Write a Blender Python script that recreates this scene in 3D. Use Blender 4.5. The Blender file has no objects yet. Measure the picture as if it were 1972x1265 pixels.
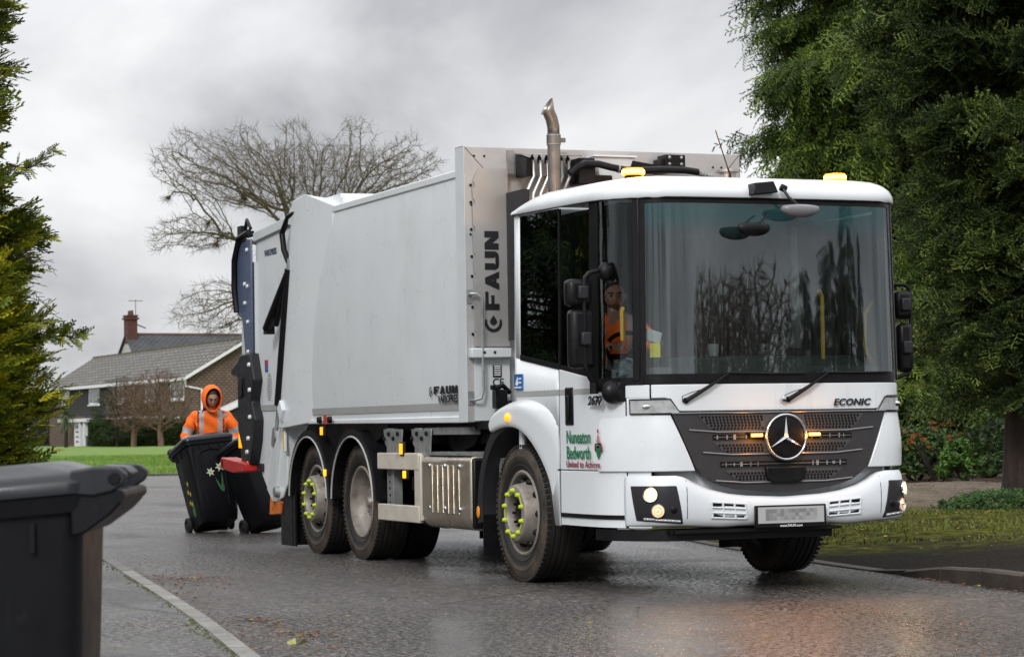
import bpy, bmesh, math, random
import numpy as np
from mathutils import Vector, Matrix, Euler, Quaternion
R = math.radians
PI = math.pi
rng = np.random.default_rng(7)
random.seed(7)
scn = bpy.context.scene
col = scn.collection

# ------------------------------------------------------------------ camera
cam_d = bpy.data.cameras.new('camera')
cam = bpy.data.objects.new('camera', cam_d)
col.objects.link(cam)
cam_d.lens = 85.99
cam_d.sensor_width = 36.0
cam_d.sensor_fit = 'HORIZONTAL'
cam_d.clip_start = 0.1
cam_d.clip_end = 3000
cam.location = (-8.389, -15.489, 1.197)
_y, _p, _r = R(22.19), R(2.296), R(-0.937)
F_ = Vector((math.sin(_y)*math.cos(_p), math.cos(_y)*math.cos(_p), math.sin(_p)))
R_ = Vector((math.cos(_y), -math.sin(_y), 0))
U_ = R_.cross(F_)
R2 = math.cos(_r)*R_ + math.sin(_r)*U_
U2 = -math.sin(_r)*R_ + math.cos(_r)*U_
cam.rotation_euler = Matrix((R2, U2, -F_)).transposed().to_euler()
cam_d.dof.use_dof = True
cam_d.dof.focus_distance = 17.8
cam_d.dof.aperture_fstop = 8.0
scn.camera = cam

# ------------------------------------------------------------------ sky and sun
world = bpy.data.worlds.new('World')
scn.world = world
world.use_nodes = True
nt = world.node_tree
nt.nodes.clear()
SUN_EL, SUN_AZ = 33.0, 219.0        # azimuth clockwise from +Y
def wn(t, **k):
    n = nt.nodes.new(t)
    for a, b in k.items(): setattr(n, a, b)
    return n
sky = wn('ShaderNodeTexSky', sky_type='NISHITA', sun_disc=False)
sky.sun_elevation = R(SUN_EL); sky.sun_rotation = R(SUN_AZ)
bg1 = wn('ShaderNodeBackground'); bg1.inputs[1].default_value = 0.05
nt.links.new(sky.outputs[0], bg1.inputs[0])
tc = wn('ShaderNodeTexCoord')
mp = wn('ShaderNodeMapping'); mp.inputs['Scale'].default_value = (1.0, 1.0, 1.55)
mp.inputs['Location'].default_value = (10.96, 5.68, 2.64)
nt.links.new(tc.outputs['Generated'], mp.inputs[0])
nz = wn('ShaderNodeTexNoise'); nz.inputs['Scale'].default_value = 5.6; nz.inputs['Detail'].default_value = 8
nz.inputs['Roughness'].default_value = 0.50; nz.inputs['Distortion'].default_value = 0.25
nt.links.new(mp.outputs[0], nz.inputs[0])
rp = wn('ShaderNodeValToRGB')
rp.color_ramp.elements[0].position = 0.35; rp.color_ramp.elements[0].color = (0.32, 0.325, 0.345, 1)
rp.color_ramp.elements[1].position = 0.66; rp.color_ramp.elements[1].color = (0.86, 0.865, 0.875, 1)
e = rp.color_ramp.elements.new(0.51); e.color = (0.62, 0.625, 0.645, 1)
nt.links.new(nz.outputs[0], rp.inputs[0])
sx = wn('ShaderNodeSeparateXYZ'); nt.links.new(tc.outputs['Generated'], sx.inputs[0])
mr = wn('ShaderNodeMapRange'); mr.inputs[1].default_value = 0.14; mr.inputs[2].default_value = 0.9
mr.inputs[3].default_value = 1.0; mr.inputs[4].default_value = 2.5
nt.links.new(sx.outputs[2], mr.inputs[0])
bg2 = wn('ShaderNodeBackground')
nt.links.new(rp.outputs[0], bg2.inputs[0]); nt.links.new(mr.outputs[0], bg2.inputs[1])
mx = wn('ShaderNodeMixShader'); mx.inputs[0].default_value = 0.93
nt.links.new(bg1.outputs[0], mx.inputs[1]); nt.links.new(bg2.outputs[0], mx.inputs[2])
wo = wn('ShaderNodeOutputWorld'); nt.links.new(mx.outputs[0], wo.inputs[0])

sun_d = bpy.data.lights.new('sun', 'SUN'); sun_d.energy = 1.5; sun_d.angle = R(14); sun_d.color = (1.0, 0.985, 0.97)
sun = bpy.data.objects.new('sun', sun_d); col.objects.link(sun)
sd = Vector((math.sin(R(SUN_AZ))*math.cos(R(SUN_EL)), math.cos(R(SUN_AZ))*math.cos(R(SUN_EL)), math.sin(R(SUN_EL))))
sun.rotation_euler = sd.to_track_quat('Z', 'Y').to_euler()
scn.view_settings.view_transform = 'Standard'
scn.view_settings.look = 'None'
scn.view_settings.gamma = 1
scn.view_settings.exposure = 0.22

# ------------------------------------------------------------------ materials
MATS = {}
class NT:
    def __init__(s, name):
        s.m = bpy.data.materials.new(name); s.m.use_nodes = True
        s.t = s.m.node_tree; s.t.nodes.clear()
        s.out = s.n('ShaderNodeOutputMaterial')
    def n(s, t, **k):
        nd = s.t.nodes.new(t)
        for a, b in k.items(): setattr(nd, a, b)
        return nd
    def l(s, a, b): s.t.links.new(a, b)
    def noise(s, scale, detail=4, rough=.55, coord='Object', dist=0, sc=None):
        c = s.n('ShaderNodeTexCoord'); z = s.n('ShaderNodeTexNoise')
        z.inputs['Scale'].default_value = scale; z.inputs['Detail'].default_value = detail
        z.inputs['Roughness'].default_value = rough; z.inputs['Distortion'].default_value = dist
        if sc:
            mp = s.n('ShaderNodeMapping'); mp.inputs['Scale'].default_value = sc
            s.l(c.outputs[coord], mp.inputs[0]); s.l(mp.outputs[0], z.inputs[0])
        else: s.l(c.outputs[coord], z.inputs[0])
        return z.outputs[0]
    def ramp(s, inp, *stops):
        r = s.n('ShaderNodeValToRGB'); cr = r.color_ramp
        while len(cr.elements) < len(stops): cr.elements.new(.5)
        for e, (p, c) in zip(cr.elements, stops):
            e.position = p
            if isinstance(c, (int, float)): c = (c, c, c)
            e.color = (*c, 1)
        s.l(inp, r.inputs[0]); return r.outputs[0]
    def mix(s, fac, a, b, mode='MIX'):
        m = s.n('ShaderNodeMix', data_type='RGBA', blend_type=mode)
        for i, v in ((0, fac), (6, a), (7, b)):
            if hasattr(v, 'links') or isinstance(v, bpy.types.NodeSocket): s.l(v, m.inputs[i])
            elif isinstance(v, (int, float)): m.inputs[i].default_value = v if i == 0 else (v, v, v, 1)
            else: m.inputs[i].default_value = (*v, 1)
        return m.outputs[2]
    def math(s, op, a, b=None):
        m = s.n('ShaderNodeMath', operation=op)
        for i, v in ((0, a), (1, b)):
            if v is None: continue
            if isinstance(v, bpy.types.NodeSocket): s.l(v, m.inputs[i])
            else: m.inputs[i].default_value = v
        return m.outputs[0]
    def pbsdf(s, base=None, rough=.5, metal=0, spec=None, coat=0, bump=None, bstr=.3, bdist=.01, alpha=None):
        p = s.n('ShaderNodeBsdfPrincipled')
        def put(k, v):
            if v is None: return
            if isinstance(v, bpy.types.NodeSocket): s.l(v, p.inputs[k])
            elif isinstance(v, tuple): p.inputs[k].default_value = (*v, 1)
            else: p.inputs[k].default_value = v
        put('Base Color', base); put('Roughness', rough); put('Metallic', metal)
        put('Specular IOR Level', spec); put('Coat Weight', coat); put('Alpha', alpha)
        if coat: p.inputs['Coat Roughness'].default_value = .08
        if bump is not None:
            b = s.n('ShaderNodeBump'); b.inputs['Strength'].default_value = bstr; b.inputs['Distance'].default_value = bdist
            s.l(bump, b.inputs['Height']); s.l(b.outputs[0], p.inputs['Normal'])
        s.l(p.outputs[0], s.out.inputs[0]); return p

def simple(name, c, rough=.5, metal=0, var=.12, scale=6, coat=0, bumps=0, rvar=.1, spec=None, grime=None, gs=3.0, gpos=(.5, .72)):
    m = NT(name)
    z = m.noise(scale, 5)
    dark = tuple(x*(1-var) for x in c); lite = tuple(min(1, x*(1+var)) for x in c)
    base = m.ramp(z, (.3, dark), (.7, lite))
    if grime:
        g = m.ramp(m.noise(gs, 8, .7), (gpos[0], 0.0), (gpos[1], 1.0))
        base = m.mix(g, base, grime)
    rr = m.ramp(m.noise(scale*2.3, 4), (.3, max(.02, rough-rvar)), (.7, min(1, rough+rvar)))
    b = m.noise(scale*14, 3) if bumps else None
    m.pbsdf(base, rr, metal, spec, coat, b, bumps if bumps else .3, .004)
    MATS[name] = m.m
    return m.m
def emis(name, c, s, base=(.8, .6, .3)):
    m = NT(name); p = m.pbsdf(base, .3)
    p.inputs['Emission Color'].default_value = (*c, 1); p.inputs['Emission Strength'].default_value = s
    MATS[name] = m.m
    return m.m

def paint():
    m = NT('white_paint'); base = m.ramp(m.noise(2.5, 5), (.3, (.73, .76, .78)), (.7, (.76, .785, .80)))
    film = m.ramp(m.noise(1.1, 9, .72), (.52, 0.0), (.85, .5)); base = m.mix(film, base, (.55, .555, .54))
    run = m.math('MULTIPLY', m.ramp(m.noise(1.0, 7, .7, sc=(9, 9, .55)), (.56, 0.0), (.80, .55)), m.ramp(m.noise(.8, 4), (.42, 0.0), (.60, 1.0)))
    base = m.mix(run, base, (.40, .39, .36))
    spat = m.ramp(m.noise(55, 3, .7), (.70, 0.0), (.76, .5)); base = m.mix(spat, base, (.34, .32, .29))
    m.pbsdf(base, m.ramp(m.noise(3.5, 6, .7), (.3, .24), (.7, .42)), 0, None, .35, m.noise(.9, 2), .12, .02)
    MATS['white_paint'] = m.m; return m.m
white = paint()
white_pl = simple('white_plastic', (.70, .735, .76), .35, var=.03, scale=5, rvar=.05, grime=(.5, .5, .48), gs=2.5, gpos=(.6, .9))
steel = simple('brushed_steel', (.50, .49, .47), .38, 0.75, var=.1, scale=4, rvar=.08)
galv = simple('galvanised_steel', (.34, .35, .35), .5, 0.6, var=.25, scale=12, rvar=.1)
cream = simple('primed_metal_rail', (.60, .55, .47), .45, .1, var=.1, scale=4, grime=(.25, .21, .17), gs=5, gpos=(.55, .8))
tankm = simple('stainless_tank_steel', (.60, .53, .43), .33, .8, var=.14, scale=3, grime=(.22, .17, .12), gs=2.2, gpos=(.48, .75))
pipem = simple('exhaust_steel', (.25, .225, .20), .36, .85, var=.2, scale=7)
framem = simple('pale_grey_frame', (.47, .465, .46), .45, .3, var=.08, scale=4)
flange = simple('light_flange', (.60, .63, .64), .4, var=.04, scale=4)
black = simple('black_plastic', (.006, .006, .007), .40, var=.3, scale=9, rvar=.1, spec=.25)
blackm = simple('black_chassis', (.012, .012, .013), .6, var=.4, scale=6, grime=(.02, .017, .015), gs=4, spec=.2)
dgrey = simple('dark_grey_plastic', (.022, .022, .025), .46, var=.12, scale=6, rvar=.06, spec=.3)
grillem = simple('grille_grey', (.031, .029, .031), .45, var=.12, scale=6)
silver = simple('silver_trim', (.24, .24, .25), .35, .5, var=.05)
chrome = simple('chrome', (.75, .75, .76), .14, 1, var=.03, rvar=.03)
rimm = simple('dusty_rim', (.31, .285, .25), .55, .3, var=.15, scale=9, grime=(.12, .09, .065), gs=9, gpos=(.45, .75))
yel = simple('hivis_yellow', (.52, .64, .02), .4, var=.06)
yrail = simple('yellow_rail', (.80, .50, .01), .4, var=.05)
bluepl = simple('blue_flexible_sheet', (.085, .11, .18), .34, var=.18, scale=3)
redpl = simple('red_plastic', (.50, .018, .014), .4, var=.12)
orangem = simple('orange_steel', (.65, .16, .015), .5, var=.15, grime=(.05, .02, .01), gs=8)
stripe = simple('grey_reflective_stripe', (.36, .37, .36), .5, var=.05)
ink = simple('black_lettering', (.012, .012, .014), .4, var=.1)
green_ink = simple('green_lettering', (.010, .17, .075), .45, var=.08)
red_ink = simple('dark_red_lettering', (.24, .012, .03), .45, var=.1)
gold_ink = simple('gold_ink', (.45, .36, .05), .45)
pink_ink = simple('pink_ink', (.45, .22, .28), .45)
bluest = simple('blue_sticker', (.02, .13, .36), .4)
whitel = simple('white_ink', (.8, .8, .8), .5, var=.02)
redst = simple('red_sticker', (.5, .05, .03), .4)
amber = emis('amber_lamp_lit', (1.0, .30, .005), 2.2, (.9, .4, .02))
amberb = emis('amber_beacon_lit', (1.0, .27, .004), 1.7, (.9, .4, .02))
amberd = emis('amber_marker', (1.0, .30, .005), 1.4, (.9, .32, .01))
amber0 = simple('amber_lens', (.75, .26, .01), .25, var=.05)
lampon = emis('headlamp_lit', (1.0, .66, .25), 1.1, (.9, .8, .6))
lampcore = emis('headlamp_core', (1.0, .80, .42), 4.5, (.9, .8, .6))
hotamber = emis('amber_core', (1.0, .56, .08), 7.0, (.9, .5, .1))
lampdim = emis('headlamp_reflector', (1.0, .62, .25), .55, (.7, .6, .45))
lens = simple('clear_lens', (.45, .46, .46), .12, .3, var=.25, scale=20)
seatm = simple('seat_cloth', (.02, .021, .024), .9)
interior = simple('cab_interior', (.03, .034, .037), .8, var=.15)
dashm = simple('dashboard', (.085, .11, .105), .55, var=.1)
mirrorg = simple('mirror_back_grey', (.20, .20, .21), .35, var=.15)
skin = simple('skin', (.36, .20, .14), .5, var=.06, scale=20)
hairm = simple('dark_hair', (.02, .013, .009), .7)
hiviz = simple('hivis_orange_cloth', (.95, .155, .008), .75, var=.10, scale=9, bumps=.25)
reflt = simple('reflective_tape', (.36, .34, .35), .5, var=.06)
navy = simple('dark_trousers', (.02, .022, .03), .85)
glovem = simple('black_glove', (.015, .015, .015), .8)
paper = simple('paper_white', (.55, .57, .56), .7)

def add_glass(name, tint, refl, r0=.02, streak=False):
    m = NT(name)
    tr = m.n('ShaderNodeBsdfTransparent'); tr.inputs[0].default_value = (*tint, 1)
    gl = m.n('ShaderNodeBsdfGlossy'); gl.inputs['Roughness'].default_value = r0; gl.inputs[0].default_value = (.9, .97, 1, 1)
    fr = m.n('ShaderNodeFresnel'); fr.inputs[0].default_value = 1.52
    k = m.math('ADD', m.math('MULTIPLY', fr.outputs[0], 1.1), refl)
    mxs = m.n('ShaderNodeMixShader'); m.l(k, mxs.inputs[0]); m.l(tr.outputs[0], mxs.inputs[1]); m.l(gl.outputs[0], mxs.inputs[2])
    last = mxs.outputs[0]
    if streak:
        # thin film of road dust and rain streaks that catches the light, plus the tinted sun band
        z = m.noise(1.0, 6, .7, sc=(60, 60, 3.0))
        f = m.ramp(z, (.35, .0), (.75, .045))
        df = m.n('ShaderNodeBsdfDiffuse'); df.inputs[0].default_value = (.42, .45, .44, 1)
        m2 = m.n('ShaderNodeMixShader'); m.l(f, m2.inputs[0]); m.l(last, m2.inputs[1]); m.l(df.outputs[0], m2.inputs[2])
        last = m2.outputs[0]
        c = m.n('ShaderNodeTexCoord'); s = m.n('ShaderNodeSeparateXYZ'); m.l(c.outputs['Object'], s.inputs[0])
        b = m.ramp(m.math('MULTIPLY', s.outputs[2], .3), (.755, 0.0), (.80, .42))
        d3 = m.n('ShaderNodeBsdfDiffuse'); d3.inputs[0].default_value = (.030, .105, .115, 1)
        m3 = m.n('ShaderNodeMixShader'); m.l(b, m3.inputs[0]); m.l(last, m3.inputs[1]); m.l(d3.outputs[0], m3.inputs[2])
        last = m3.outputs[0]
    m.l(last, m.out.inputs[0]); MATS[name] = m.m
    return m.m
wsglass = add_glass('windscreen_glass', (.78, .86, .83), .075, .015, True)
sideglass = add_glass('tinted_side_glass', (.94, .96, .95), .006, .01)
darkglass = add_glass('dark_side_glass', (.03, .03, .03), .02, .01)

# ------------------------------------------------------------------ mesh helpers
def rotm(rx=0, ry=0, rz=0): return Euler((rx, ry, rz)).to_matrix()
class MB:
    def __init__(s): s.v = []; s.f = []; s.mi = []; s.cur = 0
    def add(s, vs, fs):
        b = len(s.v); s.v += [tuple(v) for v in vs]
        for f in fs: s.f.append(tuple(b+i for i in f)); s.mi.append(s.cur)
        return s
    def box(s, c, d, rot=None, taper=None):
        c = Vector(c); vs = []
        for z in (-.5, .5):
            for (x, y) in ((-.5, -.5), (.5, -.5), (.5, .5), (-.5, .5)):
                k = (taper if (taper and z > 0) else 1)
                v = Vector((x*d[0]*k, y*d[1]*k, z*d[2]))
                if rot: v = rot @ v
                vs.append(c+v)
        return s.add(vs, [(3, 2, 1, 0), (4, 5, 6, 7), (0, 1, 5, 4), (1, 2, 6, 5), (2, 3, 7, 6), (3, 0, 4, 7)])
    def b2(s, x0, x1, y0, y1, z0, z1): return s.box(((x0+x1)/2, (y0+y1)/2, (z0+z1)/2), (abs(x1-x0), abs(y1-y0), abs(z1-z0)))
    def prism(s, poly, axis, a, b):
        # poly: 2D points; axis 'x': (y,z) pts ; 'y': (x,z) ; 'z': (x,y)
        def P(p, t): return (t, p[0], p[1]) if axis == 'x' else (p[0], t, p[1]) if axis == 'y' else (p[0], p[1], t)
        n = len(poly); vs = [P(p, a) for p in poly]+[P(p, b) for p in poly]
        fs = [tuple(range(n)), tuple(range(2*n-1, n-1, -1))]
        fs += [(i, (i+1) % n, n+(i+1) % n, n+i) for i in range(n)]
        return s.add(vs, fs)
    def tube(s, pts, r, n=8, cap=True):
        pts = [Vector(p) for p in pts]; m = len(pts)
        rs = r if isinstance(r, (list, tuple)) else [r]*m
        t0 = (pts[1]-pts[0]).normalized()
        up = Vector((0, 0, 1)) if abs(t0.z) < .9 else Vector((1, 0, 0))
        a = t0.cross(up).normalized(); vs = []; fs = []
        for i, p in enumerate(pts):
            if i == 0: t = pts[1]-p
            elif i == m-1: t = p-pts[i-1]
            else: t = (pts[i+1]-p).normalized()+(p-pts[i-1]).normalized()
            t.normalize(); a = (a-t*a.dot(t)).normalized(); b = t.cross(a)
            for k in range(n):
                q = 2*PI*k/n; vs.append(p+(a*math.cos(q)+b*math.sin(q))*rs[i])
        for i in range(m-1):
            for k in range(n):
                fs.append((i*n+k, i*n+(k+1) % n, (i+1)*n+(k+1) % n, (i+1)*n+k))
        if cap: fs += [tuple(range(n-1, -1, -1)), tuple(range((m-1)*n, m*n))]
        return s.add(vs, fs)
    def lathe(s, prof, axis='x', c=(0, 0, 0), n=32, closed=False):
        # prof: (radius, offset along axis)
        vs = []; fs = []; m = len(prof)
        for (r, o) in prof:
            for k in range(n):
                q = 2*PI*k/n; u, w = r*math.cos(q), r*math.sin(q)
                v = (o, u, w) if axis == 'x' else (u, o, w) if axis == 'y' else (u, w, o)
                vs.append((v[0]+c[0], v[1]+c[1], v[2]+c[2]))
        for i in range(m-1 if not closed else m):
            j = (i+1) % m
            for k in range(n): fs.append((i*n+k, i*n+(k+1) % n, j*n+(k+1) % n, j*n+k))
        return s.add(vs, fs)
    def sphere(s, c, r, nu=16, nv=10, rot=None):
        r = (r, r, r) if isinstance(r, (int, float)) else r
        vs = []; fs = []
        for j in range(nv+1):
            th = PI*j/nv
            for i in range(nu):
                ph = 2*PI*i/nu
                v = Vector((r[0]*math.sin(th)*math.cos(ph), r[1]*math.sin(th)*math.sin(ph), r[2]*math.cos(th)))
                if rot: v = rot @ v
                vs.append(v+Vector(c))
        for j in range(nv):
            for i in range(nu):
                fs.append((j*nu+i, (j+1)*nu+i, (j+1)*nu+(i+1) % nu, j*nu+(i+1) % nu))
        return s.add(vs, fs)
    def grid(s, fn, nu, nv):
        vs = [fn(i/nu, j/nv) for j in range(nv+1) for i in range(nu+1)]
        fs = [(j*(nu+1)+i, j*(nu+1)+i+1, (j+1)*(nu+1)+i+1, (j+1)*(nu+1)+i) for j in range(nv) for i in range(nu)]
        return s.add(vs, fs)

def wloc(o):
    v = Vector((0, 0, 0))
    while o is not None: v += o.location; o = o.parent
    return v
def obj(name, mb, mat, parent=None, bevel=0, smooth=35, world=True, loc=None, solid=0, label=None, cat=None, group=None, kind=None, sub=0, fix=True):
    me = bpy.data.meshes.new(name)
    sh = wloc(parent) if (world and parent is not None) else Vector((0, 0, 0))
    if loc is not None and parent is None: sh = Vector(loc)
    me.from_pydata([(v[0]-sh.x, v[1]-sh.y, v[2]-sh.z) for v in mb.v], [], mb.f)
    mats = mat if isinstance(mat, (list, tuple)) else [mat]
    for m in mats: me.materials.append(m)
    if len(mats) > 1: me.polygons.foreach_set('material_index', mb.mi)
    if fix:
        bm = bmesh.new(); bm.from_mesh(me)
        bmesh.ops.remove_doubles(bm, verts=bm.verts, dist=1e-5)
        bmesh.ops.recalc_face_normals(bm, faces=bm.faces)
        bm.to_mesh(me); bm.free()
    me.update()
    if smooth:
        me.polygons.foreach_set('use_smooth', [True]*len(me.polygons))
        me.set_sharp_from_angle(angle=R(smooth))
    o = bpy.data.objects.new(name, me); col.objects.link(o)
    if parent is not None: o.parent = parent
    elif loc is not None: o.location = loc
    if solid:
        m = o.modifiers.new('thickness', 'SOLIDIFY'); m.thickness = solid; m.offset = -1
    if bevel:
        m = o.modifiers.new('bevel', 'BEVEL'); m.width = bevel; m.segments = 2; m.limit_method = 'ANGLE'; m.angle_limit = R(35); m.harden_normals = False
    if sub:
        m = o.modifiers.new('smooth', 'SUBSURF'); m.levels = sub; m.render_levels = sub
    tag(o, label, cat, group, kind)
    return o
def obj_pieces(name, mb, mat, parent=None, **k):
    """one object per separate piece of the mesh"""
    n = len(mb.v); p = list(range(n))
    def find(a):
        while p[a] != a: p[a] = p[p[a]]; a = p[a]
        return a
    for f in mb.f:
        r0 = find(f[0])
        for i in f[1:]: p[find(i)] = r0
    g = {}
    for fi, f in enumerate(mb.f): g.setdefault(find(f[0]), []).append(fi)
    out = []
    for fl in g.values():
        ids = sorted({i for fi in fl for i in mb.f[fi]}); ix = {a: b for b, a in enumerate(ids)}; s = MB()
        s.v = [mb.v[i] for i in ids]; s.f = [tuple(ix[i] for i in mb.f[fi]) for fi in fl]; s.mi = [mb.mi[fi] if fi < len(mb.mi) else 0 for fi in fl]
        out.append(obj(name, s, mat, parent, **k))
    return out[0]
def tag(o, label=None, cat=None, group=None, kind=None):
    if label: o['label'] = label
    if cat: o['category'] = cat
    if group: o['group'] = group
    if kind: o['kind'] = kind
def empty(name, loc, label=None, cat=None, group=None, parent=None, rot=None):
    o = bpy.data.objects.new(name, None); col.objects.link(o); o.location = loc
    o.empty_display_size = .2
    if rot is not None: o.rotation_euler = rot
    if parent is not None: o.parent = parent
    tag(o, label, cat, group)
    return o
def copy_tree(o, parent=None):
    c = o.copy(); col.objects.link(c); c.parent = parent
    for ch in list(o.children): copy_tree(ch, c)
    return c

def text_mesh(name, body, size, mat, parent, origin, right, up, sx=1.0, bold=0.0, shear=0.0, ext=.001, align='LEFT', label=None, spacing=1.0):
    """lettering laid on a surface: origin = baseline start in world space"""
    cu = bpy.data.curves.new('lettering', 'FONT'); cu.body = body; cu.size = size
    cu.extrude = ext; cu.offset = bold; cu.shear = shear; cu.align_x = align; cu.space_character = spacing
    cu.resolution_u = 3
    t = bpy.data.objects.new('tmp', cu); col.objects.link(t)
    bpy.context.view_layer.update()
    dg = bpy.context.evaluated_depsgraph_get()
    me = bpy.data.meshes.new_from_object(t.evaluated_get(dg))
    bpy.data.objects.remove(t)
    r = Vector(right).normalized(); u = Vector(up).normalized(); n = r.cross(u)
    M = Matrix(((r.x*sx, u.x, n.x, origin[0]), (r.y*sx, u.y, n.y, origin[1]), (r.z*sx, u.z, n.z, origin[2]), (0, 0, 0, 1)))
    sh = wloc(parent)
    me.transform(Matrix.Translation(-sh) @ M)
    me.materials.clear(); me.materials.append(mat)
    o = bpy.data.objects.new(name, me); col.objects.link(o); o.parent = parent
    tag(o, label)
    return o
def np_mesh(name, V, F, mats, mi=None, parent=None, smooth=False, attr=None):
    """V (n,3), F (m,k) arrays -> object"""
    me = bpy.data.meshes.new(name)
    V = np.asarray(V, dtype=np.float32); F = np.asarray(F, dtype=np.int32)
    me.vertices.add(len(V)); me.vertices.foreach_set('co', V.ravel())
    k = F.shape[1]; me.loops.add(F.size); me.loops.foreach_set('vertex_index', F.ravel())
    me.polygons.add(len(F)); me.polygons.foreach_set('loop_start', np.arange(0, F.size, k, dtype=np.int32))
    me.polygons.foreach_set('loop_total', np.full(len(F), k, dtype=np.int32))
    for m in (mats if isinstance(mats, (list, tuple)) else [mats]): me.materials.append(m)
    if mi is not None: me.polygons.foreach_set('material_index', np.asarray(mi, dtype=np.int32))
    if attr is not None:
        a = me.attributes.new('tint', 'FLOAT', 'FACE'); a.data.foreach_set('value', np.asarray(attr, dtype=np.float32))
    me.update(calc_edges=True)
    if smooth: me.polygons.foreach_set('use_smooth', np.ones(len(F), dtype=bool))
    o = bpy.data.objects.new(name, me); col.objects.link(o)
    if parent is not None: o.parent = parent
    return o
# ================================================================== THE REFUSE TRUCK
truck = empty('refuse_truck', (0, 4.8, 0), 'white bin lorry with grey grille and lit amber lamps, filling the road', 'refuse truck')
# --- cab plan outline (right half), mirrored; s = signed arc length from the front centre
_half = [(0, .0), (.25, .001), (.5, .005), (.7, .012), (.85, .027), (.94, .052), (1.01, .112), (1.08, .21), (1.13, .29), (1.17, .375), (1.2, .48), (1.215, .62), (1.22, .8), (1.22, 1.1), (1.22, 1.4), (1.22, 1.7), (1.22, 2.05)]
_hd = np.array([(x, y) for x, y in _half]); _t = np.concatenate([[0], np.cumsum(np.linalg.norm(np.diff(_hd, axis=0), axis=1))]); _u = np.arange(-1.2, _t[-1]+.001, .01)
_sx = np.sign(_u)*np.interp(np.abs(_u), _t, _hd[:, 0]); _sy = np.interp(np.abs(_u), _t, _hd[:, 1])
_k = np.exp(-np.linspace(-3.2, 3.2, 31)**2/2); _k /= _k.sum()
_fx = np.convolve(np.pad(_sx, 15, mode='edge'), _k, 'valid'); _fy = np.convolve(np.pad(_sy, 15, mode='edge'), _k, 'valid'); _fy[-16:] = _sy[-16:]; _fx[-16:] = _sx[-16:]
_q = _u >= -.001; _hp = np.stack([_fx[_q], _fy[_q]], 1); _hp[0, 0] = 0; _hp[:, 1] = np.maximum.accumulate(_hp[:, 1])+np.arange(len(_hp))*1e-7; _hs = np.concatenate([[0], np.cumsum(np.linalg.norm(np.diff(_hp, axis=0), axis=1))])
def plan(s):
    a = abs(s); x = np.interp(a, _hs, _hp[:, 0]); y = np.interp(a, _hs, _hp[:, 1])
    e = .03
    x1, x0 = np.interp(a+e, _hs, _hp[:, 0]), np.interp(max(a-e, 0), _hs, _hp[:, 0])
    y1, y0 = np.interp(a+e, _hs, _hp[:, 1]), np.interp(max(a-e, 0), _hs, _hp[:, 1])
    t = Vector((x1-x0, y1-y0)); t.normalize(); n = Vector((t.y, -t.x))
    if a < .03: n = Vector((0, -1))
    g = 1 if s >= 0 else -1
    return Vector((g*x, y)), Vector((g*n.x, n.y))
_m13 = _hp[:, 0] < 1.21
def SX(x): return math.copysign(np.interp(abs(x), _hp[:, 0][_m13], _hs[_m13]), x)
def SY(y, g=-1): return g*np.interp(y, _hp[:, 1], _hs)
def cp(s, z, off=0.0):
    """point on the cab skin: arc length s, height z, offset outward"""
    p, n = plan(s)
    lean = max(0, z-1.5)*.014
    o = off-lean*abs(n.y)-max(0, z-1.5)*.012*abs(n.x)
    return Vector((p.x+n.x*o, p.y+n.y*o, z))
def skin_strip(mb, s0, s1, zlo, zhi, off=0, ns=None, nz=2, th=0.0):
    zl = zlo if callable(zlo) else (lambda s: zlo); zh = zhi if callable(zhi) else (lambda s: zhi)
    of = off if callable(off) else (lambda s, t: off)
    ns = ns or max(2, int(abs(s1-s0)/.05))
    S = [s0+(s1-s0)*i/ns for i in range(ns+1)]
    def layer(d): return [cp(s, zl(s)+(zh(s)-zl(s))*j/nz, of(s, j/nz)+d) for j in range(nz+1) for s in S]
    A = layer(0); fs = [(j*(ns+1)+i, j*(ns+1)+i+1, (j+1)*(ns+1)+i+1, (j+1)*(ns+1)+i) for j in range(nz) for i in range(ns)]
    if th:
        B = layer(-th); N = len(A)
        f2 = [tuple(N+k for k in reversed(f)) for f in fs]
        rim = []
        top = lambda i, j: j*(ns+1)+i
        for i in range(ns):
            rim += [(top(i, 0), N+top(i, 0), N+top(i+1, 0), top(i+1, 0)), (top(i, nz), top(i+1, nz), N+top(i+1, nz), N+top(i, nz))]
        for j in range(nz):
            rim += [(top(0, j), top(0, j+1), N+top(0, j+1), N+top(0, j)), (top(ns, j), N+top(ns, j), N+top(ns, j+1), top(ns, j+1))]
        mb.add(A+B, fs+f2+rim)
    else: mb.add(A, fs)
    return mb
def skin_poly(mb, poly, off, th=.02, front=True):
    """polygon given in (x,z) on the front or (y,z) on the near side, wrapped on the skin (fan, use small convex pieces)"""
    S = [(SX(a) if front else SY(a)) for a, b in poly]
    A = [cp(s, z, off) for s, (a, z) in zip(S, poly)]; B = [cp(s, z, off-th) for s, (a, z) in zip(S, poly)]
    n = len(poly)
    return mb.add(A+B, [tuple(range(n)), tuple(range(2*n-1, n-1, -1))]+[(i, (i+1) % n, n+(i+1) % n, n+i) for i in range(n)])

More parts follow.
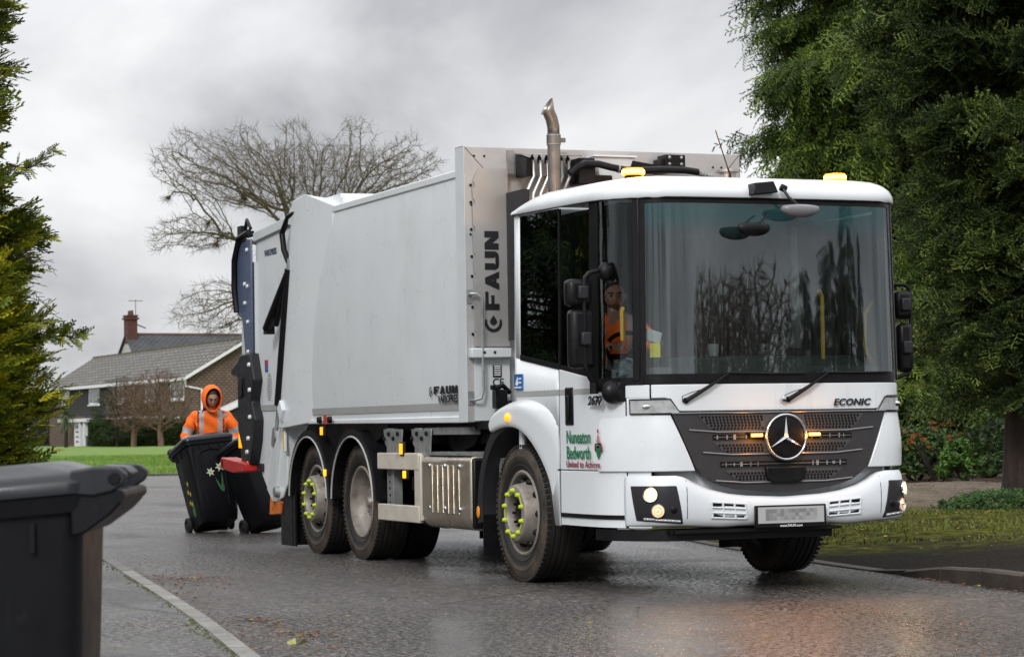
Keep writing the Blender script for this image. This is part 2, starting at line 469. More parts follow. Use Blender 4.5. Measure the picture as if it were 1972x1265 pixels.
WB = 2.02           # front wheel y
sR, sL = SY(2.05, 1), SY(2.05, -1)
def arch(y, g):
    # lower edge of the cab side, cut round the wheel
    c, r = 2.05, .735
    if y <= c-r+.01: return .46
    return .46+math.sqrt(max(0, r*r-(y-c)**2))*.99
def side_y(s): return plan(s)[0].y
cab_mb = MB()
for g in (-1, 1):
    sA, sB = SY(1.2, g), SY(2.05, g)
    def zl(s): return arch(side_y(s), g)
    skin_strip(cab_mb, sA, sB, zl, 1.2, 0, ns=26, nz=1)
    # upper part up to the window line
    def zw(s): y = side_y(s); return float(np.interp(y, [.2, 1.16, 1.95, 2.05], [1.485, 1.615, 1.715, 1.73]))
    skin_strip(cab_mb, SY(1.2, g), sB, 1.2, zw, 0, ns=20, nz=2)
    # rear pillar
    skin_strip(cab_mb, SY(1.93, g), sB, zw, 2.82, 0, ns=3, nz=2)
# lower corner and front valance skin behind the grille
skin_strip(cab_mb, SY(.5, 1), SY(1.195, 1), .48, 1.5, 0, ns=14, nz=2)
skin_strip(cab_mb, SX(-1.0), SX(1.0), .5, 1.0, -.09, ns=24, nz=1)
# floor, back wall
cab_mb.b2(-1.19, 1.19, 2.0, 2.05, .9, 2.83)
cab = obj('cab_shell', cab_mb, white, truck, solid=.02)
fl = MB(); fl.b2(-1.14, 1.14, .62, 1.99, .92, .96); fl.b2(-.9, .9, .2, .62, .92, .96); fl.b2(-1.17, 1.17, 1.96, 1.995, .96, 2.80); fl.b2(-1.05, 1.05, .4, 1.95, 2.76, 2.79)
obj('cab_lining', fl, interior, truck)

# front white panel between windscreen and grille, with corner panels going down beside the grille
fp = MB()
skin_strip(fp, SX(-.985), SX(.985), lambda s: float(np.interp(abs(plan(s)[0].x), [.80, .875], [1.285, 1.380])), 1.475, .004, ns=60, nz=3, th=.02)
obj('front_panel', fp, white, truck, bevel=.006)
for g in (-1, 1):
    m = MB()
    # upper corner panel (beside indicator) and lower corner panel
    def zl2(s): return 1.285+.0*s
    a, b = SY(.50, g), SX(.99*g)
    skin_strip(m, a, b, 1.383, 1.475, .004, ns=12, nz=1, th=.02)
    obj('corner_panel', m, white, truck, bevel=.005)
    m = MB()
    def sq(t, g=g):  # slanted inner edge following the grille
        return None
    # lower panel: quads from corner to slanted grille edge
    pts = []
    nz, ns = 10, 12
    for d in (.004, -.02):
        for j in range(nz+1):
            z = .865+(1.262-.865)*j/nz
            xi = .865-.17*((1.262-z)/.40)**1.0
            s1 = SX(xi*g)
            for i in range(ns+1):
                s = a+(s1-a)*i/ns
                bulge = .012*math.sin(PI*j/nz)
                pts.append(cp(s, z, d+bulge+.02*(1-j/nz)))
    N = (nz+1)*(ns+1); fs = []
    ix = lambda i, j, k=0: k*N+j*(ns+1)+i
    for j in range(nz):
        for i in range(ns):
            fs.append((ix(i, j), ix(i+1, j), ix(i+1, j+1), ix(i, j+1))); fs.append((ix(i, j, 1), ix(i, j+1, 1), ix(i+1, j+1, 1), ix(i+1, j, 1)))
        fs += [(ix(0, j), ix(0, j+1), ix(0, j+1, 1), ix(0, j, 1)), (ix(ns, j), ix(ns, j, 1), ix(ns, j+1, 1), ix(ns, j+1))]
    for i in range(ns): fs += [(ix(i, 0), ix(i, 0, 1), ix(i+1, 0, 1), ix(i+1, 0)), (ix(i, nz), ix(i+1, nz), ix(i+1, nz, 1), ix(i, nz, 1))]
    m.add(pts, fs)
    # outer sliver up to the indicator
    skin_strip(m, a, SY(.235, g), 1.262, 1.383, .004, ns=3, nz=1, th=.02)
    obj('corner_panel', m, white, truck, bevel=.006)
    # indicator lens
    m = MB(); lo, hi = SX(.795*g), SX(.865*g)
    e1 = SY(.22, g)
    for d in (.012, -.01): m.v += [tuple(cp(e1+(lo-e1)*i/10, 1.272, d)) for i in range(11)]+[tuple(cp(e1+(hi-e1)*i/10, 1.372, d)) for i in range(11)]
    for i in range(10): m.f += [(i, i+1, 12+i, 11+i), (22+i, 33+i, 34+i, 23+i), (i, 22+i, 23+i, i+1), (11+i, 12+i, 34+i, 33+i)]; m.mi += [0]*4
    m.f += [(0, 11, 33, 22), (10, 32, 43, 21)]; m.mi += [0]*2
    il = obj('indicator_lamp', m, lens, truck, bevel=.004)
    fr = MB(); fr.tube([cp(e1+(lo-e1)*i/8, 1.272, .013) for i in range(9)]+[cp(hi+(e1-hi)*i/8, 1.372, .013) for i in range(9)]+[cp(e1, 1.272, .01)], .0055, 6)
    obj('lens_frame', fr, dgrey, il)
    bu = MB(); bu.sphere(cp(SX(1.0*g), 1.322, -.0), (.05, .02, .022)); obj('bulb', bu, chrome, il)

# --- near-side door
def zw(s): y = side_y(s); return float(np.interp(y, [.2, 1.16, 1.95, 2.05], [1.485, 1.615, 1.715, 1.73]))
dr = MB(); skin_strip(dr, SY(1.165), SY(.255), .875, zw, .006, ns=24, nz=4, th=.02)
door = obj('cab_door', dr, white, truck, bevel=.004)
m = MB(); skin_strip(m, SY(1.165), SY(.255), .535, .868, .006, ns=24, nz=2, th=.02)
obj('step_cover', m, white, truck, bevel=.004)
m = MB(); skin_strip(m, SY(1.19), SY(.27), .47, .53, .003, ns=20, nz=1, th=.02); skin_strip(m, SY(.248), SY(.1)+0.0, .47, 1.475, .002, ns=8, nz=2, th=.02)
obj('sill_panel', m, white, truck)
m = MB(); skin_strip(m, SY(1.16), SY(.26), .528, .558, .012, ns=20, nz=1, th=.01); obj('step_trim', m, black, truck)
m = MB(); skin_strip(m, SY(.258), SY(.244), .62, .73, .014, ns=2, nz=1, th=.01); obj('door_catch', m, black, truck)
m = MB(); skin_strip(m, SY(1.05), SY(.905), 1.20, 1.478, .016, ns=4, nz=2, th=.02); skin_strip(m, SY(1.0), SY(.955), 1.24, 1.42, .03, ns=2, nz=1, th=.02)
obj('handle', m, black, door, bevel=.01)
m = MB(); skin_strip(m, SY(1.155), SY(.50), 1.423, 1.463, .008, ns=16, nz=1); obj('reflective_stripe', m, stripe, door)
m = MB(); skin_strip(m, SY(2.04), SY(1.175), 1.425, 1.465, .003, ns=10, nz=1); obj('reflective_stripe', m, stripe, truck)
# gaps in the bodywork
m = MB()
skin_strip(m, SY(1.178), SY(1.168), .47, lambda s: zw(s), .003, ns=1, nz=2)
skin_strip(m, SY(.262), SY(.246), .47, 1.48, .0035, ns=1, nz=2)
skin_strip(m, SY(1.5), SY(1.17), .866, .878, .0015, ns=6, nz=1)
skin_strip(m, SX(-.992), SX(-.983), 1.383, 1.478, .003, ns=1, nz=1)
obj_pieces('door_seal', m, black, truck)
for mark in [dict(b='2630', s=.085, y=.60, z=1.345, sx=1.35, bold=.002, mat=ink, sh=.15)]:
    text_mesh('model_badge', mark['b'], mark['s'], chrome, door, (-1.245, mark['y'], mark['z']), (0, -1, 0), (0, 0, 1), sx=mark['sx'], bold=.004, shear=.2, ext=.003)
    text_mesh('model_badge', mark['b'], mark['s'], ink, door, (-1.2492, mark['y'], mark['z']), (0, -1, 0), (0, 0, 1), sx=mark['sx'], bold=.001, shear=.2, ext=.001)
xs = -1.2335
text_mesh('council_lettering', 'Nuneaton', .135, green_ink, door, (xs, 1.035, 1.07), (0, -1, 0), (0, 0, 1), sx=.80, bold=.0012, ext=.0012)
text_mesh('council_lettering', 'Bedworth', .135, green_ink, door, (xs, 1.035, .955), (0, -1, 0), (0, 0, 1), sx=.80, bold=.0012, ext=.0012)
text_mesh('council_motto', 'United to Achieve', .066, red_ink, door, (xs, 1.04, .895), (0, -1, 0), (0, 0, 1), sx=1.13, bold=.0006, ext=.0012, spacing=1.08)
cm = MB(); cy, cz = .465, 1.05
def Q(pts, cur): cm.cur = cur; cm.prism([(cy-a, cz+b) for a, b in pts], 'x', xs-.0010, xs+.003)
Q([(-.035, .005), (.035, .005), (.035, -.03), (.02, -.07), (0, -.095), (-.02, -.07), (-.035, -.03)], 0)
Q([(-.055, .02), (-.04, .015), (-.04, -.045), (-.062, -.03)], 1); Q([(.055, .02), (.04, .015), (.04, -.045), (.062, -.03)], 1)
Q([(-.03, .02), (.03, .02), (.03, .008), (-.03, .008)], 2)
Q([(-.033, .025), (0, .075), (.033, .025)], 3); Q([(-.012, .06), (.012, .06), (0, .09)], 4); Q([(-.012, .10), (.0, .09), (.008, .115), (-.008, .12)], 1)
Q([(-.02, -.0), (.02, -.0), (.02, -.015), (-.02, -.015)], 4)
obj('coat_of_arms', cm, [green_ink, red_ink, ink, pink_ink, gold_ink], door, smooth=0)
m = MB(); m.b2(xs, xs+.01, 1.87, 2.03, 1.48, 1.60); bs = obj('hire_sticker', m, bluest, truck)
m = MB(); m.prism([(2.0, 1.525), (1.96, 1.58), (1.945, 1.52), (1.975, 1.51)], 'x', xs-.002, xs+.004)
for z in (1.565, 1.535): m.b2(xs-.002, xs+.004, 1.885, 1.935, z-.006, z+.006)
m.b2(xs-.002, xs+.004, 1.88, 2.02, 1.493, 1.503)
obj('sticker_print', m, whitel, bs)

# wheel-arch flare
def flare(g):
    m = MB(); c, n = 2.05, 30
    top = [(2.47, 1.235), (2.42, 1.31), (2.30, 1.365), (2.05, 1.405), (1.8, 1.415), (1.55, 1.385), (1.36, 1.33), (1.23, 1.255), (1.19, 1.18), (1.18, 1.05), (1.175, .88)]
    low = [(2.43, 1.15), (2.36, 1.165), (2.2, 1.19), (2.05, 1.195), (1.9, 1.18), (1.73, 1.12), (1.57, 1.01), (1.44, .87), (1.385, .78), (1.36, .70), (1.345, .62)]
    T = np.array(top); Lw = np.array(low); K = 5; rows = []
    for k in range(K+1):
        t = k/K
        off = 0 if k == 0 else min(1, (k+.4)/1.4)
        fade = [1, 1, 1, 1, .95, .85, .66, .42, .26, .16, .10]
        rows.append([(g*(1.212+.078*off*fade[i]*(1 if k < K else .93)), *(T[i]*(1-t)+Lw[i]*t)) for i in range(len(T))])
    rows.append([(g*1.20, *Lw[i]) for i in range(len(T))])
    vs = [v for r in rows for v in r]; w = len(T); fs = [(j*w+i, j*w+i+1, (j+1)*w+i+1, (j+1)*w+i) for j in range(len(rows)-1) for i in range(w-1)]
    m.add(vs, fs); return m
for g in (-1, 1):
    obj('wheel_arch_flare', flare(g), white, truck, solid=.012, sub=1, smooth=60)
m = MB(); m.sphere((-1.285, 2.03, 1.268), (.035, .036, .036)); obj('side_marker_lamp', m, amberd, truck)

# rear half mudguard of the front wheel
def guard(y, r0, a0, a1, x0, x1, mat, parent, zc=.53, th=.018, name='mudguard', n=20, lip=0):
    m = MB(); A = [R(a0+(a1-a0)*i/n) for i in range(n+1)]
    pr = [(y+math.cos(a)*(r0+th), zc+math.sin(a)*(r0+th)) for a in A]+[(y+math.cos(a)*r0, zc+math.sin(a)*r0) for a in reversed(A)]
    vs = []; k = len(A)
    # build as quads so that it shades well
    for x in (x0, x1):
        for a in A: vs.append((x, y+math.cos(a)*(r0+th+lip), zc+math.sin(a)*(r0+th+lip)))
        for a in A: vs.append((x, y+math.cos(a)*r0, zc+math.sin(a)*r0))
    fs = []
    for i in range(k-1):
        fs += [(i, i+1, 2*k+i+1, 2*k+i), (k+i, 3*k+i, 3*k+i+1, k+i+1), (i, k+i, k+i+1, i+1), (2*k+i, 2*k+i+1, 3*k+i+1, 3*k+i)]
    fs += [(0, 2*k, 3*k, k), (k-1, 2*k-1, 4*k-1, 3*k-1)]
    m.add(vs, fs)
    return obj(name, m, mat, parent, bevel=.006)
for g in (-1, 1):
    o = guard(2.05, .66, -8, 88, g*1.255, g*.80, dgrey, truck, th=.09)
    m = MB(); m.b2(g*1.24, g*.86, 2.70, 2.72, .17, .50)
    obj_pieces('mud_flap', m, black, truck)
m = MB(); m.sphere((-1.262, 2.76, .52), (.012, .028, .05)); obj('side_reflector', m, amber0, truck)

# --- glazing
zt = 2.80
m = MB(); skin_strip(m, SX(-1.012), SX(.99), 1.545, zt-.035, .0, ns=48, nz=8)
ws = obj('windscreen', m, wsglass, truck, smooth=80)
m = MB()
skin_strip(m, SX(-1.035), SX(1.035), 1.48, 1.55, .004, ns=48, nz=1, th=.012)
skin_strip(m, SX(-1.035), SX(1.035), zt-.04, zt+.012, .004, ns=48, nz=1, th=.012)
for g in (-1, 1): skin_strip(m, SX((1.008 if g < 0 else .985)*g), SX(1.045*g), 1.5, zt, .004, ns=4, nz=4, th=.012)
obj('windscreen_surround', m, black, truck)
m = MB()
for g in (-1, 1): skin_strip(m, SX(1.035*g), SX(1.07*g), 1.5, zt, .012, ns=2, nz=4, th=.05)
obj_pieces('a_pillar', m, black, truck, bevel=.008)
m = MB(); skin_strip(m, SX(-1.06), SY(.53), 1.5, zt, 0, ns=10, nz=4); obj('quarter_glass', m, sideglass, truck, smooth=80)
m = MB(); skin_strip(m, SX(1.06), SY(.53, 1), 1.5, zt, 0, ns=10, nz=4); obj('quarter_glass', m, darkglass, truck, smooth=80)
m = MB()
for g in (-1, 1): skin_strip(m, SY(.50, g), SY(.62, g), 1.49, zt+.005, .008, ns=4, nz=4, th=.06)
skin_strip(m, SY(1.175), SY(1.155), lambda s: zw(s)+.004, zt+.005, .006, ns=1, nz=2, th=.02)
skin_strip(m, SY(.13), SY(.62), 1.478, 1.53, .009, ns=12, nz=1, th=.03)
skin_strip(m, SY(1.93), SY(.62), lambda s: zw(s)-.004, lambda s: zw(s)+.035, .004, ns=14, nz=1, th=.02)
obj_pieces('door_pillar', m, black, truck)
m = MB(); skin_strip(m, SY(1.16), SY(.61), zw, zt+.01, -.002, ns=10, nz=4); obj('door_window', m, sideglass, door, smooth=80)
m = MB(); skin_strip(m, SY(1.93), SY(1.168), zw, zt+.012, -.001, ns=6, nz=4); obj('rear_side_window', m, darkglass, truck, smooth=80)
m = MB(); skin_strip(m, SY(.6, 1), SY(1.94, 1), zw, zt+.012, -.001, ns=10, nz=4); obj('rear_side_window', m, darkglass, truck, smooth=80)

# --- roof: stacked rings of the plan pulled inwards
rf = MB(); S = [SY(2.05, -1)+(SY(2.05, 1)-SY(2.05, -1))*i/90 for i in range(91)]
prof = [(2.795, .012), (2.81, .022), (2.85, .018), (2.89, -.004), (2.925, -.05), (2.95, -.12), (2.968, -.24), (2.975, -.42)]
rows = []
for z, off in prof:
    row = []
    for s in S:
        p, n = plan(s)
        lean = .018
        x = p.x+n.x*(off)-n.x*.015; y = p.y+n.y*off-n.y*0+(lean*abs(n.y))
        # the roof edge rises a little towards the rear and closes behind
        dz = .035*min(1, max(0, y)/2.05)
        back = max(0, (y-1.55)/.5)
        zz = z+dz-(z-2.80)*.62*back**2.2
        if abs(x) < .02+max(0, -off): pass
        row.append(Vector((x, y, zz)))
    rows.append(row)
w = len(S); vs = [v for r in rows for v in r]
fs = [(j*w+i, j*w+i+1, (j+1)*w+i+1, (j+1)*w+i) for j in range(len(rows)-1) for i in range(w-1)]
rf.add(vs, fs)
# cap between the two sides
b = (len(rows)-1)*w
cap = [rows[-1][i] for i in range(w)]
h = w//2
rf.add([cap[i] for i in range(w)], [(i, i+1, w-2-i, w-1-i) for i in range(h)])
# closing rear face
rf.add([Vector((r[0].x, 2.06, r[0].z)) for r in rows]+[Vector((r[-1].x, 2.06, r[-1].z)) for r in rows], [(j, j+1, len(rows)+j+1, len(rows)+j) for j in range(len(rows)-1)])
roof = obj('roof', rf, white, truck, smooth=50)
m = MB(); m.tube([cp(s, 2.797, .018)+Vector((0, 0, .035*max(0, side_y(s))/2.05)) for s in S[::2]], .006, 6); obj('roof_seal', m, black, truck)

def spot(name, loc, d, energy, cone, c, rad):
    ld = bpy.data.lights.new(name, 'SPOT'); ld.energy = energy; ld.color = c; ld.spot_size = R(cone); ld.spot_blend = .8; ld.shadow_soft_size = rad
    o = bpy.data.objects.new(name, ld); col.objects.link(o); o.parent = truck; o.location = Vector(loc)-truck.location; o.rotation_euler = Vector(d).to_track_quat('-Z', 'Y').to_euler()
# --- grille
gm = MB()
def gx(z, g):   # half width of the grille at height z
    return float(np.interp(z, [.70, .715, .74, .78, .84, .90, 1.27], [.02, .26, .42, .55, .65, .70, .86]))
nz, ns = 22, 30; pts = []
for d in (0.014, -.05):
    for j in range(nz+1):
        z = .705+(1.272-.705)*j/nz
        for i in range(ns+1):
            x = gx(z, 1)*(-1+2*i/ns); pts.append(cp(SX(x), z, d+.02*(1-j/nz)))
N = (nz+1)*(ns+1); ix = lambda i, j, k=0: k*N+j*(ns+1)+i; fs = []
for j in range(nz):
    for i in range(ns): fs += [(ix(i, j), ix(i+1, j), ix(i+1, j+1), ix(i, j+1)), (ix(i, j, 1), ix(i, j+1, 1), ix(i+1, j+1, 1), ix(i+1, j, 1))]
    fs += [(ix(0, j), ix(0, j+1), ix(0, j+1, 1), ix(0, j, 1)), (ix(ns, j), ix(ns, j, 1), ix(ns, j+1, 1), ix(ns, j+1))]
for i in range(ns): fs += [(ix(i, 0), ix(i, 0, 1), ix(i+1, 0, 1), ix(i+1, 0)), (ix(i, nz), ix(i+1, nz), ix(i+1, nz, 1), ix(i, nz, 1))]
gm.add(pts, fs)
grille = obj('grille', gm, grillem, truck, bevel=.004)
def gz(z): return .014+.02*(1-(z-.705)/.567)
# three honeycomb bands, two slots
bands = [(1.145, 1.255, .52, .67), (.985, 1.065, .42, .56), (.785, .865, .33, .48)]
for (z0, z1, w0, w1) in bands:
    m = MB(); hx = MB(); hx2 = []
    n = 24; A = []
    for k, (z, ww) in enumerate(((z0, w0), (z0+.02, w0+.07), (z1, w1))):
        for i in range(n+1): A.append(cp(SX(-ww+2*ww*i/n), z, gz(z)+.004))
    m.add(A, [(k*(n+1)+i, k*(n+1)+i+1, (k+1)*(n+1)+i+1, (k+1)*(n+1)+i) for k in range(2) for i in range(n)])
    m.cur = 1; pz = .0235; px = pz*1.16; j = 0; z = z0+.014
    while z < z1-.006:
        ww = np.interp(z, [z0, z0+.02, z1], [w0, w0+.07, w1])-.02
        x = -ww+(px/2 if j % 2 else 0)
        while x < ww:
            if abs(x) > .165 or abs(z-1.1) > .16:
                c = cp(SX(x), z, gz(z)+.0055)
                m.add([(c.x+.0105*math.cos(R(60*q+30)), c.y, c.z+.0105*math.sin(R(60*q+30))) for q in range(6)], [(0, 1, 2, 3, 4, 5)])
            x += px
        z += pz*.87; j += 1
    bnd = obj('honeycomb_panel', m, [simple('grille_web', (.055, .053, .053), .45), black], grille, smooth=60, fix=False)
    # trim bars
    m = MB(); pth = [(-w0-.22, z0+.012)]+[(-w0-.02, z0-.004)]+[(-w0+2*w0*i/16, z0-.006) for i in range(17)]+[(w0+.02, z0-.004), (w0+.22, z0+.012)]
    m.tube([cp(SX(x), z-(.004), gz(z)+.008) for x, z in pth], [.002]+[.0065]*19+[.002]+[.0]*0 if False else .006, 6)
    obj('trim_bar', m, silver, grille)
for (z0, z1, w0) in ((1.078, 1.118, .50), (.885, .925, .45)):
    m = MB(); n = 24; ww = w0+.06
    m.add([cp(SX(-ww+2*ww*i/n), z, gz(z)+.003) for z in (z0, z1) for i in range(n+1)], [(i, i+1, n+2+i, n+1+i) for i in range(n)])
    sl = obj('air_slot', m, black, grille)
    m = MB(); random.seed(int(z0*1000))
    m.tube([cp(SX(-ww+.01+2*(ww-.01)*i/12), (z0+z1)/2, gz(z0)+.005) for i in range(13)], .0016, 4)
    for k in range(16):
        x = -ww+.05+2*(ww-.05)*k/15+random.uniform(-.02, .02)
        if abs(x) > .17: c = cp(SX(x), (z0+z1)/2, gz(z0)+.005); m.box(c, (random.choice([.004, .01, .02]), .004, (z1-z0)*random.uniform(.5, .95)))
    obj('radiator_pipes', m, galv, grille)
m = MB(); m.tube([cp(SX(x), 1.272, .022) for x in np.linspace(-.86, .86, 20)], .006, 6); obj('trim_bar', m, silver, grille)
m = MB(); m.prism([(-.165, .885), (.165, .885), (.155, .80), (.11, .768), (-.11, .768), (-.155, .80)], 'y', -.062, -.02); obj('radar_sensor', m, black, grille, bevel=.012)
# emblem
em = MB(); em.lathe([(.0, -.066), (.12, -.066), (.145, -.062), (.150, -.05), (.150, -.02)], 'y', (0, 0, 1.092), 40)
emb = obj('emblem_disc', em, black, truck)
m = MB(); T = 48
ring = [(.147, -.060), (.152, -.072), (.160, -.076), (.168, -.070), (.170, -.055), (.160, -.045)]
m.lathe(ring, 'y', (0, 0, 1.092), T, closed=True); obj('emblem_ring', m, chrome, emb, smooth=70)
m = MB(); c = Vector((0, -.070, 1.092))
P = []
for k in range(6):
    a = R(90+60*k); r = .150 if k % 2 == 0 else .019
    P.append((r*math.cos(a), r*math.sin(a)))
V = [(x, -.068, 1.092+z) for x, z in P]+[(0, -.092, 1.092)]
m.add(V, [(i, (i+1) % 6, 6) for i in range(6)]+[(5, 4, 3, 2, 1, 0)]); obj('star', m, chrome, emb, smooth=0)
for g in (-1, 1):
    m = MB(); m.b2(g*.232-.055, g*.232+.055, -.055, -.03, 1.088, 1.128); h = obj('strobe_lamp', m, black, truck, bevel=.004)
    m = MB(); m.b2(g*.232-.047, g*.232+.047, -.060, -.056, 1.097, 1.120); obj('lamp_lens', m, amberb, h, bevel=.002)
    m = MB(); m.b2(g*.232-.043, g*.232+.043, -.064, -.061, 1.100, 1.117); obj('led_row', m, hotamber, h)
    ld = bpy.data.lights.new('strobe_glow', 'POINT'); ld.energy = 1.1; ld.color = (1, .34, .02); ld.shadow_soft_size = .03
    lo_ = bpy.data.objects.new('strobe_glow', ld); col.objects.link(lo_); lo_.parent = truck; lo_.location = Vector((g*.232, -.13, 1.108))-truck.location
    spot('strobe_beam', (g*.232, -.10, 1.108), (g*.2-.25, -1, -.22), 17, 112, (1, .30, .01), .02)

# --- bumper
bm_ = MB()
def btop(x):
    return float(np.interp(abs(x), [0, .3, .45, .60, .70, .78, .84, 1.3], [.668, .682, .700, .735, .775, .822, .835, .835]))
def bbot(x): return float(np.interp(abs(x), [0, .35, .5, .75, 1.0, 1.3], [.462, .466, .458, .470, .475, .47]))
sa, sb = SY(.27, -1), SY(.27, 1)
ns, nz = 90, 9; prf = [(0, .0), (.06, .03), (.2, .052), (.45, .062), (.7, .06), (.9, .048), (1.0, .02), (1.0, -.06)]
pts = []
for (t, off) in prf:
    for i in range(ns+1):
        s = sa+(sb-sa)*i/ns; x = plan(s)[0].x
        ed = min(1, (abs(sa)-abs(s))/.30)
        pts.append(cp(s, bbot(x)+(btop(x)-bbot(x))*t, off*(.25+.75*max(0, ed)) if off > 0 else off))
w = ns+1
bm_.add(pts, [(j*w+i, j*w+i+1, (j+1)*w+i+1, (j+1)*w+i) for j in range(len(prf)-1) for i in range(ns)])
bumper = obj('bumper', bm_, white_pl, truck, solid=.012, smooth=50)
def bo(s, z, d):
    """point on the bumper skin"""
    x = plan(s)[0].x; t = (z-bbot(x))/(btop(x)-bbot(x)); off = np.interp(t, [p[0] for p in prf[:7]], [p[1] for p in prf[:7]])
    ed = min(1, (abs(sa)-abs(s))/.30)
    return cp(s, z, off*(.25+.75*max(0, ed))+d)
m = MB()
for g in (-1, 1):
    m.tube([bo(SX(.775*g), z, .001) for z in np.linspace(.475, .80, 6)], .0025, 5)
obj_pieces('bumper_joint', m, dgrey, bumper)
for g in (-1, 1):
    # lamp pod
    m = MB(); q = [(1.085, .765), (.845, .765), (.80, .495), (1.06, .52)]
    n = 8; pts = []
    def qq(u, v):
        a = Vector(q[0])*(1-u)+Vector(q[1])*u; b = Vector(q[3])*(1-u)+Vector(q[2])*u; return a*(1-v)+b*v
    def S2(x):  # x beyond the front: measured along the skin
        return SX(x)
    for d in (.006, -.03):
        for j in range(n+1):
            for i in range(n+1):
                p = qq(i/n, j/n); pts.append(bo(S2(p.x)*g if False else math.copysign(SX(p.x), g), p.y, d))
    N = (n+1)**2; ix = lambda i, j, k=0: k*N+j*(n+1)+i; fs = []
    for j in range(n):
        for i in range(n): fs += [(ix(i, j), ix(i+1, j), ix(i+1, j+1), ix(i, j+1))]
        fs += [(ix(0, j), ix(0, j+1), ix(0, j+1, 1), ix(0, j, 1)), (ix(n, j), ix(n, j, 1), ix(n, j+1, 1), ix(n, j+1))]
    for i in range(n): fs += [(ix(i, 0), ix(i, 0, 1), ix(i+1, 0, 1), ix(i+1, 0)), (ix(i, n), ix(i+1, n), ix(i+1, n, 1), ix(i, n, 1))]
    m.add(pts, fs); pod = obj('headlamp', m, dgrey, truck, bevel=.006)
    for (x, z, r, mt, nm) in ((.985, .705, .050, lampon, 'headlamp_bulb'), (.95, .590, .046, lampdim, 'headlamp_bulb')):
        s = math.copysign(SX(x), g); c = bo(s, z, .004); nn = (bo(s, z, .05)-bo(s, z, 0)).normalized()
        rt = nn.to_track_quat('Z', 'Y').to_matrix()
        m = MB(); m.lathe([(r, .0), (r*1.08, .008), (r*1.04, .020), (r*.94, .016)], 'z', n=28, closed=True); m.v = [tuple(rt @ Vector(v)+c) for v in m.v]
        obj('lamp_ring', m, chrome, pod)
        m = MB(); m.sphere((0, 0, 0), (r*.96, r*.96, r*.35), 24, 12); m.v = [tuple(rt @ Vector(v)+c+nn*.002) for v in m.v]
        obj('lamp_lens', m, mt, pod)
        if mt is lampon:
            m = MB(); m.sphere((0, 0, 0), (r*.62, r*.62, r*.25), 20, 10); m.v = [tuple(rt @ Vector(v)+c+nn*.010) for v in m.v]; obj('lamp_core', m, lampcore, pod)
        if mt is lampdim:
            m = MB(); m.lathe([(r*.55, .022), (r*.6, .026), (r*.65, .020)], 'z', n=24, closed=True); m.sphere((0, 0, .018), r*.22); m.v = [tuple(rt @ Vector(v)+c) for v in m.v]
            obj('lamp_reflector', m, chrome, pod)
    s = math.copysign(SX(.865), g); c = bo(s, .60, .006); m = MB(); m.sphere(c, (.028, .012, .028)); obj('fog_lamp_blank', m, black, pod)
    m = MB(); m.tube([bo(math.copysign(SX(x), g), z, .012) for x, z in ((1.02, .535), (.95, .528), (.89, .522), (.825, .515))], .009, 8); obj('daytime_lamp_strip', m, lens, pod)
    for k in range(5):
        x = 1.0-.17*k/4; m = MB(); m.sphere(bo(math.copysign(SX(x), g), .533-.016*k/4, .020), .006, 8, 6); obj('led', m, whitel, pod)
    # bumper vents
    m = MB(); P4 = [(.335, .625), (.60, .645), (.59, .535), (.33, .522)] if g > 0 else [(.335, .625), (.60, .645), (.58, .535), (.345, .522)]
    m.add([bo(math.copysign(SX(x), g), z, .003) for x, z in P4], [(0, 1, 2, 3)]); vt = obj('bumper_vent', m, black, truck, smooth=0)
    m = MB()
    for t in (0, .33, .67, 1):
        m.tube([bo(math.copysign(SX(P4[0][0]+(P4[1][0]-P4[0][0])*u), g), (P4[0][1]*(1-t)+P4[3][1]*t)*(1-u)+(P4[1][1]*(1-t)+P4[2][1]*t)*u, .006) for u in (0, .25, .5, .75, 1)], .007, 6)
    for u in (0, .33, .67, 1):
        x0 = P4[0][0]+(P4[1][0]-P4[0][0])*u
        m.tube([bo(math.copysign(SX(x0-.01*t), g), (P4[0][1]*(1-u)+P4[1][1]*u)*(1-t)+(P4[3][1]*(1-u)+P4[2][1]*u)*t, .007) for t in (0, 1)], .008, 6)
    obj('vent_bars', m, white_pl, vt)
for g in (-1, 1): spot('headlamp_beam', (g*.95, -.12, .705), (g*.1-.2, -1, -.12), 6, 95, (1, .74, .40), .05)
# number plate with the blocked-out registration
m = MB(); m.b2(-.285, .285, -.112, -.088, .452, .612); npf = obj('number_plate', m, black, truck, bevel=.006)
m = MB(); m.b2(-.265, .265, -.1150, -.113, .485, .600); obj('plate_face', m, simple('plate_face', (.42, .42, .42), .4, var=.03), npf)
random.seed(11); m = MB(); cols = [simple('plate_smudge', (c, c, c), .5, var=.01) for c in (.30, .24, .34, .20)]
for i in range(14):
    for j in range(3):
        m.cur = random.randrange(4); x = -.205+.0295*i; z = .505+.0265*j; m.b2(x, x+.0295, -.1165, -.1151, z, z+.0265)
obj('blurred_registration', m, cols, npf, smooth=0)
text_mesh('dealer_lettering', 'www.FAUN.com', .026, whitel, npf, (0, -.1125, .4585), (1, 0, 0), (0, 0, 1), bold=.0003, ext=.001, align='CENTER')
m = MB(); skin_strip(m, SY(.6, -1), SX(.40), .375, .455, -.01, ns=30, nz=1, th=.05); m.b2(-.9, .42, -.0, .3, .425, .452)
skin_strip(m, SX(-.86), SX(.44), .430, .450, .055, ns=30, nz=1, th=.06)
obj('air_dam', m, black, truck)
m = MB(); m.b2(-.98, .98, .25, 1.2, .49, .95); m.b2(-.85, .85, .12, .4, .48, .66); obj('under_cab', m, blackm, truck)
text_mesh('model_badge', 'ECONIC', .066, ink, truck, (.415, -.0175, 1.315), (1, .06, 0), (0, 0, 1), sx=1.22, bold=.0016, shear=.25, ext=.003, spacing=1.05)
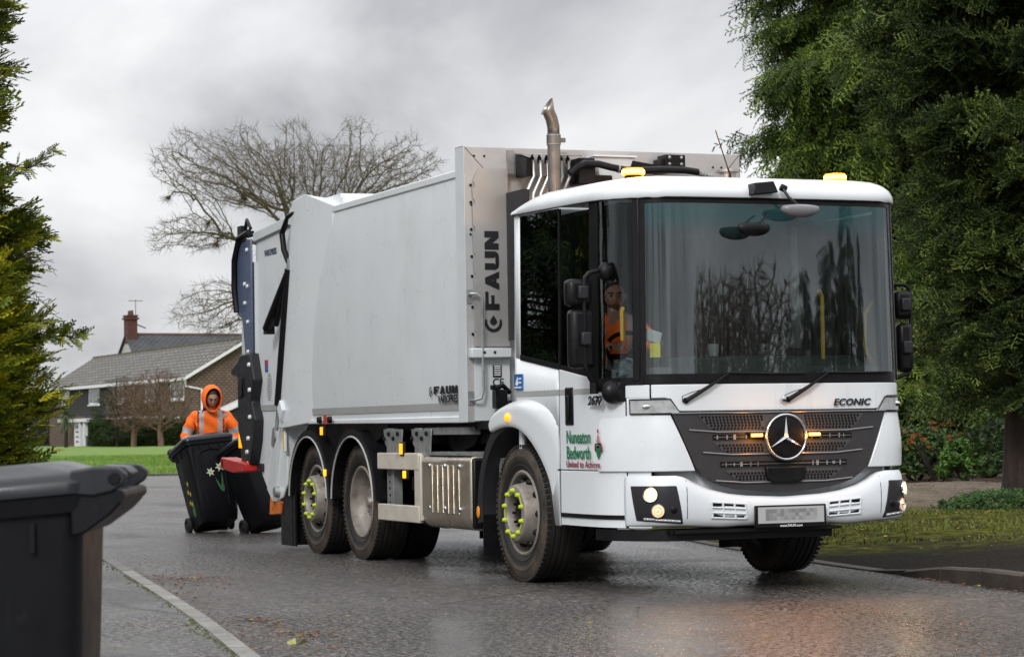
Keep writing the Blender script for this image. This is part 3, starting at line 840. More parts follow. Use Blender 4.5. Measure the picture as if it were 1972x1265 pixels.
m = MB(); m.lathe([(0, -.042), (.012, -.042), (.02, -.038), (.022, -.02)], 'y', (0, 0, 1.362), 20); o = obj('bonnet_lock', m, chrome, truck)
# wipers
for (x0, z0, x1, z1, xa, xb, zb) in ((-.755, 1.36, -.42, 1.555, -.45, .20, 1.548), (.05, 1.36, .38, 1.553, .35, .93, 1.553)):
    m = MB(); a = cp(SX(x0), z0, .02); b = cp(SX(x1), z1, .03)
    m.tube([cp(SX(x0), z0, -.01), a], .022, 10); m.tube([a, a*.55+b*.45+Vector((0, -.015, 0)), b], [.017, .013, .007], 8)
    wp = obj('wiper', m, black, truck)
    m = MB(); m.tube([cp(SX(xa+(xb-xa)*i/10), z1+(zb-z1)*i/10-.003*math.sin(i/10*PI), .018) for i in range(11)], [.004]+[.007]*9+[.003], 6); obj('wiper_blade', m, black, wp)
    m = MB(); m.tube([a+Vector((-.03, 0, -.01)), a+Vector((-.035, -.01, .03)), a+Vector((.03, -.015, .055)), a+Vector((.13, -.01, .08))], .003, 5); obj('washer_hose', m, black, wp)

# --- front mirror and bracket
m = MB(); m.box((-.135, -.02, 2.868), (.20, .13, .085), rotm(0, R(-6), 0), .8); m.tube([(.0, -.05, 2.88), (.045, -.06, 2.86)], .028, 10)
br = obj('front_mirror_bracket', m, black, truck, bevel=.012)
m = MB(); m.tube([(.015, -.07, 2.86), (.04, -.10, 2.80), (.075, -.12, 2.765), (.10, -.12, 2.745)], .011, 8); obj('mirror_arm', m, dgrey, br)
m = MB()
for k in range(9):
    t = k/8; a = math.sin(PI*min(1, max(0, t)))**.5
m.sphere((.115, -.13, 2.715), (.155, .06, .060), 24, 14)
m.v = [(x, y, z if z < 2.735 else 2.735+(z-2.735)*.35) for x, y, z in m.v]
obj('front_mirror', m, mirrorg, br, smooth=60)
# beacons, marker lamps, aerial
for x in (-.84, .84):
    m = MB(); m.lathe([(.0, 2.965), (.062, 2.965), (.065, 2.985), (.058, 2.99), (0, 2.99)], 'z', (x, .63, .02), 24); b_ = obj('beacon', m, black, truck)
    m = MB(); m.lathe([(.0, 3.01), (.078, 3.01), (.082, 3.045), (.076, 3.060), (0, 3.068)], 'z', (x, .63, 0), 28); obj('beacon_lens', m, amberb, b_)
    m = MB(); m.lathe([(.0820, 3.018), (.0850, 3.022), (.0850, 3.044), (.0820, 3.048)], 'z', (x, .63, 0), 28, closed=True); obj('led_ring', m, hotamber, b_)
    ld = bpy.data.lights.new('beacon_glow', 'POINT'); ld.energy = 14; ld.color = (1, .42, .05); ld.shadow_soft_size = .06
    lo_ = bpy.data.objects.new('beacon_glow', ld); col.objects.link(lo_); lo_.location = (x, .53, 3.16-0) ; lo_.parent = truck; lo_.location = Vector((x, .60, 3.12))-truck.location
for g in (-1, 1):
    c = cp(SX(.93*g), 2.86, .0)+Vector((0, .055, 0)); m = MB(); m.box(c, (.15, .06, .038), rotm(R(-20), 0, R(12*g))); mk = obj('roof_marker_lamp', m, dgrey, truck, bevel=.008)
    m = MB(); m.box(c+Vector((0, -.012, .004)), (.115, .05, .026), rotm(R(-20), 0, R(12*g))); obj('marker_lens', m, emis('marker_glow', (1, .62, .35), .7, (.8, .7, .6)), mk, bevel=.004)
m = MB(); m.tube([(-.19, .36, 2.97), (-.19, .36, 3.01), (-.205, .36, 3.05)], [.014, .010, .006], 8); m.tube([(-.205, .36, 3.05), (-.300, .36, 3.325)], .0045, 5); obj('aerial', m, black, truck)
# near-side mirrors
m = MB(); yy = .38
m.tube([(-1.17, yy+.02, 2.30), (-1.22, yy, 2.305), (-1.33, yy-.02, 2.275), (-1.362, yy-.02, 2.24), (-1.368, yy-.02, 2.15), (-1.368, yy-.02, 1.62), (-1.35, yy-.02, 1.56), (-1.29, yy, 1.47), (-1.24, yy, 1.45)], .0165, 10)
m.sphere((-1.19, yy, 2.29), (.055, .05, .07)); m.tube([(-1.30, yy-.01, 1.50), (-1.30, yy-.01, 1.42)], .03, 10); m.box((-1.20, yy+.01, 1.46), (.12, .10, .06))
ma = obj('mirror_arm', m, black, truck)
def mirror(x0, x1, z0, z1, y, parent, flip=1, mat=black):
    m = MB(); m.box(((x0+x1)/2, y+.055, (z0+z1)/2), (x1-x0, .11, z1-z0), rotm(0, 0, R(8*flip))); o = obj('mirror_housing', m, mat, parent, bevel=.035, smooth=60)
    m = MB(); m.box(((x0+x1)/2, y+.115, (z0+z1)/2), ((x1-x0)*.86, .006, (z1-z0)*.88), rotm(0, 0, R(8*flip))); obj('mirror_glass', m, chrome, parent)
    m = MB(); m.box(((x0+x1)/2+.01*flip, y-.012, (z0+z1)/2), (.075, .05, .095)); obj('mirror_clamp', m, dgrey, parent, bevel=.012)
mirror(-1.495, -1.30, 2.04, 2.235, .35, ma); mirror(-1.475, -1.285, 1.60, 2.02, .35, ma)
m = MB(); m.sphere((-1.185, .30, 1.43), (.085, .06, .085)); m.b2(-1.165, -1.10, .25, .35, 1.36, 1.50); obj('kerb_mirror', m, black, ma, bevel=.01)
# far-side mirrors
m = MB(); yy = .50
m.tube([(1.18, yy, 2.22), (1.34, yy, 2.22), (1.385, yy, 2.19), (1.39, yy, 2.1), (1.39, yy, 1.6), (1.36, yy, 1.55), (1.20, yy, 1.5)], .016, 8); ma2 = obj('mirror_arm', m, black, truck)
mirror(1.255, 1.395, 1.96, 2.175, .46, ma2, -1); mirror(1.275, 1.395, 1.56, 1.93, .46, ma2, -1)

# --- cab interior
m = MB(); skin_strip(m, SX(-.97), SX(.97), .97, 1.60, -.10, ns=20, nz=1); m.b2(-1.05, 1.05, .20, .62, 1.0, 1.60); m.box((-.1, .42, 1.63), (1.0, .34, .10)); m.box((.62, .36, 1.62), (.5, .30, .06), rotm(R(18), 0, 0)); m.box((.30, .50, 1.66), (.34, .22, .14))
dash = obj('dashboard', m, dashm, truck, bevel=.02)
m = MB(); m.b2(.14, .40, .33, .36, 1.60, 1.74); obj('dash_screen', m, black, truck, bevel=.02)
m = MB(); m.lathe([(.033, 1.685), (.038, 1.77), (.034, 1.772), (.03, 1.69)], 'z', (-.33, .40, .0), 16); obj('paper_cup', m, paper, truck)
for (x, y) in ((-.80, 1.25), (.05, 1.35), (.70, 1.35)):
    m = MB(); m.box((x, y, 1.42), (.50, .50, .14)); m.box((x, y+.32, 1.78), (.48, .14, .66), rotm(R(-8), 0, 0)); m.box((x, y+.36, 2.17), (.26, .10, .18)); m.box((x, y, 1.17), (.36, .36, .36)); obj('cab_seat', m, seatm, truck, bevel=.04)
m = MB(); cs = Vector((-.80, .74, 1.70)); tl = rotm(R(52), 0, 0)
ringp = [(.22+.016*math.cos(a), .016*math.sin(a)) for a in np.linspace(0, 2*PI, 9)[:-1]]
mm = MB(); mm.lathe(ringp, 'z', n=32, closed=True); mm.box((0, 0, -.01), (.40, .04, .02)); mm.box((0, -.1, -.01), (.04, .2, .02)); mm.lathe([(0, .01), (.06, .0), (.05, -.04), (.02, -.3)], 'z', n=14)
mm.v = [tuple(tl @ Vector(v)+cs) for v in mm.v]; obj('steering_wheel', mm, black, truck)
m = MB(); m.tube([(.575, .40, 1.60), (.575, .40, 2.12), (.59, .47, 2.17)], .016, 8); obj('grab_rail', m, yrail, truck)
m = MB(); m.tube([(.985, .37, 2.08), (.91, .35, 1.99), (.90, .35, 1.76), (.92, .35, 1.70), (.985, .37, 1.61)], .015, 8); obj('grab_rail', m, yrail, truck)
m = MB(); m.tube([(-1.03, .46, 1.80), (-1.03, .46, 2.0), (-1.02, .47, 2.03), (-1.0, .50, 1.98), (-1.0, .50, 1.80)], .016, 8); obj('grab_rail', m, yrail, truck)
m = MB(); m.b2(-.965, -.885, .135, .14, 1.67, 1.77); yt = obj('yellow_tag', m, simple('yellow_tag', (.85, .75, .02), .4), truck)
m = MB(); m.box((-.93, .16, 1.82), (.12, .02, .08), rotm(0, R(15), 0)); obj('paperwork', m, paper, truck)
m = MB(); m.sphere((-1.02, .42, 1.58), (.09, .09, .09), 20, 14); m.v = [(x+.02*math.sin(z*90+y*60), y+.02*math.sin(x*80), z+.015*math.sin(x*70+y*50)) for x, y, z in m.v]; obj('grey_rag', m, simple('rag_cloth', (.10, .14, .15), .9, var=.5, scale=25), truck)
m = MB(); m.tube([(-.13, -.07, 2.85), (-.15, -.12, 2.78), (-.20, -.13, 2.66), (-.23, -.13, 2.62)], .011, 8); m.sphere((-.262, -.13, 2.575), (.130, .04, .060), 24, 14); m.v = [(x, y, z if z < 2.60 else 2.60+(z-2.60)*.35) for x, y, z in m.v]; obj('wide_view_mirror', m, black, br, smooth=60)

# --- wheels
def tyre_mat():
    m = NT('tyre_rubber'); z = m.noise(5, 6, .7)
    c = m.n('ShaderNodeTexCoord'); s = m.n('ShaderNodeSeparateXYZ'); m.l(c.outputs['Object'], s.inputs[0])
    r = m.math('SQRT', m.math('ADD', m.math('POWER', s.outputs[1], 2.0), m.math('POWER', s.outputs[2], 2.0)))
    band = m.ramp(r, (.33, .55), (.352, .05), (.40, .10), (.425, .75), (.49, 1.0), (.512, .5), (.527, .06))
    f = m.math('MULTIPLY', band, m.ramp(z, (.36, 0.15), (.60, 1.0)))
    base = m.mix(f, (.010, .010, .010), (.095, .072, .053))
    m.pbsdf(base, .62, bump=m.noise(60, 3), bstr=.3, bdist=.003); return m.m
tyrem = tyre_mat()
def tyre_mesh(w=.315, Rr=.53, ri=.315):
    m = MB(); h = w/2
    prof = [(ri, -h*.72), (ri+.02, -h*.84), (ri+.05, -h*.94), (ri+.055, -h*.965), (ri+.062, -h*.945), (ri+.07, -h*.97), (ri+.12, -h*1.0), (ri+.125, -h*1.02), (ri+.133, -h*1.0), (Rr-.06, -h*.97), (Rr-.022, -h*.90), (Rr-.006, -h*.80)]
    tr = []
    for k in range(4):
        a = -h*.80+(h*1.6)*(k+1)/5; tr += [(Rr, a-.014), (Rr-.014, a-.009), (Rr-.014, a+.005), (Rr, a+.010)]
    prof = prof+tr+[(Rr-.006, h*.80), (Rr-.022, h*.90), (Rr-.06, h*.97), (ri+.12, h), (ri+.07, h*.97), (ri+.02, h*.84), (ri, h*.72)]
    m.lathe(prof, 'x', n=72)
    # shoulder lugs
    for k in range(72):
        a = 2*PI*k/72
        for g in (-1, 1):
            m.box((g*h*.86, (Rr-.012)*math.cos(a), (Rr-.012)*math.sin(a)), (.03, .020, .026), Matrix.Rotation(a, 3, 'X'))
    return m
def ring_letters(parent, txt, r, a0, da, size, x, mat):
    pass
class Proto: pass
def make_wheel(kind, loc, g=-1):
    """g=-1: outer face towards -x"""
    w = empty('wheel', Vector(loc)-truck.location, parent=truck)
    if g > 0: w.rotation_euler = (0, 0, PI)
    def part(name, m, mat, **k): return obj(name, m, mat, w, world=False, **k)
    part('tyre', tyre_mesh(), tyrem, smooth=30)
    o = -.1575
    if kind == 'steer':
        m = MB(); m.lathe([(.32, o+.045), (.332, o+.022), (.318, o+.012), (.302, o+.022), (.298, o+.06), (.292, o+.12), (.285, o+.135), (.272, o+.130), (.252, o+.085), (.232, o+.02), (.222, o-.035), (.214, o-.050), (.205, o-.054), (.150, o-.054), (.142, o-.040), (.14, o+.04)], 'x', n=48)
        part('rim', m, rimm, smooth=40)
        m = MB(); m.lathe([(.322, o+.03), (.322, .12), (.20, .12)], 'x', n=32); part('brake_drum', m, blackm)
        m = MB(); m.lathe([(.139, o+.02), (.10, o+.03), (.085, o-.01), (.06, o-.015), (.0, o-.015)], 'x', n=24)
        for k in range(8):
            a = 2*PI*k/8; m.box((o-.005, .095*math.cos(a), .095*math.sin(a)), (.04, .02, .02))
        part('hub', m, black)
        for k in range(10):
            a = 2*PI*k/10
            m = MB(); y_, z_ = .252*math.cos(a), .252*math.sin(a)
            m.sphere((o+.060, .248*math.cos(a), .248*math.sin(a)), (.040, .033, .033), 14, 10); part('rim_hole', m, black, smooth=60)
        for k in range(10):
            a = 2*PI*(k+.5)/10; m = MB(); yc, zc = .176*math.cos(a), .176*math.sin(a)
            m.lathe([(.0, o-.084), (.012, o-.082), (.016, o-.072), (.019, o-.060), (.020, o-.054)], 'x', (0, yc, zc), 10)
            b = a+(.17 if k % 2 else -.17)
            m.box((o-.058, .176*math.cos(b), .176*math.sin(b)), (.005, .05, .010), Matrix.Rotation(b+PI/2, 3, 'X'))
            part('nut_indicator', m, yel)
    else:
        m = MB(); m.lathe([(.32, o+.045), (.332, o+.022), (.318, o+.012), (.302, o+.022), (.296, o+.07), (.284, o+.10), (.272, o+.115), (.262, .06), (.20, .085), (.14, .085)], 'x', n=48)
        part('rim', m, rimm, smooth=40)
        m = MB(); m.lathe([(.15, .085), (.145, -.02), (.13, -.05), (.05, -.058), (.035, -.085), (.0, -.09)], 'x', n=28); part('hub', m, rimm, smooth=35)
        for k in range(10):
            a = 2*PI*k/10; m = MB(); m.lathe([(.0, .03), (.014, .03), (.016, .085)], 'x', (0, .17*math.cos(a), .17*math.sin(a)), 8); part('wheel_nut', m, rimm)
        for k in range(10):
            a = 2*PI*(k+.5)/10; m = MB(); m.lathe([(.0, -.062), (.008, -.062), (.009, -.045)], 'x', (0, .105*math.cos(a), .105*math.sin(a)), 6); part('hub_bolt', m, galv)
        m = MB(); m.lathe([(.53, .17), (.53, .45), (.30, .45), (.30, .17)], 'x', n=48); part('inner_tyre', m, black)
    return w
YF, YM, YT = 2.02, 5.90, 7.25
wf = make_wheel('steer', (-1.045, YF, .53)); wf.rotation_euler = (0, 0, R(0.0))
def wcopy(src, loc, flip):
    c = copy_tree(src, truck); c.location = Vector(loc)-truck.location; c.rotation_euler = (0, 0, PI if flip else 0); return c
wcopy(wf, (1.045, YF, .53), True)
wcopy(wf, (-1.045, YT, .53), False); wcopy(wf, (1.045, YT, .53), True)
wm = make_wheel('drive', (-1.045, YM, .53)); wcopy(wm, (1.045, YM, .53), True)
# maker-like raised lettering is left as plain ribs on the tyre
m = MB()
for y in (YF, YM, YT): m.tube([(-.9, y, .53), (.9, y, .53)], .09, 12)
m.sphere((0, YM, .53), (.28, .22, .22)); obj('axle', m, blackm, truck)

# --- chassis
m = MB()
for g in (-1, 1): m.b2(g*.38, g*.46, 1.9, 8.6, .78, 1.05)
m.b2(-1.0, 1.0, 2.3, 8.0, 1.06, 1.20); m.b2(-1.15, 1.15, 2.55, 8.3, 1.18, 1.25)
for y in (2.6, 4.4, 5.2, 6.6, 8.2): m.b2(-.45, .45, y, y+.1, .8, 1.0)
m.b2(-.9, .9, 3.0, 4.9, .50, .80); m.b2(-.3, 1.1, 2.4, 5.2, .45, .95)
obj('chassis', m, blackm, truck)
m = MB(); m.b2(-1.20, -1.10, 3.10, 4.15, 1.14, 1.20); m.b2(-1.14, -.9, 2.4, 2.6, .25, .95); obj_pieces('chassis_rail', m, galv, truck)
m = MB(); m.prism([(3.25, 1.17), (4.05, 1.17), (3.95, 1.02), (3.72, .98), (3.4, 1.05)], 'x', -1.05, -1.02); obj('bracket_plate', m, blackm, truck, bevel=.01)

# stainless tank between the axles
m = MB(); m.prism([(-1.26, .93), (-1.22, .965), (-.85, .965), (-.85, .36), (-1.18, .36), (-1.235, .40), (-1.26, .47)], 'y', 2.93, 4.08)
tank = obj('fuel_tank', m, tankm, truck, bevel=.02)
m = MB()
for k in range(6):
    y = 3.20+k*.125; m.box((-1.264, y, .69), (.012, .055 if k % 2 else .055, .40))
obj('pressed_rib', m, tankm, tank, bevel=.008)
m = MB()
for y in (3.16, 3.5, 3.86):
    for z in (.53, .88): m.lathe([(0, -1.279), (.017, -1.277), (.022, -1.262)], 'x', (0, y, z), 10)
obj_pieces('tank_bolt', m, chrome, tank)
m = MB(); m.b2(-1.255, -.85, 2.88, 2.925, .38, .95); obj('tank_end', m, black, tank, bevel=.02)
m = MB(); m.b2(-1.24, -.86, 2.98, 3.98, .968, .99)
for k in range(15): m.box((-1.05, 3.03+k*.062, .993), (.34, .02, .008))
obj('tread_plate', m, galv, tank)
# side guard
m = MB(); m.b2(-1.27, -1.225, 4.13, 5.20, .84, .985); m.b2(-1.27, -1.225, 4.13, 5.20, .39, .535); m.b2(-1.265, -1.23, 4.09, 4.25, .41, .97)
obj('side_guard', m, cream, truck, bevel=.008)
for y in (4.22, 4.95):
    m = MB(); m.b2(-1.21, -1.12, y, y+.16, .40, 1.2); gp = obj('guard_post', m, galv, truck, bevel=.004)
    m = MB(); m.prism([(y-.30, 1.19), (y+.2, 1.19), (y+.16, 1.06), (y-.06, .93), (y-.26, .95)], 'x', -1.225, -1.213); obj('guard_bracket', m, galv, gp, bevel=.004)
    m = MB()
    for k in range(4): m.lathe([(0, -1.245), (.018, -1.243), (.02, -1.226)], 'x', (0, y-.2+.12*k, 1.15-.04*(k % 2)), 8)
    for k in range(7): m.box((-1.212, y+.08, .55+.06*k), (.006, .02, .02))
    obj_pieces('bracket_bolt', m, black, gp)
for (y, z, r) in ((4.55, .50, .15), (4.28, .50, .14)):
    m = MB(); m.sphere((-.95, y, z), (.20, r, .17), 20, 12); obj('air_tank', m, dgrey, truck)
m = MB(); m.b2(-1.12, -.9, 4.25, 4.72, .66, .78); obj('battery_box', m, black, truck, bevel=.01)
for (y, z, s, parent) in ((4.52, 1.02, .075, 0), (4.44, .80, .05, 0), (6.77, 1.185, .06, 0), (6.68, .79, .05, 0), (9.19, .87, .05, 1)):
    m = MB(); x = -1.275 if not parent else -1.30
    m.b2(x-.006, x+.02, y-.045, y+.045, z-s*.8, z+s*.8); b_ = obj('side_lamp', m, dgrey, truck, bevel=.004)
    m = MB(); m.b2(x-.016, x-.007, y-.035, y+.035, z-s*.62, z+s*.62); obj('lamp_lens', m, amberb if s > .05 else amber, b_, bevel=.004)
# rear mudguards with pale edging
for y in (YM, YT):
    o = guard(y, .60, 2, 178, -1.275, -.72, black, truck, th=.02)
    m = MB(); n = 20
    for a in (0,): m.tube([(-1.283, y+math.cos(R(2+176*i/n))*.60, .53+math.sin(R(2+176*i/n))*.60) for i in range(n+1)], .0085, 6)
    obj('mudguard_edging', m, simple('pale_edging', (.42, .42, .40), .5), o)
    m = MB(); A = [R(2+176*i/n) for i in range(n+1)]
    m.add([(-1.276, y+math.cos(a)*r, .53+math.sin(a)*r) for r in (.60, .665) for a in A]+[(-1.262, y+math.cos(a)*.665, .53+math.sin(a)*.665) for a in A]+[(-.8, y+math.cos(a)*.65, .53+math.sin(a)*.65) for a in A],
          [(j*(n+1)+i, j*(n+1)+i+1, (j+1)*(n+1)+i+1, (j+1)*(n+1)+i) for j in range(3) for i in range(n)])
    obj('mudguard_flange', m, black, o, smooth=50)
    guard(y, .60, 2, 178, 1.275, .72, black, truck, th=.02)
m = MB(); m.prism([(7.86, .53), (8.22, .62), (8.2, 1.0), (7.5, 1.26), (5.2, 1.26), (5.2, 1.18), (5.55, 1.08), (6.1, 1.12), (6.57, .8), (7.0, 1.1), (7.5, 1.05), (7.75, .85)], 'x', -1.16, -1.12); obj('splash_panel', m, black, truck)
m = MB(); m.b2(-1.24, -.75, 7.87, 7.89, .06, .62); m.prism([(7.8, .05), (8.28, .05), (8.3, .62), (7.8, .62)], 'x', -1.24, -1.22); obj_pieces('mud_flap', m, black, truck)
m = MB(); m.b2(.75, 1.24, 7.87, 7.89, .06, .62); obj_pieces('mud_flap', m, black, truck)
for (y) in (7.18, 6.86):
    m = MB(); m.lathe([(0, -1.31), (.03, -1.305), (.035, -1.27)], 'x', (0, y-.35, 1.29), 12); obj('rubber_buffer', m, black, truck)
m = MB(); m.b2(-1.282, -1.27, 6.64, 6.72, 1.25, 1.335); obj('warning_label', m, redst, truck)
# ================================================================== TRUCK: COMPACTOR BODY
def bx_(y):  # rear of the side wall runs slanted along the column
    return 0
m = MB()
def wall(u, v, g=-1):
    z = 1.28+(3.245-1.28)*v
    yr = 7.62-.80*v          # slanted rear edge
    y = 3.12+(yr-3.12)*u
    b = .035*math.sin(PI*min(1, v*1.0))**.7
    return (g*(1.225+b), y, z)
for g in (-1, 1): m.grid(lambda u, v: wall(u, v, g), 20, 14)
body = obj_pieces('body_side', m, white, truck, smooth=50)
m = MB()
for g in (-1, 1):
    m.prism([(3.12, 3.245), (6.75, 3.245), (6.70, 3.305), (3.12, 3.305)], 'x', g*1.15, g*1.240)
    m.prism([(3.12, 1.235), (7.6, 1.255), (7.58, 1.29), (3.12, 1.29)], 'x', g*1.1, g*1.245)
m.b2(-1.2, 1.2, 3.12, 6.9, 3.27, 3.31)
obj('body_roof', m, white, truck, bevel=.008)
m = MB(); m.b2(-1.2595, -1.2, 3.15, 7.28, 1.335, 1.395)
m2 = MB(); m2.add([wall(i/20*.985+.005, v, -1) for v in (.030, .062) for i in range(21)], [(i, i+1, 22+i, 21+i) for i in range(20)])
m2.v = [(x-.004, y, z) for x, y, z in m2.v]
obj('reflective_stripe', m2, stripe, body)
# hidden volume that closes the body
m = MB(); m.b2(-1.18, 1.18, 3.2, 7.5, 1.26, 3.26); obj('hopper_tank', m, flange, truck)
# slanted rear columns: outer flat face, sloping face back to the wall, three-cornered top
for g in (-1, 1):
    xo, xi = g*1.335, g*1.235
    V = [(xo, 7.45, 3.44), (xo, 7.02, 3.47), (xi, 6.45, 3.31), (g*1.0, 6.3, 3.31), (g*1.0, 7.45, 3.44),
         (xo, 8.02, 1.22), (xo, 7.86, 1.22), (xi, 7.22, 1.27), (g*1.0, 7.22, 1.27), (g*1.0, 8.02, 1.22)]
    m = MB(); m.add(V, [(0, 1, 6, 5), (1, 2, 7, 6), (2, 3, 8, 7), (3, 4, 9, 8), (4, 0, 5, 9), (0, 4, 3, 2, 1), (5, 6, 7, 8, 9)])
    m.prism([(7.45, 3.44), (7.56, 3.36), (7.62, 3.22), (7.50, 3.20)], 'x', xo, g*1.1)
    obj('body_column', m, white, truck, bevel=.008)
m = MB(); m.b2(-1.15, 1.15, 6.5, 7.4, 3.30, 3.43); m.tube([(-1.22, 6.20, 3.30), (-1.22, 6.20, 3.36), (-1.22, 6.27, 3.36), (-1.22, 6.27, 3.30)], .012, 6); obj('roof_beam', m, white, truck, bevel=.01)
# small lettering on the side wall
def block_word(name, word, origin, right, h, wd, gap, mat, parent, st=.34, ext=.003, label=None):
    """heavy extended block capitals made of polygons; right/up vectors in world"""
    L = {'F': [[(0, 0), (st, 0), (st, .36), (.8, .36), (.8, .58), (st, .58), (st, .78), (1, .78), (1, 1), (0, 1)]],
         'A': [[(0, 0), (.34, 0), (.5, .52), (.5, 1), (.34, 1)], [(1, 0), (.66, 0), (.5, .52), (.5, 1), (.66, 1)], [(.30, .20), (.70, .20), (.62, .40), (.38, .40)]],
         'U': [[(0, 1), (0, .25), (.10, .06), (.25, 0), (.25, .25), (st+.01, .32), (st+.01, 1)], [(.25, 0), (.75, 0), (.75, .24), (.25, .24)], [(1, 1), (1, .25), (.90, .06), (.75, 0), (.75, .25), (1-st-.01, .32), (1-st-.01, 1)]],
         'N': [[(0, 0), (st, 0), (st, .98), (0, 1)], [(1-st, 0), (1, 0), (1, 1), (1-st, 1)], [(0, 1), (.36, 1), (1, 0), (.64, 0)]]}
    m = MB(); r = Vector(right).normalized(); u = Vector((0, 0, 1)); n = r.cross(u); o = Vector(origin)
    return m, L, r, u, n, o
def faun(parent, origin, right, up, h, wd, gap, mat, name='maker_lettering'):
    m, L, r, u, n, o = block_word(name, 'FAUN', origin, right, h, wd, gap, mat, parent)
    u = Vector(up).normalized(); n = r.cross(u); x = 0
    for ch in 'FAUN':
        for q, poly in enumerate(L[ch]):
            e = .003+.0006*q
            vs = [o+r*(x+a*wd)+u*(b*h)+n*e for a, b in poly]; vb = [v-n*.004 for v in vs]; k = len(vs)
            m.add(vs+vb, [tuple(range(k)), tuple(range(2*k-1, k-1, -1))]+[(i, (i+1) % k, k+(i+1) % k, k+i) for i in range(k)])
        x += wd*(1.0)+gap
    return obj(name, m, mat, parent, smooth=0)
def eye(parent, c, right, up, s, mat):
    r = Vector(right); u = Vector(up); n = r.cross(u); m = MB(); c = Vector(c)
    K = 20
    out = [(.5*s*math.cos(a), .5*s*math.sin(a)) for a in [PI*.36+i/K*PI*1.28 for i in range(K+1)]]
    inn = [(.10*s+.42*s*math.cos(a), .36*s*math.sin(a)) for a in [PI*.45+i/K*PI*1.1 for i in range(K+1)]]
    P = [c+r*a+u*b+n*.003 for a, b in out]+[c+r*a+u*b+n*.003 for a, b in inn]
    m.add(P, [(i, i+1, K+2+i, K+1+i) for i in range(K)])
    drop = [(.0, .22), (.13, .15), (.30, .0), (.13, -.15), (.0, -.22), (-.12, -.12), (-.16, 0), (-.12, .12)]
    m.add([c+r*(a+.05)*s*1.2+u*b*s+n*.0035 for a, b in drop], [tuple(range(8))])
    return obj('maker_emblem', m, mat, parent, smooth=0, fix=False)
faun(body, (-1.254, 3.76, 1.478), (0, -1, 0), (0, 0, 1), .066, .125, .018, ink)
eye(body, (-1.254, 3.83, 1.50), (0, -1, 0), (0, 0, 1), .085, ink)
text_mesh('model_lettering', 'VARIOPRES', .088, ink, body, (-1.256, 3.66, 1.405), (0, -1, 0), (0, 0, 1), sx=1.05, bold=.003, ext=.001)

# --- front frame
m = MB(); F0, F1 = 2.97, 3.14
m.b2(-1.255, 1.255, F0, F1, 3.25, 3.475)
for g in (-1, 1): m.b2(g*.88, g*1.255, F0, F1, 1.24, 3.25)
frame = obj('front_frame', m, framem, truck, bevel=.004)
m = MB(); m.b2(-1.262, -1.256, F0-.004, F1+.02, 1.24, 3.48); m.b2(-1.262, -.85, F0+.01, F1+.02, 3.476, 3.482); obj('frame_flange', m, flange, frame)
m = MB(); m.b2(-.88, .88, 3.02, 3.1, 1.24, 3.25); obj('bulkhead', m, framem, truck)
m = MB()
m.tube([(-1.25, F0-.001, 3.47), (-1.06, F0-.001, 3.27)], .0025, 4); m.tube([(1.25, F0-.001, 3.47), (1.10, F0-.001, 3.30)], .0025, 4)
for (x, z) in ((-1.17, 3.40), (-1.08, 3.40), (-1.20, 3.0), (-1.21, 2.76), (1.08, 3.36), (1.0, 3.36)): m.lathe([(0, F0-.006), (.010, F0-.005), (.010, F0)], 'y', (x, 0, z), 8)
obj_pieces('frame_rivet', m, dgrey, frame)
m = MB(); zs = [1.85]
pl = [(-.885, 1.85), (-1.195, 1.85)]
for z in (1.95, 2.17, 2.42, 2.58, 2.80, 3.02, 3.16): pl += [(-1.195+.0, z-.03), (-1.175, z-.015), (-1.175, z+.015), (-1.19, z+.03)]
pl += [(-1.145, 3.28), (-1.13, 3.30), (-.885, 3.30)]
m.prism(pl, 'y', F0-.018, F0-.010)
fplate = obj('steel_nameplate', m, simple('stainless_sheet', (.43, .42, .405), .38, .45, var=.12, scale=2.2), truck)
m = MB()
for z in (1.95, 2.17, 2.42, 2.58, 2.80, 3.02, 3.16): m.lathe([(0, F0-.016), (.011, F0-.014), (.013, F0-.008)], 'y', (-1.205, 0, z), 8)
obj_pieces('plate_bolt', m, black, fplate)
faun(fplate, (-.975, F0-.020, 2.145), (0, 0, 1), (-1, 0, 0), .122, .150, .014, ink)
# the emblem below the word
eye(fplate, (-1.03, F0-.020, 2.04), (0, 0, 1), (-1, 0, 0), .15, ink)
m = MB(); m.b2(-1.25, -.9, F0-.09, F0-.005, 1.755, 1.835); sh_ = obj('frame_shelf', m, flange, truck, bevel=.01)
m = MB()
for x in (-1.14, -1.05): m.lathe([(0, F0-.096), (.012, F0-.095), (.012, F0-.09)], 'y', (x, 0, 1.80), 8)
obj_pieces('shelf_bolt', m, dgrey, sh_)
m = MB(); m.b2(-1.20, -.89, F0-.012, F0-.004, 1.25, 1.755); obj('service_panel', m, flange, truck)
m = MB(); m.b2(-1.04, -.965, F0-.020, F0-.013, 1.60, 1.70); pb = obj('data_plate', m, dgrey, truck)
m = MB()
for k in range(4): m.b2(-1.03, -.975, F0-.024, F0-.021, 1.615+k*.018, 1.623+k*.018)
m.b2(-1.03, -.975, F0-.024, F0-.021, 1.685, 1.695)
obj('data_rows', m, whitel, pb)
text_mesh('ce_mark', 'CE', .085, ink, truck, (-1.045, F0-.0145, 1.53), (1, 0, 0), (0, 0, 1), bold=.001, ext=.001)
m = MB(); m.tube([(-1.235, F0-.01, 2.27), (-1.235, F0-.05, 2.275), (-1.19, F0-.07, 2.275), (-1.15, F0-.08, 2.24), (-1.15, F0-.08, 1.50), (-1.17, F0-.08, 1.43), (-1.22, F0-.06, 1.415), (-1.235, F0-.01, 1.415)], .0125, 8)
for z in (2.25, 1.43): m.b2(-1.25, -1.21, F0-.012, F0-.002, z-.05, z+.06)
obj('frame_grab_rail', m, galv, truck)
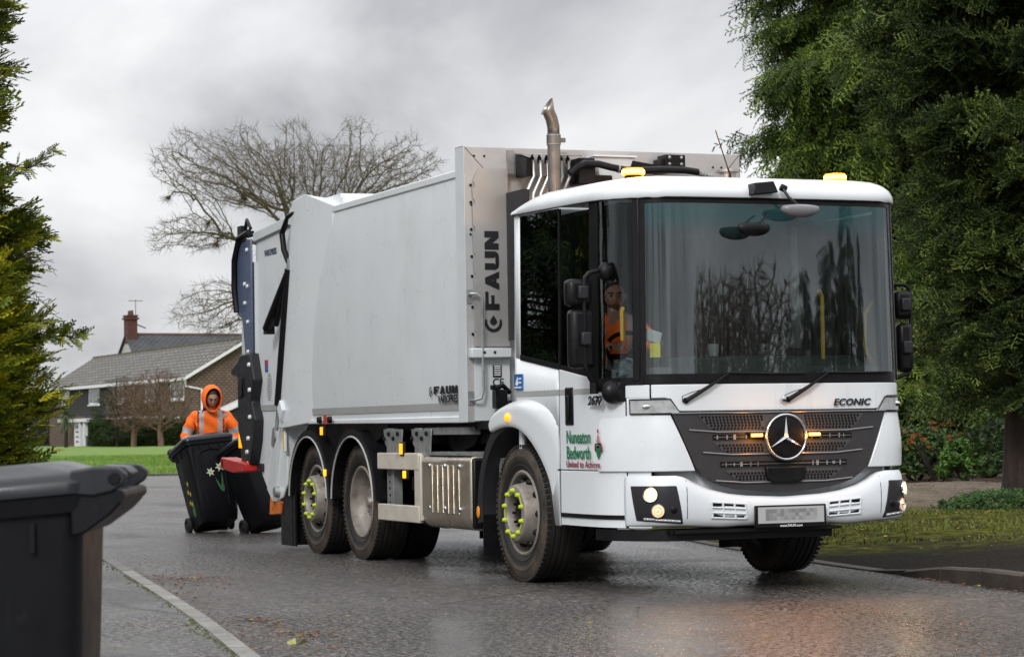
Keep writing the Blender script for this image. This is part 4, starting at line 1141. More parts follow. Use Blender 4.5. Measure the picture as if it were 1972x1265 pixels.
m = MB(); random.seed(3)
m.box((-1.02, 2.86, 1.42), (.10, .10, .15)); m.tube([(-1.08, 2.84, 1.50), (-1.0, 2.84, 1.53), (-.93, 2.86, 1.47)], .022, 8); m.tube([(-1.03, 2.82, 1.34), (-1.03, 2.80, 1.25)], .03, 8); m.box((-1.09, 2.83, 1.515), (.04, .04, .04)); m.box((-.95, 2.84, 1.36), (.04, .06, .10))
obj('cab_latch', m, black, truck, bevel=.008)
m = MB(); m.b2(-.90, -.84, 2.6, 2.96, 1.9, 3.1); obj('cable_duct', m, dgrey, truck)
# roof-level plumbing between cab and body
m = MB()
for x in (-.855, -.38): m.b2(x-.03, x+.03, F0-.02, F0-.004, 3.26, 3.452)
obj_pieces('lifting_bracket', m, galv, truck)
m = MB(); m.prism([(2.70, 3.22), (2.70, 3.36), (2.94, 3.42), (2.94, 3.22)], 'x', -.82, -.77)
for k in range(6): m.lathe([(0, 3.33), (.018, 3.33), (.018, 3.375), (.009, 3.385), (.009, 3.40)], 'z', (-.745+.063*k, 2.76, 0), 8)
vb = obj('valve_block', m, black, truck, bevel=.006)
m = MB(); m.add([(-.83, 2.92, 3.42), (-.35, 2.92, 3.42), (-.35, 2.66, 3.385), (-.83, 2.66, 3.385)], [(0, 1, 2, 3)]); obj('valve_cover', m, galv, vb, solid=.006)
for k in range(6):
    m = MB(); x = -.745+.063*k
    m.tube([(x, 2.74, 3.35), (x, 2.73, 3.22), (x-.07, 2.72, 3.08), (x-.10, 2.72, 2.85)], .0135, 7); obj('hydraulic_pipe', m, steel, truck)
m = MB(); m.tube([(-.655, 2.52, 2.6), (-.655, 2.52, 3.46)], .052, 20); m.tube([(-.655, 2.52, 3.455), (-.655, 2.52, 3.53)], .058, 20)
m.box((-.59, 2.50, 3.49), (.05, .03, .035))
n = 20; c = []
path = [(-.655, 2.52, 3.53), (-.656, 2.52, 3.60), (-.672, 2.515, 3.66), (-.70, 2.51, 3.715), (-.715, 2.505, 3.76)]
m.tube(path, [.050, .050, .050, .050, .050], n, cap=False)
# slant-cut mouth
k0 = len(m.v)-n
for i in range(k0, len(m.v)):
    x, y, z = m.v[i]; m.v[i] = (x, y, z+(x+.715)*1.15+.0)
exh = obj('exhaust_stack', m, pipem, truck, solid=.004, smooth=50)
m = MB(); m.tube([(-.655, 2.52, 3.452), (-.655, 2.52, 3.46)], .0585, 20); m.tube([(-.655, 2.52, 3.527), (-.655, 2.52, 3.535)], .0585, 20); obj_pieces('exhaust_clamp', m, galv, exh)
m = MB(); m.box((-.28, 2.80, 3.27), (.16, .2, .22), None, .9); m.b2(-.40, -.02, 2.78, 2.86, 3.18, 3.25); obj('junction_box', m, black, truck, bevel=.01)
m = MB(); m.prism([(-.17, 3.405), (.21, 3.405), (.16, 3.31), (.17, 3.18), (-.12, 3.18), (-.13, 3.31)], 'y', 2.82, 2.95); hc = obj('hopper_cover', m, flange, truck, bevel=.01)
m = MB(); m.b2(-.175, .215, 2.80, 2.96, 3.405, 3.418); obj('cover_lip', m, white, hc)
m = MB(); m.prism([(.18, 3.38), (.50, 3.335), (.50, 3.31), (.16, 3.32)], 'y', 2.82, 2.95); obj('black_gusset', m, black, truck)
m = MB(); m.tube([(-.46, 2.66, 3.24), (-.40, 2.66, 3.29), (-.32, 2.66, 3.325), (-.2, 2.66, 3.325), (-.08, 2.66, 3.30), (.05, 2.66, 3.28), (.25, 2.66, 3.285), (.40, 2.66, 3.295), (.60, 2.68, 3.295), (.72, 2.70, 3.285)], .030, 12)
hs_ = obj('rubber_hose', m, black, truck, smooth=60)
m = MB(); m.tube([(-.03, 2.66, 3.291), (-.015, 2.66, 3.289)], .034, 12); m.tube([(.71, 2.70, 3.285), (.80, 2.72, 3.26), (.92, 2.74, 3.25)], .024, 10); m.tube([(.78, 2.71, 3.266), (.80, 2.72, 3.262)], .030, 10); obj('hose_fitting', m, galv, hs_)
m = MB(); m.lathe([(0, 3.20), (.07, 3.20), (.07, 3.29), (.10, 3.292), (.10, 3.31), (.07, 3.312), (.05, 3.32), (0, 3.32)], 'z', (1.02, 2.74, 0), 16); m.box((.93, 2.74, 3.24), (.1, .06, .06)); obj('hydraulic_filter', m, steel, truck)
m = MB(); m.b2(.46, .65, 2.78, 2.93, 3.33, 3.435); m.b2(.42, .50, 2.80, 2.93, 3.28, 3.40); sb_ = obj('sensor_box', m, black, truck, bevel=.006)
m = MB()
for (x, z) in ((.50, 3.41), (.61, 3.41), (.50, 3.355), (.61, 3.355)): m.sphere((x, 2.775, z), .015, 8, 6)
obj_pieces('sensor_bolt', m, galv, sb_)

# --- tailgate
m = MB()
tail = [(9.02, 3.21), (7.50, 3.29), (7.62, 2.6), (7.95, 1.25), (8.02, .66), (8.15, .53), (8.42, .47), (8.68, .58), (9.1, .92)]
m.prism(tail, 'x', -1.255, -1.15); m.prism(tail, 'x', 1.15, 1.255)
m.b2(-1.16, 1.16, 7.6, 9.3, 1.0, 3.15); m.b2(-1.2, 1.2, 7.6, 9.0, 3.10, 3.2)
tg = obj('tailgate', m, white, truck, bevel=.01)
m = MB(); m.prism([(9.02, 3.25), (7.46, 3.34), (7.46, 3.245), (9.02, 3.155)], 'x', -1.285, -1.1); obj('tailgate_beam', m, flange, truck, bevel=.006)
m = MB(); m.prism([(8.02, 1.62), (8.13, 1.62), (8.62, .60), (8.42, .48)], 'x', -1.285, -1.2); obj('hinge_beam', m, flange, truck, bevel=.006)
m = MB(); m.prism([(8.36, 1.22), (8.28, 1.24), (8.26, 1.12), (8.36, 1.03), (8.41, 1.05)], 'x', -1.30, -1.25); obj('tailgate_catch', m, galv, truck, bevel=.006)
m = MB(); m.lathe([(0, -1.31), (.05, -1.305), (.06, -1.25)], 'x', (0, 8.3, .58), 16); obj('pivot_pin', m, galv, truck)
m = MB(); m.prism([(8.62, .56), (8.66, .34), (8.25, .36), (8.2, .48), (8.42, .5)], 'x', -1.25, -1.05); obj('orange_bracket', m, orangem, truck, bevel=.006)
m = MB(); m.b2(-1.262, -1.256, 8.25, 9.0, 1.40, 1.46); m.b2(-1.2625, -1.2565, 8.0, 8.24, 1.38, 1.44); obj('reflective_stripe', m, stripe, tg)
m = MB(); m.prism([(7.96, 1.42), (7.86, 1.50), (7.78, 1.40), (7.86, 1.28)], 'x', -1.37, -1.26); m.b2(-1.30, -1.27, 7.93, 7.99, .98, 1.24); obj('safety_catch', m, white_pl, truck, bevel=.01)
m = MB(); m.b2(-1.306, -1.301, 7.95, 7.975, 1.0, 1.2); obj('yellow_strip', m, yrail, truck)
text_mesh('model_lettering', 'VARIOPRESS', .085, simple('blue_grey_ink', (.06, .07, .11), .5), tg, (-1.257, 8.70, 2.985), (0, -1, 0), (0, .06, 1), sx=.92, bold=.004, ext=.001)
m = MB(); m.b2(-1.262, -1.256, 8.62, 8.72, 1.80, 1.92); st = obj('small_sticker', m, bluest, tg)
m = MB(); m.b2(-1.2645, -1.2625, 8.62, 8.72, 1.87, 1.92); m.b2(-1.2645, -1.2625, 8.64, 8.66, 1.81, 1.86); o = obj('sticker_cap', m, redst, truck)
m = MB()
for k in range(13):
    a = (.02+.013*k); z = 1.78-.022*k; w_ = .10*math.sin(PI*(k+1)/14)**.6+.02; m.tube([(-1.258, 8.60-w_, z), (-1.262, 8.60, z-.004), (-1.258, 8.60+w_*.6, z)], .0032, 4)
obj('vent_ribs', m, stripe, truck)
# rams
m = MB(); m.tube([(-1.335, 7.60, 2.78), (-1.345, 7.98, 1.45)], .042, 10); m.tube([(-1.335, 7.62, 2.72), (-1.38, 8.22, 2.22)], .050, 10); m.tube([(-1.335, 7.62, 2.72), (-1.345, 8.02, 2.25)], .03, 8); m.box((-1.36, 8.22, 2.21), (.09, .10, .09)); ram = obj('hydraulic_ram', m, black, truck)
m = MB(); m.tube([(-1.335, 7.80, 2.05), (-1.35, 8.04, 1.20)], .02, 8); m.tube([(-1.33, 7.58, 2.88), (-1.335, 7.60, 2.76)], .028, 8); obj('ram_rod', m, galv, ram)
m = MB(); m.tube([(-1.30, 7.35, 3.33), (-1.33, 7.60, 3.30), (-1.345, 7.78, 3.15), (-1.345, 7.72, 2.98), (-1.335, 7.60, 2.85)], .030, 10)
for k in range(10): pass
obj('rubber_hose', m, black, truck, smooth=60)
# bin lift: blue sheet, dark side cheeks, red bumper
m = MB(); m.prism([(8.98, 3.19), (9.30, 3.17), (9.50, 3.08), (9.50, 2.42), (9.32, 2.36), (9.22, 1.97), (8.98, 1.97)], 'x', -1.325, -1.30); bl = obj('blue_side_sheet', m, bluepl, truck, bevel=.012)
m = MB()
for (y, z) in ((9.10, 3.08), (9.10, 2.70), (9.2, 2.73), (9.2, 2.53), (9.10, 2.33), (9.10, 2.02)): m.lathe([(0, -1.345), (.018, -1.342), (.022, -1.325)], 'x', (0, y, z), 10)
obj_pieces('sheet_bolt', m, whitel, bl)
m = MB(); m.b2(-1.28, -1.22, 9.0, 9.5, 1.95, 2.95); obj('side_sheet_backing', m, flange, truck)
m = MB(); m.b2(-1.30, -1.24, 9.42, 9.56, 3.0, 3.36); m.tube([(-1.32, 9.05, 3.26), (-1.34, 9.35, 3.22), (-1.35, 9.50, 3.0), (-1.35, 9.52, 2.7), (-1.34, 9.47, 2.45)], .035, 8); m.box((-1.3, 9.2, 3.25), (.1, .22, .06)); m.tube([(-1.3, 9.05, 3.30), (-1.3, 9.18, 3.40), (-1.3, 9.25, 3.30)], .02, 6); obj('lift_hose', m, black, truck)
m = MB(); m.b2(-1.33, -1.27, 9.14, 9.22, 3.22, 3.28); obj('yellow_valve', m, yrail, truck)
chk = [(8.96, 2.0), (9.30, 2.0), (9.42, 1.93), (9.66, 1.86), (9.66, 1.79), (9.42, 1.76), (9.42, 1.2), (9.20, .92), (8.98, .84), (8.84, 1.10), (8.80, 1.32), (8.93, 1.5), (8.82, 1.72)]
m = MB(); m.prism(chk, 'x', -1.36, -1.24); ck = obj('lift_side_cheek', m, simple('lift_plastic', (.017, .017, .020), .45, var=.2, spec=.3), truck, bevel=.02)
m = MB(); m.prism([(9.05, .84), (9.50, .86), (9.60, 1.15), (9.56, 1.46), (9.28, 1.50), (9.30, 1.05)], 'x', -1.30, -1.22); m.prism([(9.36, 1.84), (9.62, 1.83), (9.62, 1.50), (9.36, 1.50)], 'x', -1.20, -1.05); obj_pieces('lift_cheek_guard', m, MATS['lift_plastic'], truck, bevel=.02)
m = MB(); m.prism([(9.30, 1.44), (9.50, 1.41), (9.50, 1.15), (9.30, 1.04)], 'x', -1.315, -1.30); m.prism([(9.35, 1.74), (9.2, 1.76), (9.2, 1.56), (9.35, 1.54)], 'x', -1.375, -1.36); obj_pieces('recess_shade', m, black, ck, bevel=.008)  # black plates put the shade of the recesses onto the cheek
m = MB()
for (y, z) in ((8.94, 1.88), (8.93, 1.62), (8.93, 1.34), (9.0, 1.12), (9.05, .98)): m.lathe([(0, -1.385), (.020, -1.382), (.025, -1.36)], 'x', (0, y, z), 10)
obj_pieces('cheek_bolt', m, whitel, ck)
m = MB(); m.b2(-1.33, -1.29, 9.46, 9.50, 1.02, 1.22); obj('amber_strip', m, amberd, truck, bevel=.006)
m = MB(); m.lathe([(0, 1.52), (.05, 1.515), (.07, 1.48), (.07, 1.47)], 'z', (-1.22, 9.55, 0), 14); obj('emergency_button', m, redpl, truck)
m = MB(); m.prism([(9.0, .86), (9.95, .92), (9.95, .80), (9.5, .76), (9.0, .78)], 'x', -1.40, -1.22); m.b2(-1.40, -1.0, 9.85, 9.97, .80, .90); obj('red_bumper', m, redpl, truck, bevel=.01)
m = MB(); m.b2(-1.1, 1.1, 9.1, 9.3, .9, 1.7); m.b2(-1.1, 1.1, 9.0, 9.15, .55, .95); m.b2(-1.28, -1.1, 8.8, 9.1, .78, .86); obj('lift_carriage', m, dgrey, truck, bevel=.01)
# ================================================================== GROUND, ROAD, KERBS
fw = Vector((.3777, .9259, 0)); rt_ = Vector((.9259, -.3777, 0)); eye0 = Vector((-8.389, -15.489, 0))
def G(l, d, z=0): return eye0+fw*d+rt_*l+Vector((0, 0, z))       # l metres right, d metres ahead of where the photographer stood

def ground_mat():
    m = NT('rough_grass_ground'); z = m.noise(.35, 8, .7)
    base = m.ramp(z, (.35, (.030, .042, .014)), (.6, (.060, .085, .022)))
    m.pbsdf(base, .9, bump=m.noise(30, 4), bstr=.6, bdist=.03); return m.m
g = MB(); g.add([(-900, -900, -.03), (900, -900, -.03), (900, 900, -.03), (-900, 900, -.03)], [(0, 1, 2, 3)])
obj('ground', g, ground_mat(), kind='structure', smooth=0)

def asphalt(name, dark=(.009, .0080, .0072), lite=(.108, .098, .090), wet=.5, moss=0):
    m = NT(name)
    c = m.n('ShaderNodeTexCoord')
    v = m.n('ShaderNodeTexVoronoi'); v.inputs['Scale'].default_value = 62; m.l(c.outputs['Object'], v.inputs[0])
    v2 = m.n('ShaderNodeTexVoronoi'); v2.inputs['Scale'].default_value = 42; m.l(c.outputs['Object'], v2.inputs[0])
    sv = m.n('ShaderNodeSeparateColor'); m.l(v.outputs['Color'], sv.inputs[0])
    v3 = m.n('ShaderNodeTexVoronoi'); v3.inputs['Scale'].default_value = 30; m.l(c.outputs['Object'], v3.inputs[0]); s3 = m.n('ShaderNodeSeparateColor'); m.l(v3.outputs['Color'], s3.inputs[0])
    gv = m.math('ADD', m.math('MULTIPLY', sv.outputs[0], .55), m.math('MULTIPLY', s3.outputs[0], .45))
    stone = m.ramp(gv, (.12, dark), (.5, tuple(a*.55+b*.45 for a, b in zip(dark, lite))), (.80, lite), (.95, (.34, .31, .28)))
    gr = m.noise(7.0, 15, .92)
    stone = m.mix(.62, stone, m.ramp(gr, (.38, tuple(x*.5 for x in dark)), (.47, tuple(a*.6+b*.4 for a, b in zip(dark, lite))), (.56, tuple(x*1.25 for x in lite)), (.64, (.40, .37, .33))))
    g13 = m.noise(27, 3, .8); stone = m.mix(1.0, stone, m.ramp(g13, (.40, .25), (.5, .9), (.60, 2.3)), 'MULTIPLY')
    big = m.noise(.55, 7, .62, dist=.6)
    patch = m.ramp(big, (.36, .86), (.64, 1.12))
    base = m.mix(1.0, stone, patch, 'MULTIPLY')
    # brown needle litter worked into the surface
    lit = m.ramp(m.noise(1.5, 9, .78, dist=1.2), (.60, 0.0), (.72, .55))
    base = m.mix(m.math('MULTIPLY', lit, m.ramp(m.noise(50, 3), (.45, 0.0), (.6, 1.0))), base, (.11, .050, .028))
    if moss:
        mm = m.ramp(m.noise(1.3, 9, .75, dist=.8), (.56, 0.0), (.66, moss)); base = m.mix(mm, base, (.085, .105, .012))
    wetn = m.noise(.30, 4, .5, dist=.6, sc=(1.3, .8, 1))
    rough = m.ramp(wetn, (.40, .17), (.52, .36), (.66, .60))
    rough = m.math('ADD', rough, m.math('MULTIPLY', m.math('SUBTRACT', m.ramp(g13, (.42, 0.0), (.58, 1.0)), .5), .42))
    hgt = m.math('ADD', m.math('MULTIPLY', v2.outputs['Distance'], .8), m.math('ADD', m.math('MULTIPLY', gr, 3.0), m.math('MULTIPLY', g13, 2.4)))
    v4 = m.n('ShaderNodeTexVoronoi', feature='DISTANCE_TO_EDGE'); v4.inputs['Scale'].default_value = .33
    wv = m.n('ShaderNodeMix', data_type='VECTOR'); wv.inputs[0].default_value = .12; m.l(c.outputs['Object'], wv.inputs[4]); nn = m.n('ShaderNodeTexNoise'); nn.inputs['Scale'].default_value = 1.6; nn.inputs['Detail'].default_value = 6; m.l(c.outputs['Object'], nn.inputs[0]); m.l(nn.outputs['Color'], wv.inputs[5]); m.l(wv.outputs[1], v4.inputs[0])
    crk = m.math('MULTIPLY', m.ramp(v4.outputs['Distance'], (.0, 1.0), (.006, 0.0)), m.ramp(m.noise(.5, 3), (.50, 0.0), (.56, .85)))
    base = m.mix(crk, base, (.004, .004, .004))
    trk = m.ramp(m.noise(.9, 5, .6, sc=(1.5, .16, 1)), (.42, .88), (.60, 1.06)); base = m.mix(1.0, base, trk, 'MULTIPLY')
    p = m.pbsdf(base, rough, spec=.42, bump=hgt, bstr=wet, bdist=.014)
    return m.m
m = MB()
road = [(-60, -30), (30, -30), (30, 12), (26, 68.5), (-5, 68.5), (-60, 68.5)]
P = [G(a, b) for a, b in [(-70, -12), (60, -12), (60, 30), (30, 68), (-70, 70)]]
m.add(P, [(0, 1, 2, 3, 4)]); m.v = [(x, y, 0) for x, y, z in m.v]
obj('road', m, asphalt('wet_asphalt'), kind='structure', smooth=0)

# left pavement with its kerb stones
kl = [(-5.25, -22), (-5.22, -12), (-5.18, -7), (-5.02, -4.6), (-4.76, -2.91), (-4.43, -.97), (-3.98, 1.95), (-3.55, 4.9), (-3.20, 7.25)]
def resample(pts, step):
    pts = [Vector((*p, 0)) for p in pts]; out = [pts[0]]; 
    # catmull-rom
    dense = []
    for i in range(len(pts)-1):
        p0 = pts[max(0, i-1)]; p1 = pts[i]; p2 = pts[i+1]; p3 = pts[min(len(pts)-1, i+2)]
        n = max(2, int((p2-p1).length/.1))
        for k in range(n):
            t = k/n; dense.append(.5*((2*p1)+(p2-p0)*t+(2*p0-5*p1+4*p2-p3)*t*t+(3*p1-p0-3*p2+p3)*t**3))
    dense.append(pts[-1]); acc = 0; out = [dense[0]]
    for a, b in zip(dense, dense[1:]):
        acc += (b-a).length
        if acc >= step: out.append(b); acc = 0
    if (out[-1]-dense[-1]).length > .05: out.append(dense[-1])
    return out
KL = resample(kl, .30)
m = MB(); far = [(-16, 10.5), (-30, -22)]
edge = [(p.x-.09, p.y) for p in KL]
for i in range(len(edge)-1):
    a, b = edge[i], edge[i+1]; m.add([(a[0], a[1], .034), (b[0], b[1], .034), (b[0]-14, b[1]+2.0, .034), (a[0]-14, a[1]+2.0, .034)], [(0, 1, 2, 3)])
obj('pavement', m, asphalt('pavement_tarmac', (.030, .029, .029), (.085, .080, .076), .35, moss=.55), kind='structure', smooth=0)
def kerb_mat(name, a, b):
    m = NT(name); z = m.noise(2.5, 8, .7); base = m.ramp(z, (.3, a), (.7, b)); gi = m.n('ShaderNodeNewGeometry'); base = m.mix(1.0, base, m.ramp(gi.outputs['Random Per Island'], (0, .70), (1, 1.1)), 'MULTIPLY')
    base = m.mix(m.ramp(m.noise(60, 2), (.35, .5), (.5, 0.0)), base, tuple(x*.4 for x in a))
    m.pbsdf(base, .62, bump=m.noise(80, 3), bstr=.4, bdist=.004); return m.m
m = MB(); K9 = resample(kl, .915)
def kerb_block(m, a, b, w, z, side=-1, ch=.02, gap=.006):
    t = (b-a).normalized(); n = Vector((-t.y, t.x, 0))*side*-1
    a = a+t*gap*1.8; b = b-t*gap*1.8
    zb = -.03
    za, zc = (z, z) if isinstance(z, (int, float)) else z
    def sec(p, zz): return [p+Vector((0, 0, zb)), p+Vector((0, 0, zz-ch)), p+n*ch+Vector((0, 0, zz)), p+n*w+Vector((0, 0, zz)), p+n*w+Vector((0, 0, zb))]
    A = sec(a, za); B = sec(b, zc); m.add(A+B, [(i, (i+1) % 5, 5+(i+1) % 5, 5+i) for i in range(5)]+[(4, 3, 2, 1, 0), (5, 6, 7, 8, 9)])
for a, b in zip(K9, K9[1:]): kerb_block(m, a, b, .115, .038+.002*random.random(), side=-1, ch=.012)
obj('kerb', m, kerb_mat('damp_kerb_stone', (.14, .135, .12), (.33, .315, .285)), kind='structure', smooth=0)
# moss in the joint behind the kerb
def strip_moss():
    m = MB()
    for i in range(len(KL)-1):
        a, b = KL[i], KL[i+1]
        for k in range(13 if math.sin(i*1.3)+math.sin(i*.37) > -.3 else 3):
            t = random.random(); p = a.lerp(b, t)+Vector((-.125-abs(random.gauss(0, .018+.03*max(0, math.sin(i*.9)))), 0, .036)); s = random.uniform(.005, .014)
            q = random.uniform(0, PI); c = Vector((math.cos(q), math.sin(q), 0))*s; e = Vector((-c.y, c.x, 0))
            h = Vector((0, 0, random.uniform(.002, .010)))
            m.add([p-c, p+e, p+c, p-e, p+h], [(0, 1, 4), (1, 2, 4), (2, 3, 4), (3, 0, 4)])
    return m
mossm = simple('moss', (.055, .066, .012), .95, var=.4, scale=3)
tag(obj('moss', strip_moss(), mossm, smooth=0, fix=False), 'line of bright moss in the joint behind the left kerb', 'moss', kind='stuff')

# right verge behind the dropped kerb
kr = [(.35, -9), (.75, -5), (1.0, -3), (1.24, -1.14), (1.40, .1), (1.57, 1.3), (1.78, 2.75), (2.24, 5.05), (2.60, 6.6), (3.3, 9.5), (5, 15), (8, 24), (13, 36), (20, 50)]
KR = resample(kr, .45)
def hk(y): return float(np.interp(y, [-.2, .05, 1.25, 1.4], [.118, .112, .010, .010]))
offs = [0, .12, .3, .6, 1, 1.5, 2, 2.6, 3.3, 4.2, 5.2, 6.5, 8, 10, 13, 17, 22, 30, 45]
def vz(p, o):
    base = hk(p.y)+.004
    r = min(1, o/3.0)
    return base*(1-r)+(.10+.05*r)*r+max(0, o-4)*.010+(.02*math.sin(p.x*1.7+o*2.3)+.015*math.sin(p.y*2.9+o)) * min(1, o/2)
m = MB(); vs = []
for p in KR:
    for o in offs: vs.append((p.x+.12+o, p.y-.25*o, vz(p, o)))
w = len(offs); m.add(vs, [(j*w+i, j*w+i+1, (j+1)*w+i+1, (j+1)*w+i) for j in range(len(KR)-1) for i in range(w-1)])
def verge_mat():
    m = NT('verge_soil_moss_and_brick')
    c = m.n('ShaderNodeTexCoord'); s = m.n('ShaderNodeSeparateXYZ'); m.l(c.outputs['Object'], s.inputs[0])
    # distance measured away from the road corner
    d = m.math('ADD', m.math('MULTIPLY', s.outputs[0], .3777), m.math('MULTIPLY', s.outputs[1], .9259))
    d = m.math('ADD', d, 17.51)
    d = m.math('ADD', d, m.math('MULTIPLY', m.math('SUBTRACT', m.noise(.6, 7, .7), .5), 4.0))
    f = m.math('DIVIDE', d, 50.0)
    tar = m.ramp(m.noise(40, 3, .6), (.35, (.006, .005, .004)), (.65, (.045, .036, .027)))
    mo = m.ramp(m.noise(3.2, 9, .82), (.38, (.028, .020, .010)), (.49, (.065, .070, .010)), (.60, (.17, .18, .016)))
    soil = m.ramp(m.noise(9, 8, .8), (.3, (.045, .028, .018)), (.7, (.10, .065, .042)))
    br = m.n('ShaderNodeTexBrick'); br.inputs['Scale'].default_value = 4.2; br.inputs['Color1'].default_value = (.40, .31, .25, 1); br.inputs['Color2'].default_value = (.35, .29, .23, 1); br.inputs['Mortar'].default_value = (.06, .05, .03, 1); br.inputs['Mortar Size'].default_value = .03
    m.l(c.outputs['Object'], br.inputs[0])
    brk = m.mix(m.ramp(m.noise(1.4, 9, .8), (.48, 0.0), (.62, .8)), br.outputs[0], (.075, .085, .025))
    brk = m.mix(m.ramp(m.noise(3, 9, .8), (.55, 0.0), (.62, .7)), brk, (.08, .04, .022))
    a = m.mix(m.ramp(f, (.425, 0.0), (.455, 1.0)), tar, mo)
    a = m.mix(m.ramp(f, (.56, 0.0), (.60, 1.0)), a, brk)
    # pale gravelly dropped crossing beside the kerb further along
    a = m.mix(m.ramp(f, (.85, 0.0), (.93, 1.0)), a, soil)
    m.pbsdf(a, .95, spec=.12, bump=m.noise(22, 6, .8), bstr=1.0, bdist=.05); return m.m
obj('verge', m, verge_mat(), kind='structure', smooth=60)
m = MB(); K9 = resample(kr, .60)
for a, b in zip(K9, K9[1:]): kerb_block(m, a, b, .125, (hk(a.y)+.006, hk(b.y)+.006), side=1, ch=.016 if hk(b.y) > .03 else .006)
obj('kerb', m, kerb_mat('dark_kerb_stone', (.030, .024, .020), (.085, .068, .055)), kind='structure', smooth=0)

# moss and short grass tufts on the verge
n = 15000; a_ = rng.uniform(3.0, 10.5, n); dd = 21.6+6.8*rng.uniform(0, 1, n)**1.0; ll = a_*dd/28
P = np.stack([eye0.x+fw.x*dd+rt_.x*ll, eye0.y+fw.y*dd+rt_.y*ll, 0*dd], 1)
keep = (np.sin(P[:, 0]*2.1+P[:, 1]*.8)+np.sin(P[:, 0]*.9-P[:, 1]*2.7)+rng.normal(0, .7, n)) > -.1; P = P[keep]; n = len(P)
cc = P[:, :2]; kra = np.array([(p.x, p.y) for p in KR]); j_ = np.argmin(np.linalg.norm(cc[:, None]-kra[None], axis=2), axis=1); dist = np.linalg.norm(cc-kra[j_], axis=1)
P[:, 2] = .10+.05*np.minimum(1, dist/3)
a = rng.uniform(0, 2*PI, n); hh = rng.uniform(.015, .05, n); w_ = rng.uniform(.006, .014, n)
dx = np.stack([np.cos(a)*w_, np.sin(a)*w_, 0*a], 1); tip = np.stack([rng.normal(0, .02, n), rng.normal(0, .02, n), hh], 1)
V = np.concatenate([P-dx, P+dx, P+tip], 0); F = np.stack([np.arange(n), np.arange(n)+n, np.arange(n)+2*n], 1)
gv_ = NT('moss_blades'); gi = gv_.n('ShaderNodeNewGeometry'); gv_.pbsdf(gv_.ramp(gi.outputs['Random Per Island'], (0, (.04, .05, .008)), (1, (.15, .17, .02))), .9)
tag(np_mesh('grass', V, F, gv_.m), 'short mossy grass on the verge right of the lorry', 'grass', kind='stuff')
# grass bank across the road
m = MB()
def lz(l, d): return .05+.25*math.sin(min(1, (d-68)/60)*PI/2)+.04*math.sin(l*.7)*math.sin(d*.31)
L = [(-70+2.2*i) for i in range(48)]; D = [68+1.3**k*1.0-1 for k in range(19)]
m.add([G(l, d, lz(l, d)) for d in D for l in L], [(j*48+i, j*48+i+1, (j+1)*48+i+1, (j+1)*48+i) for j in range(len(D)-1) for i in range(47)])
def lawn_mat():
    m = NT('mown_lawn'); base = m.ramp(m.noise(1.2, 8, .75), (.3, (.085, .16, .012)), (.7, (.15, .25, .022)))
    m.pbsdf(base, .8, bump=m.noise(14, 4), bstr=.8, bdist=.05); return m.m
obj('lawn', m, lawn_mat(), kind='structure', smooth=60)
m = MB()
for i in range(30): a = G(-30+2*i, 67.85); b = G(-28+2*i, 67.85); kerb_block(m, Vector((a.x, a.y, 0)), Vector((b.x, b.y, 0)), .14, .06, side=-1)
obj('kerb', m, kerb_mat('far_kerb_stone', (.05, .045, .04), (.12, .11, .10)), kind='structure', smooth=0)
# grass blades
n = 26000
ll = rng.uniform(-16, -8.2, n); dd = 68+rng.power(1.0, n)*34
ll = ll*(dd/70)
P = np.stack([eye0.x+fw.x*dd+rt_.x*ll, eye0.y+fw.y*dd+rt_.y*ll, np.full(n, .04)+.25*np.sin(np.minimum(1, (dd-68)/60)*PI/2)], 1)
a = rng.uniform(0, 2*PI, n); hh = rng.uniform(.05, .13, n); ww = .012+.0*a
dx = np.stack([np.cos(a)*ww, np.sin(a)*ww, 0*a], 1); tip = np.stack([rng.normal(0, .03, n), rng.normal(0, .03, n), hh], 1)
V = np.concatenate([P-dx, P+dx, P+tip], 0); F = np.stack([np.arange(n), np.arange(n)+n, np.arange(n)+2*n], 1)
gb = NT('grass_blades'); gi = gb.n('ShaderNodeNewGeometry'); gb.pbsdf(gb.ramp(gi.outputs['Random Per Island'], (0, (.06, .14, .012)), (1, (.19, .30, .03))), .7)
tag(np_mesh('grass', V, F, gb.m), 'bright green grass blades of the bank across the road', 'grass', kind='stuff')

# fallen leaves and needles
def litter(name, pts, mat, smin, smax, label, zoff=.004):
    m = MB()
    for p in pts:
        s = random.uniform(smin, smax); q = random.uniform(0, 2*PI); c = Vector((math.cos(q), math.sin(q), 0)); e = Vector((-c.y, c.x, 0)); el = random.uniform(.25, .7)
        b = Vector(p)+Vector((0, 0, zoff)); h = lambda: Vector((0, 0, random.uniform(0, s*.45)))
        m.add([b-c*s+h(), b+e*s*el+h(), b+c*s+h(), b-e*s*el+h()], [(0, 1, 2), (0, 2, 3)])
    o = obj(name, m, mat, smooth=0, fix=False); tag(o, label, 'leaf litter', kind='stuff'); return o
leafm = NT('dead_leaves'); gi = leafm.n('ShaderNodeNewGeometry'); leafm.pbsdf(leafm.ramp(gi.outputs['Random Per Island'], (0, (.05, .022, .012)), (.6, (.16, .07, .03)), (.92, (.28, .13, .04)), (1, (.30, .32, .06))), .7)
random.seed(5); pts = []
def clump(cx, cy, sx_, sy, n, z=0):
    for _ in range(n): pts.append((cx+random.gauss(0, sx_), cy+random.gauss(0, sy), z))
clump(-3.35, 3.9, .22, .55, 420); clump(-3.75, 2.0, .10, .5, 60); clump(-4.05, -.45, .07, .10, 90); clump(-4.05, -.9, .06, .16, 60); clump(-4.12, -1.7, .10, .18, 170); clump(-4.3, -2.6, .15, .35, 60)
for _ in range(420): t = random.random(); p = KL[int(t*(len(KL)-2))]; pts.append((p.x+abs(random.gauss(0, .12))+.02, p.y, 0))
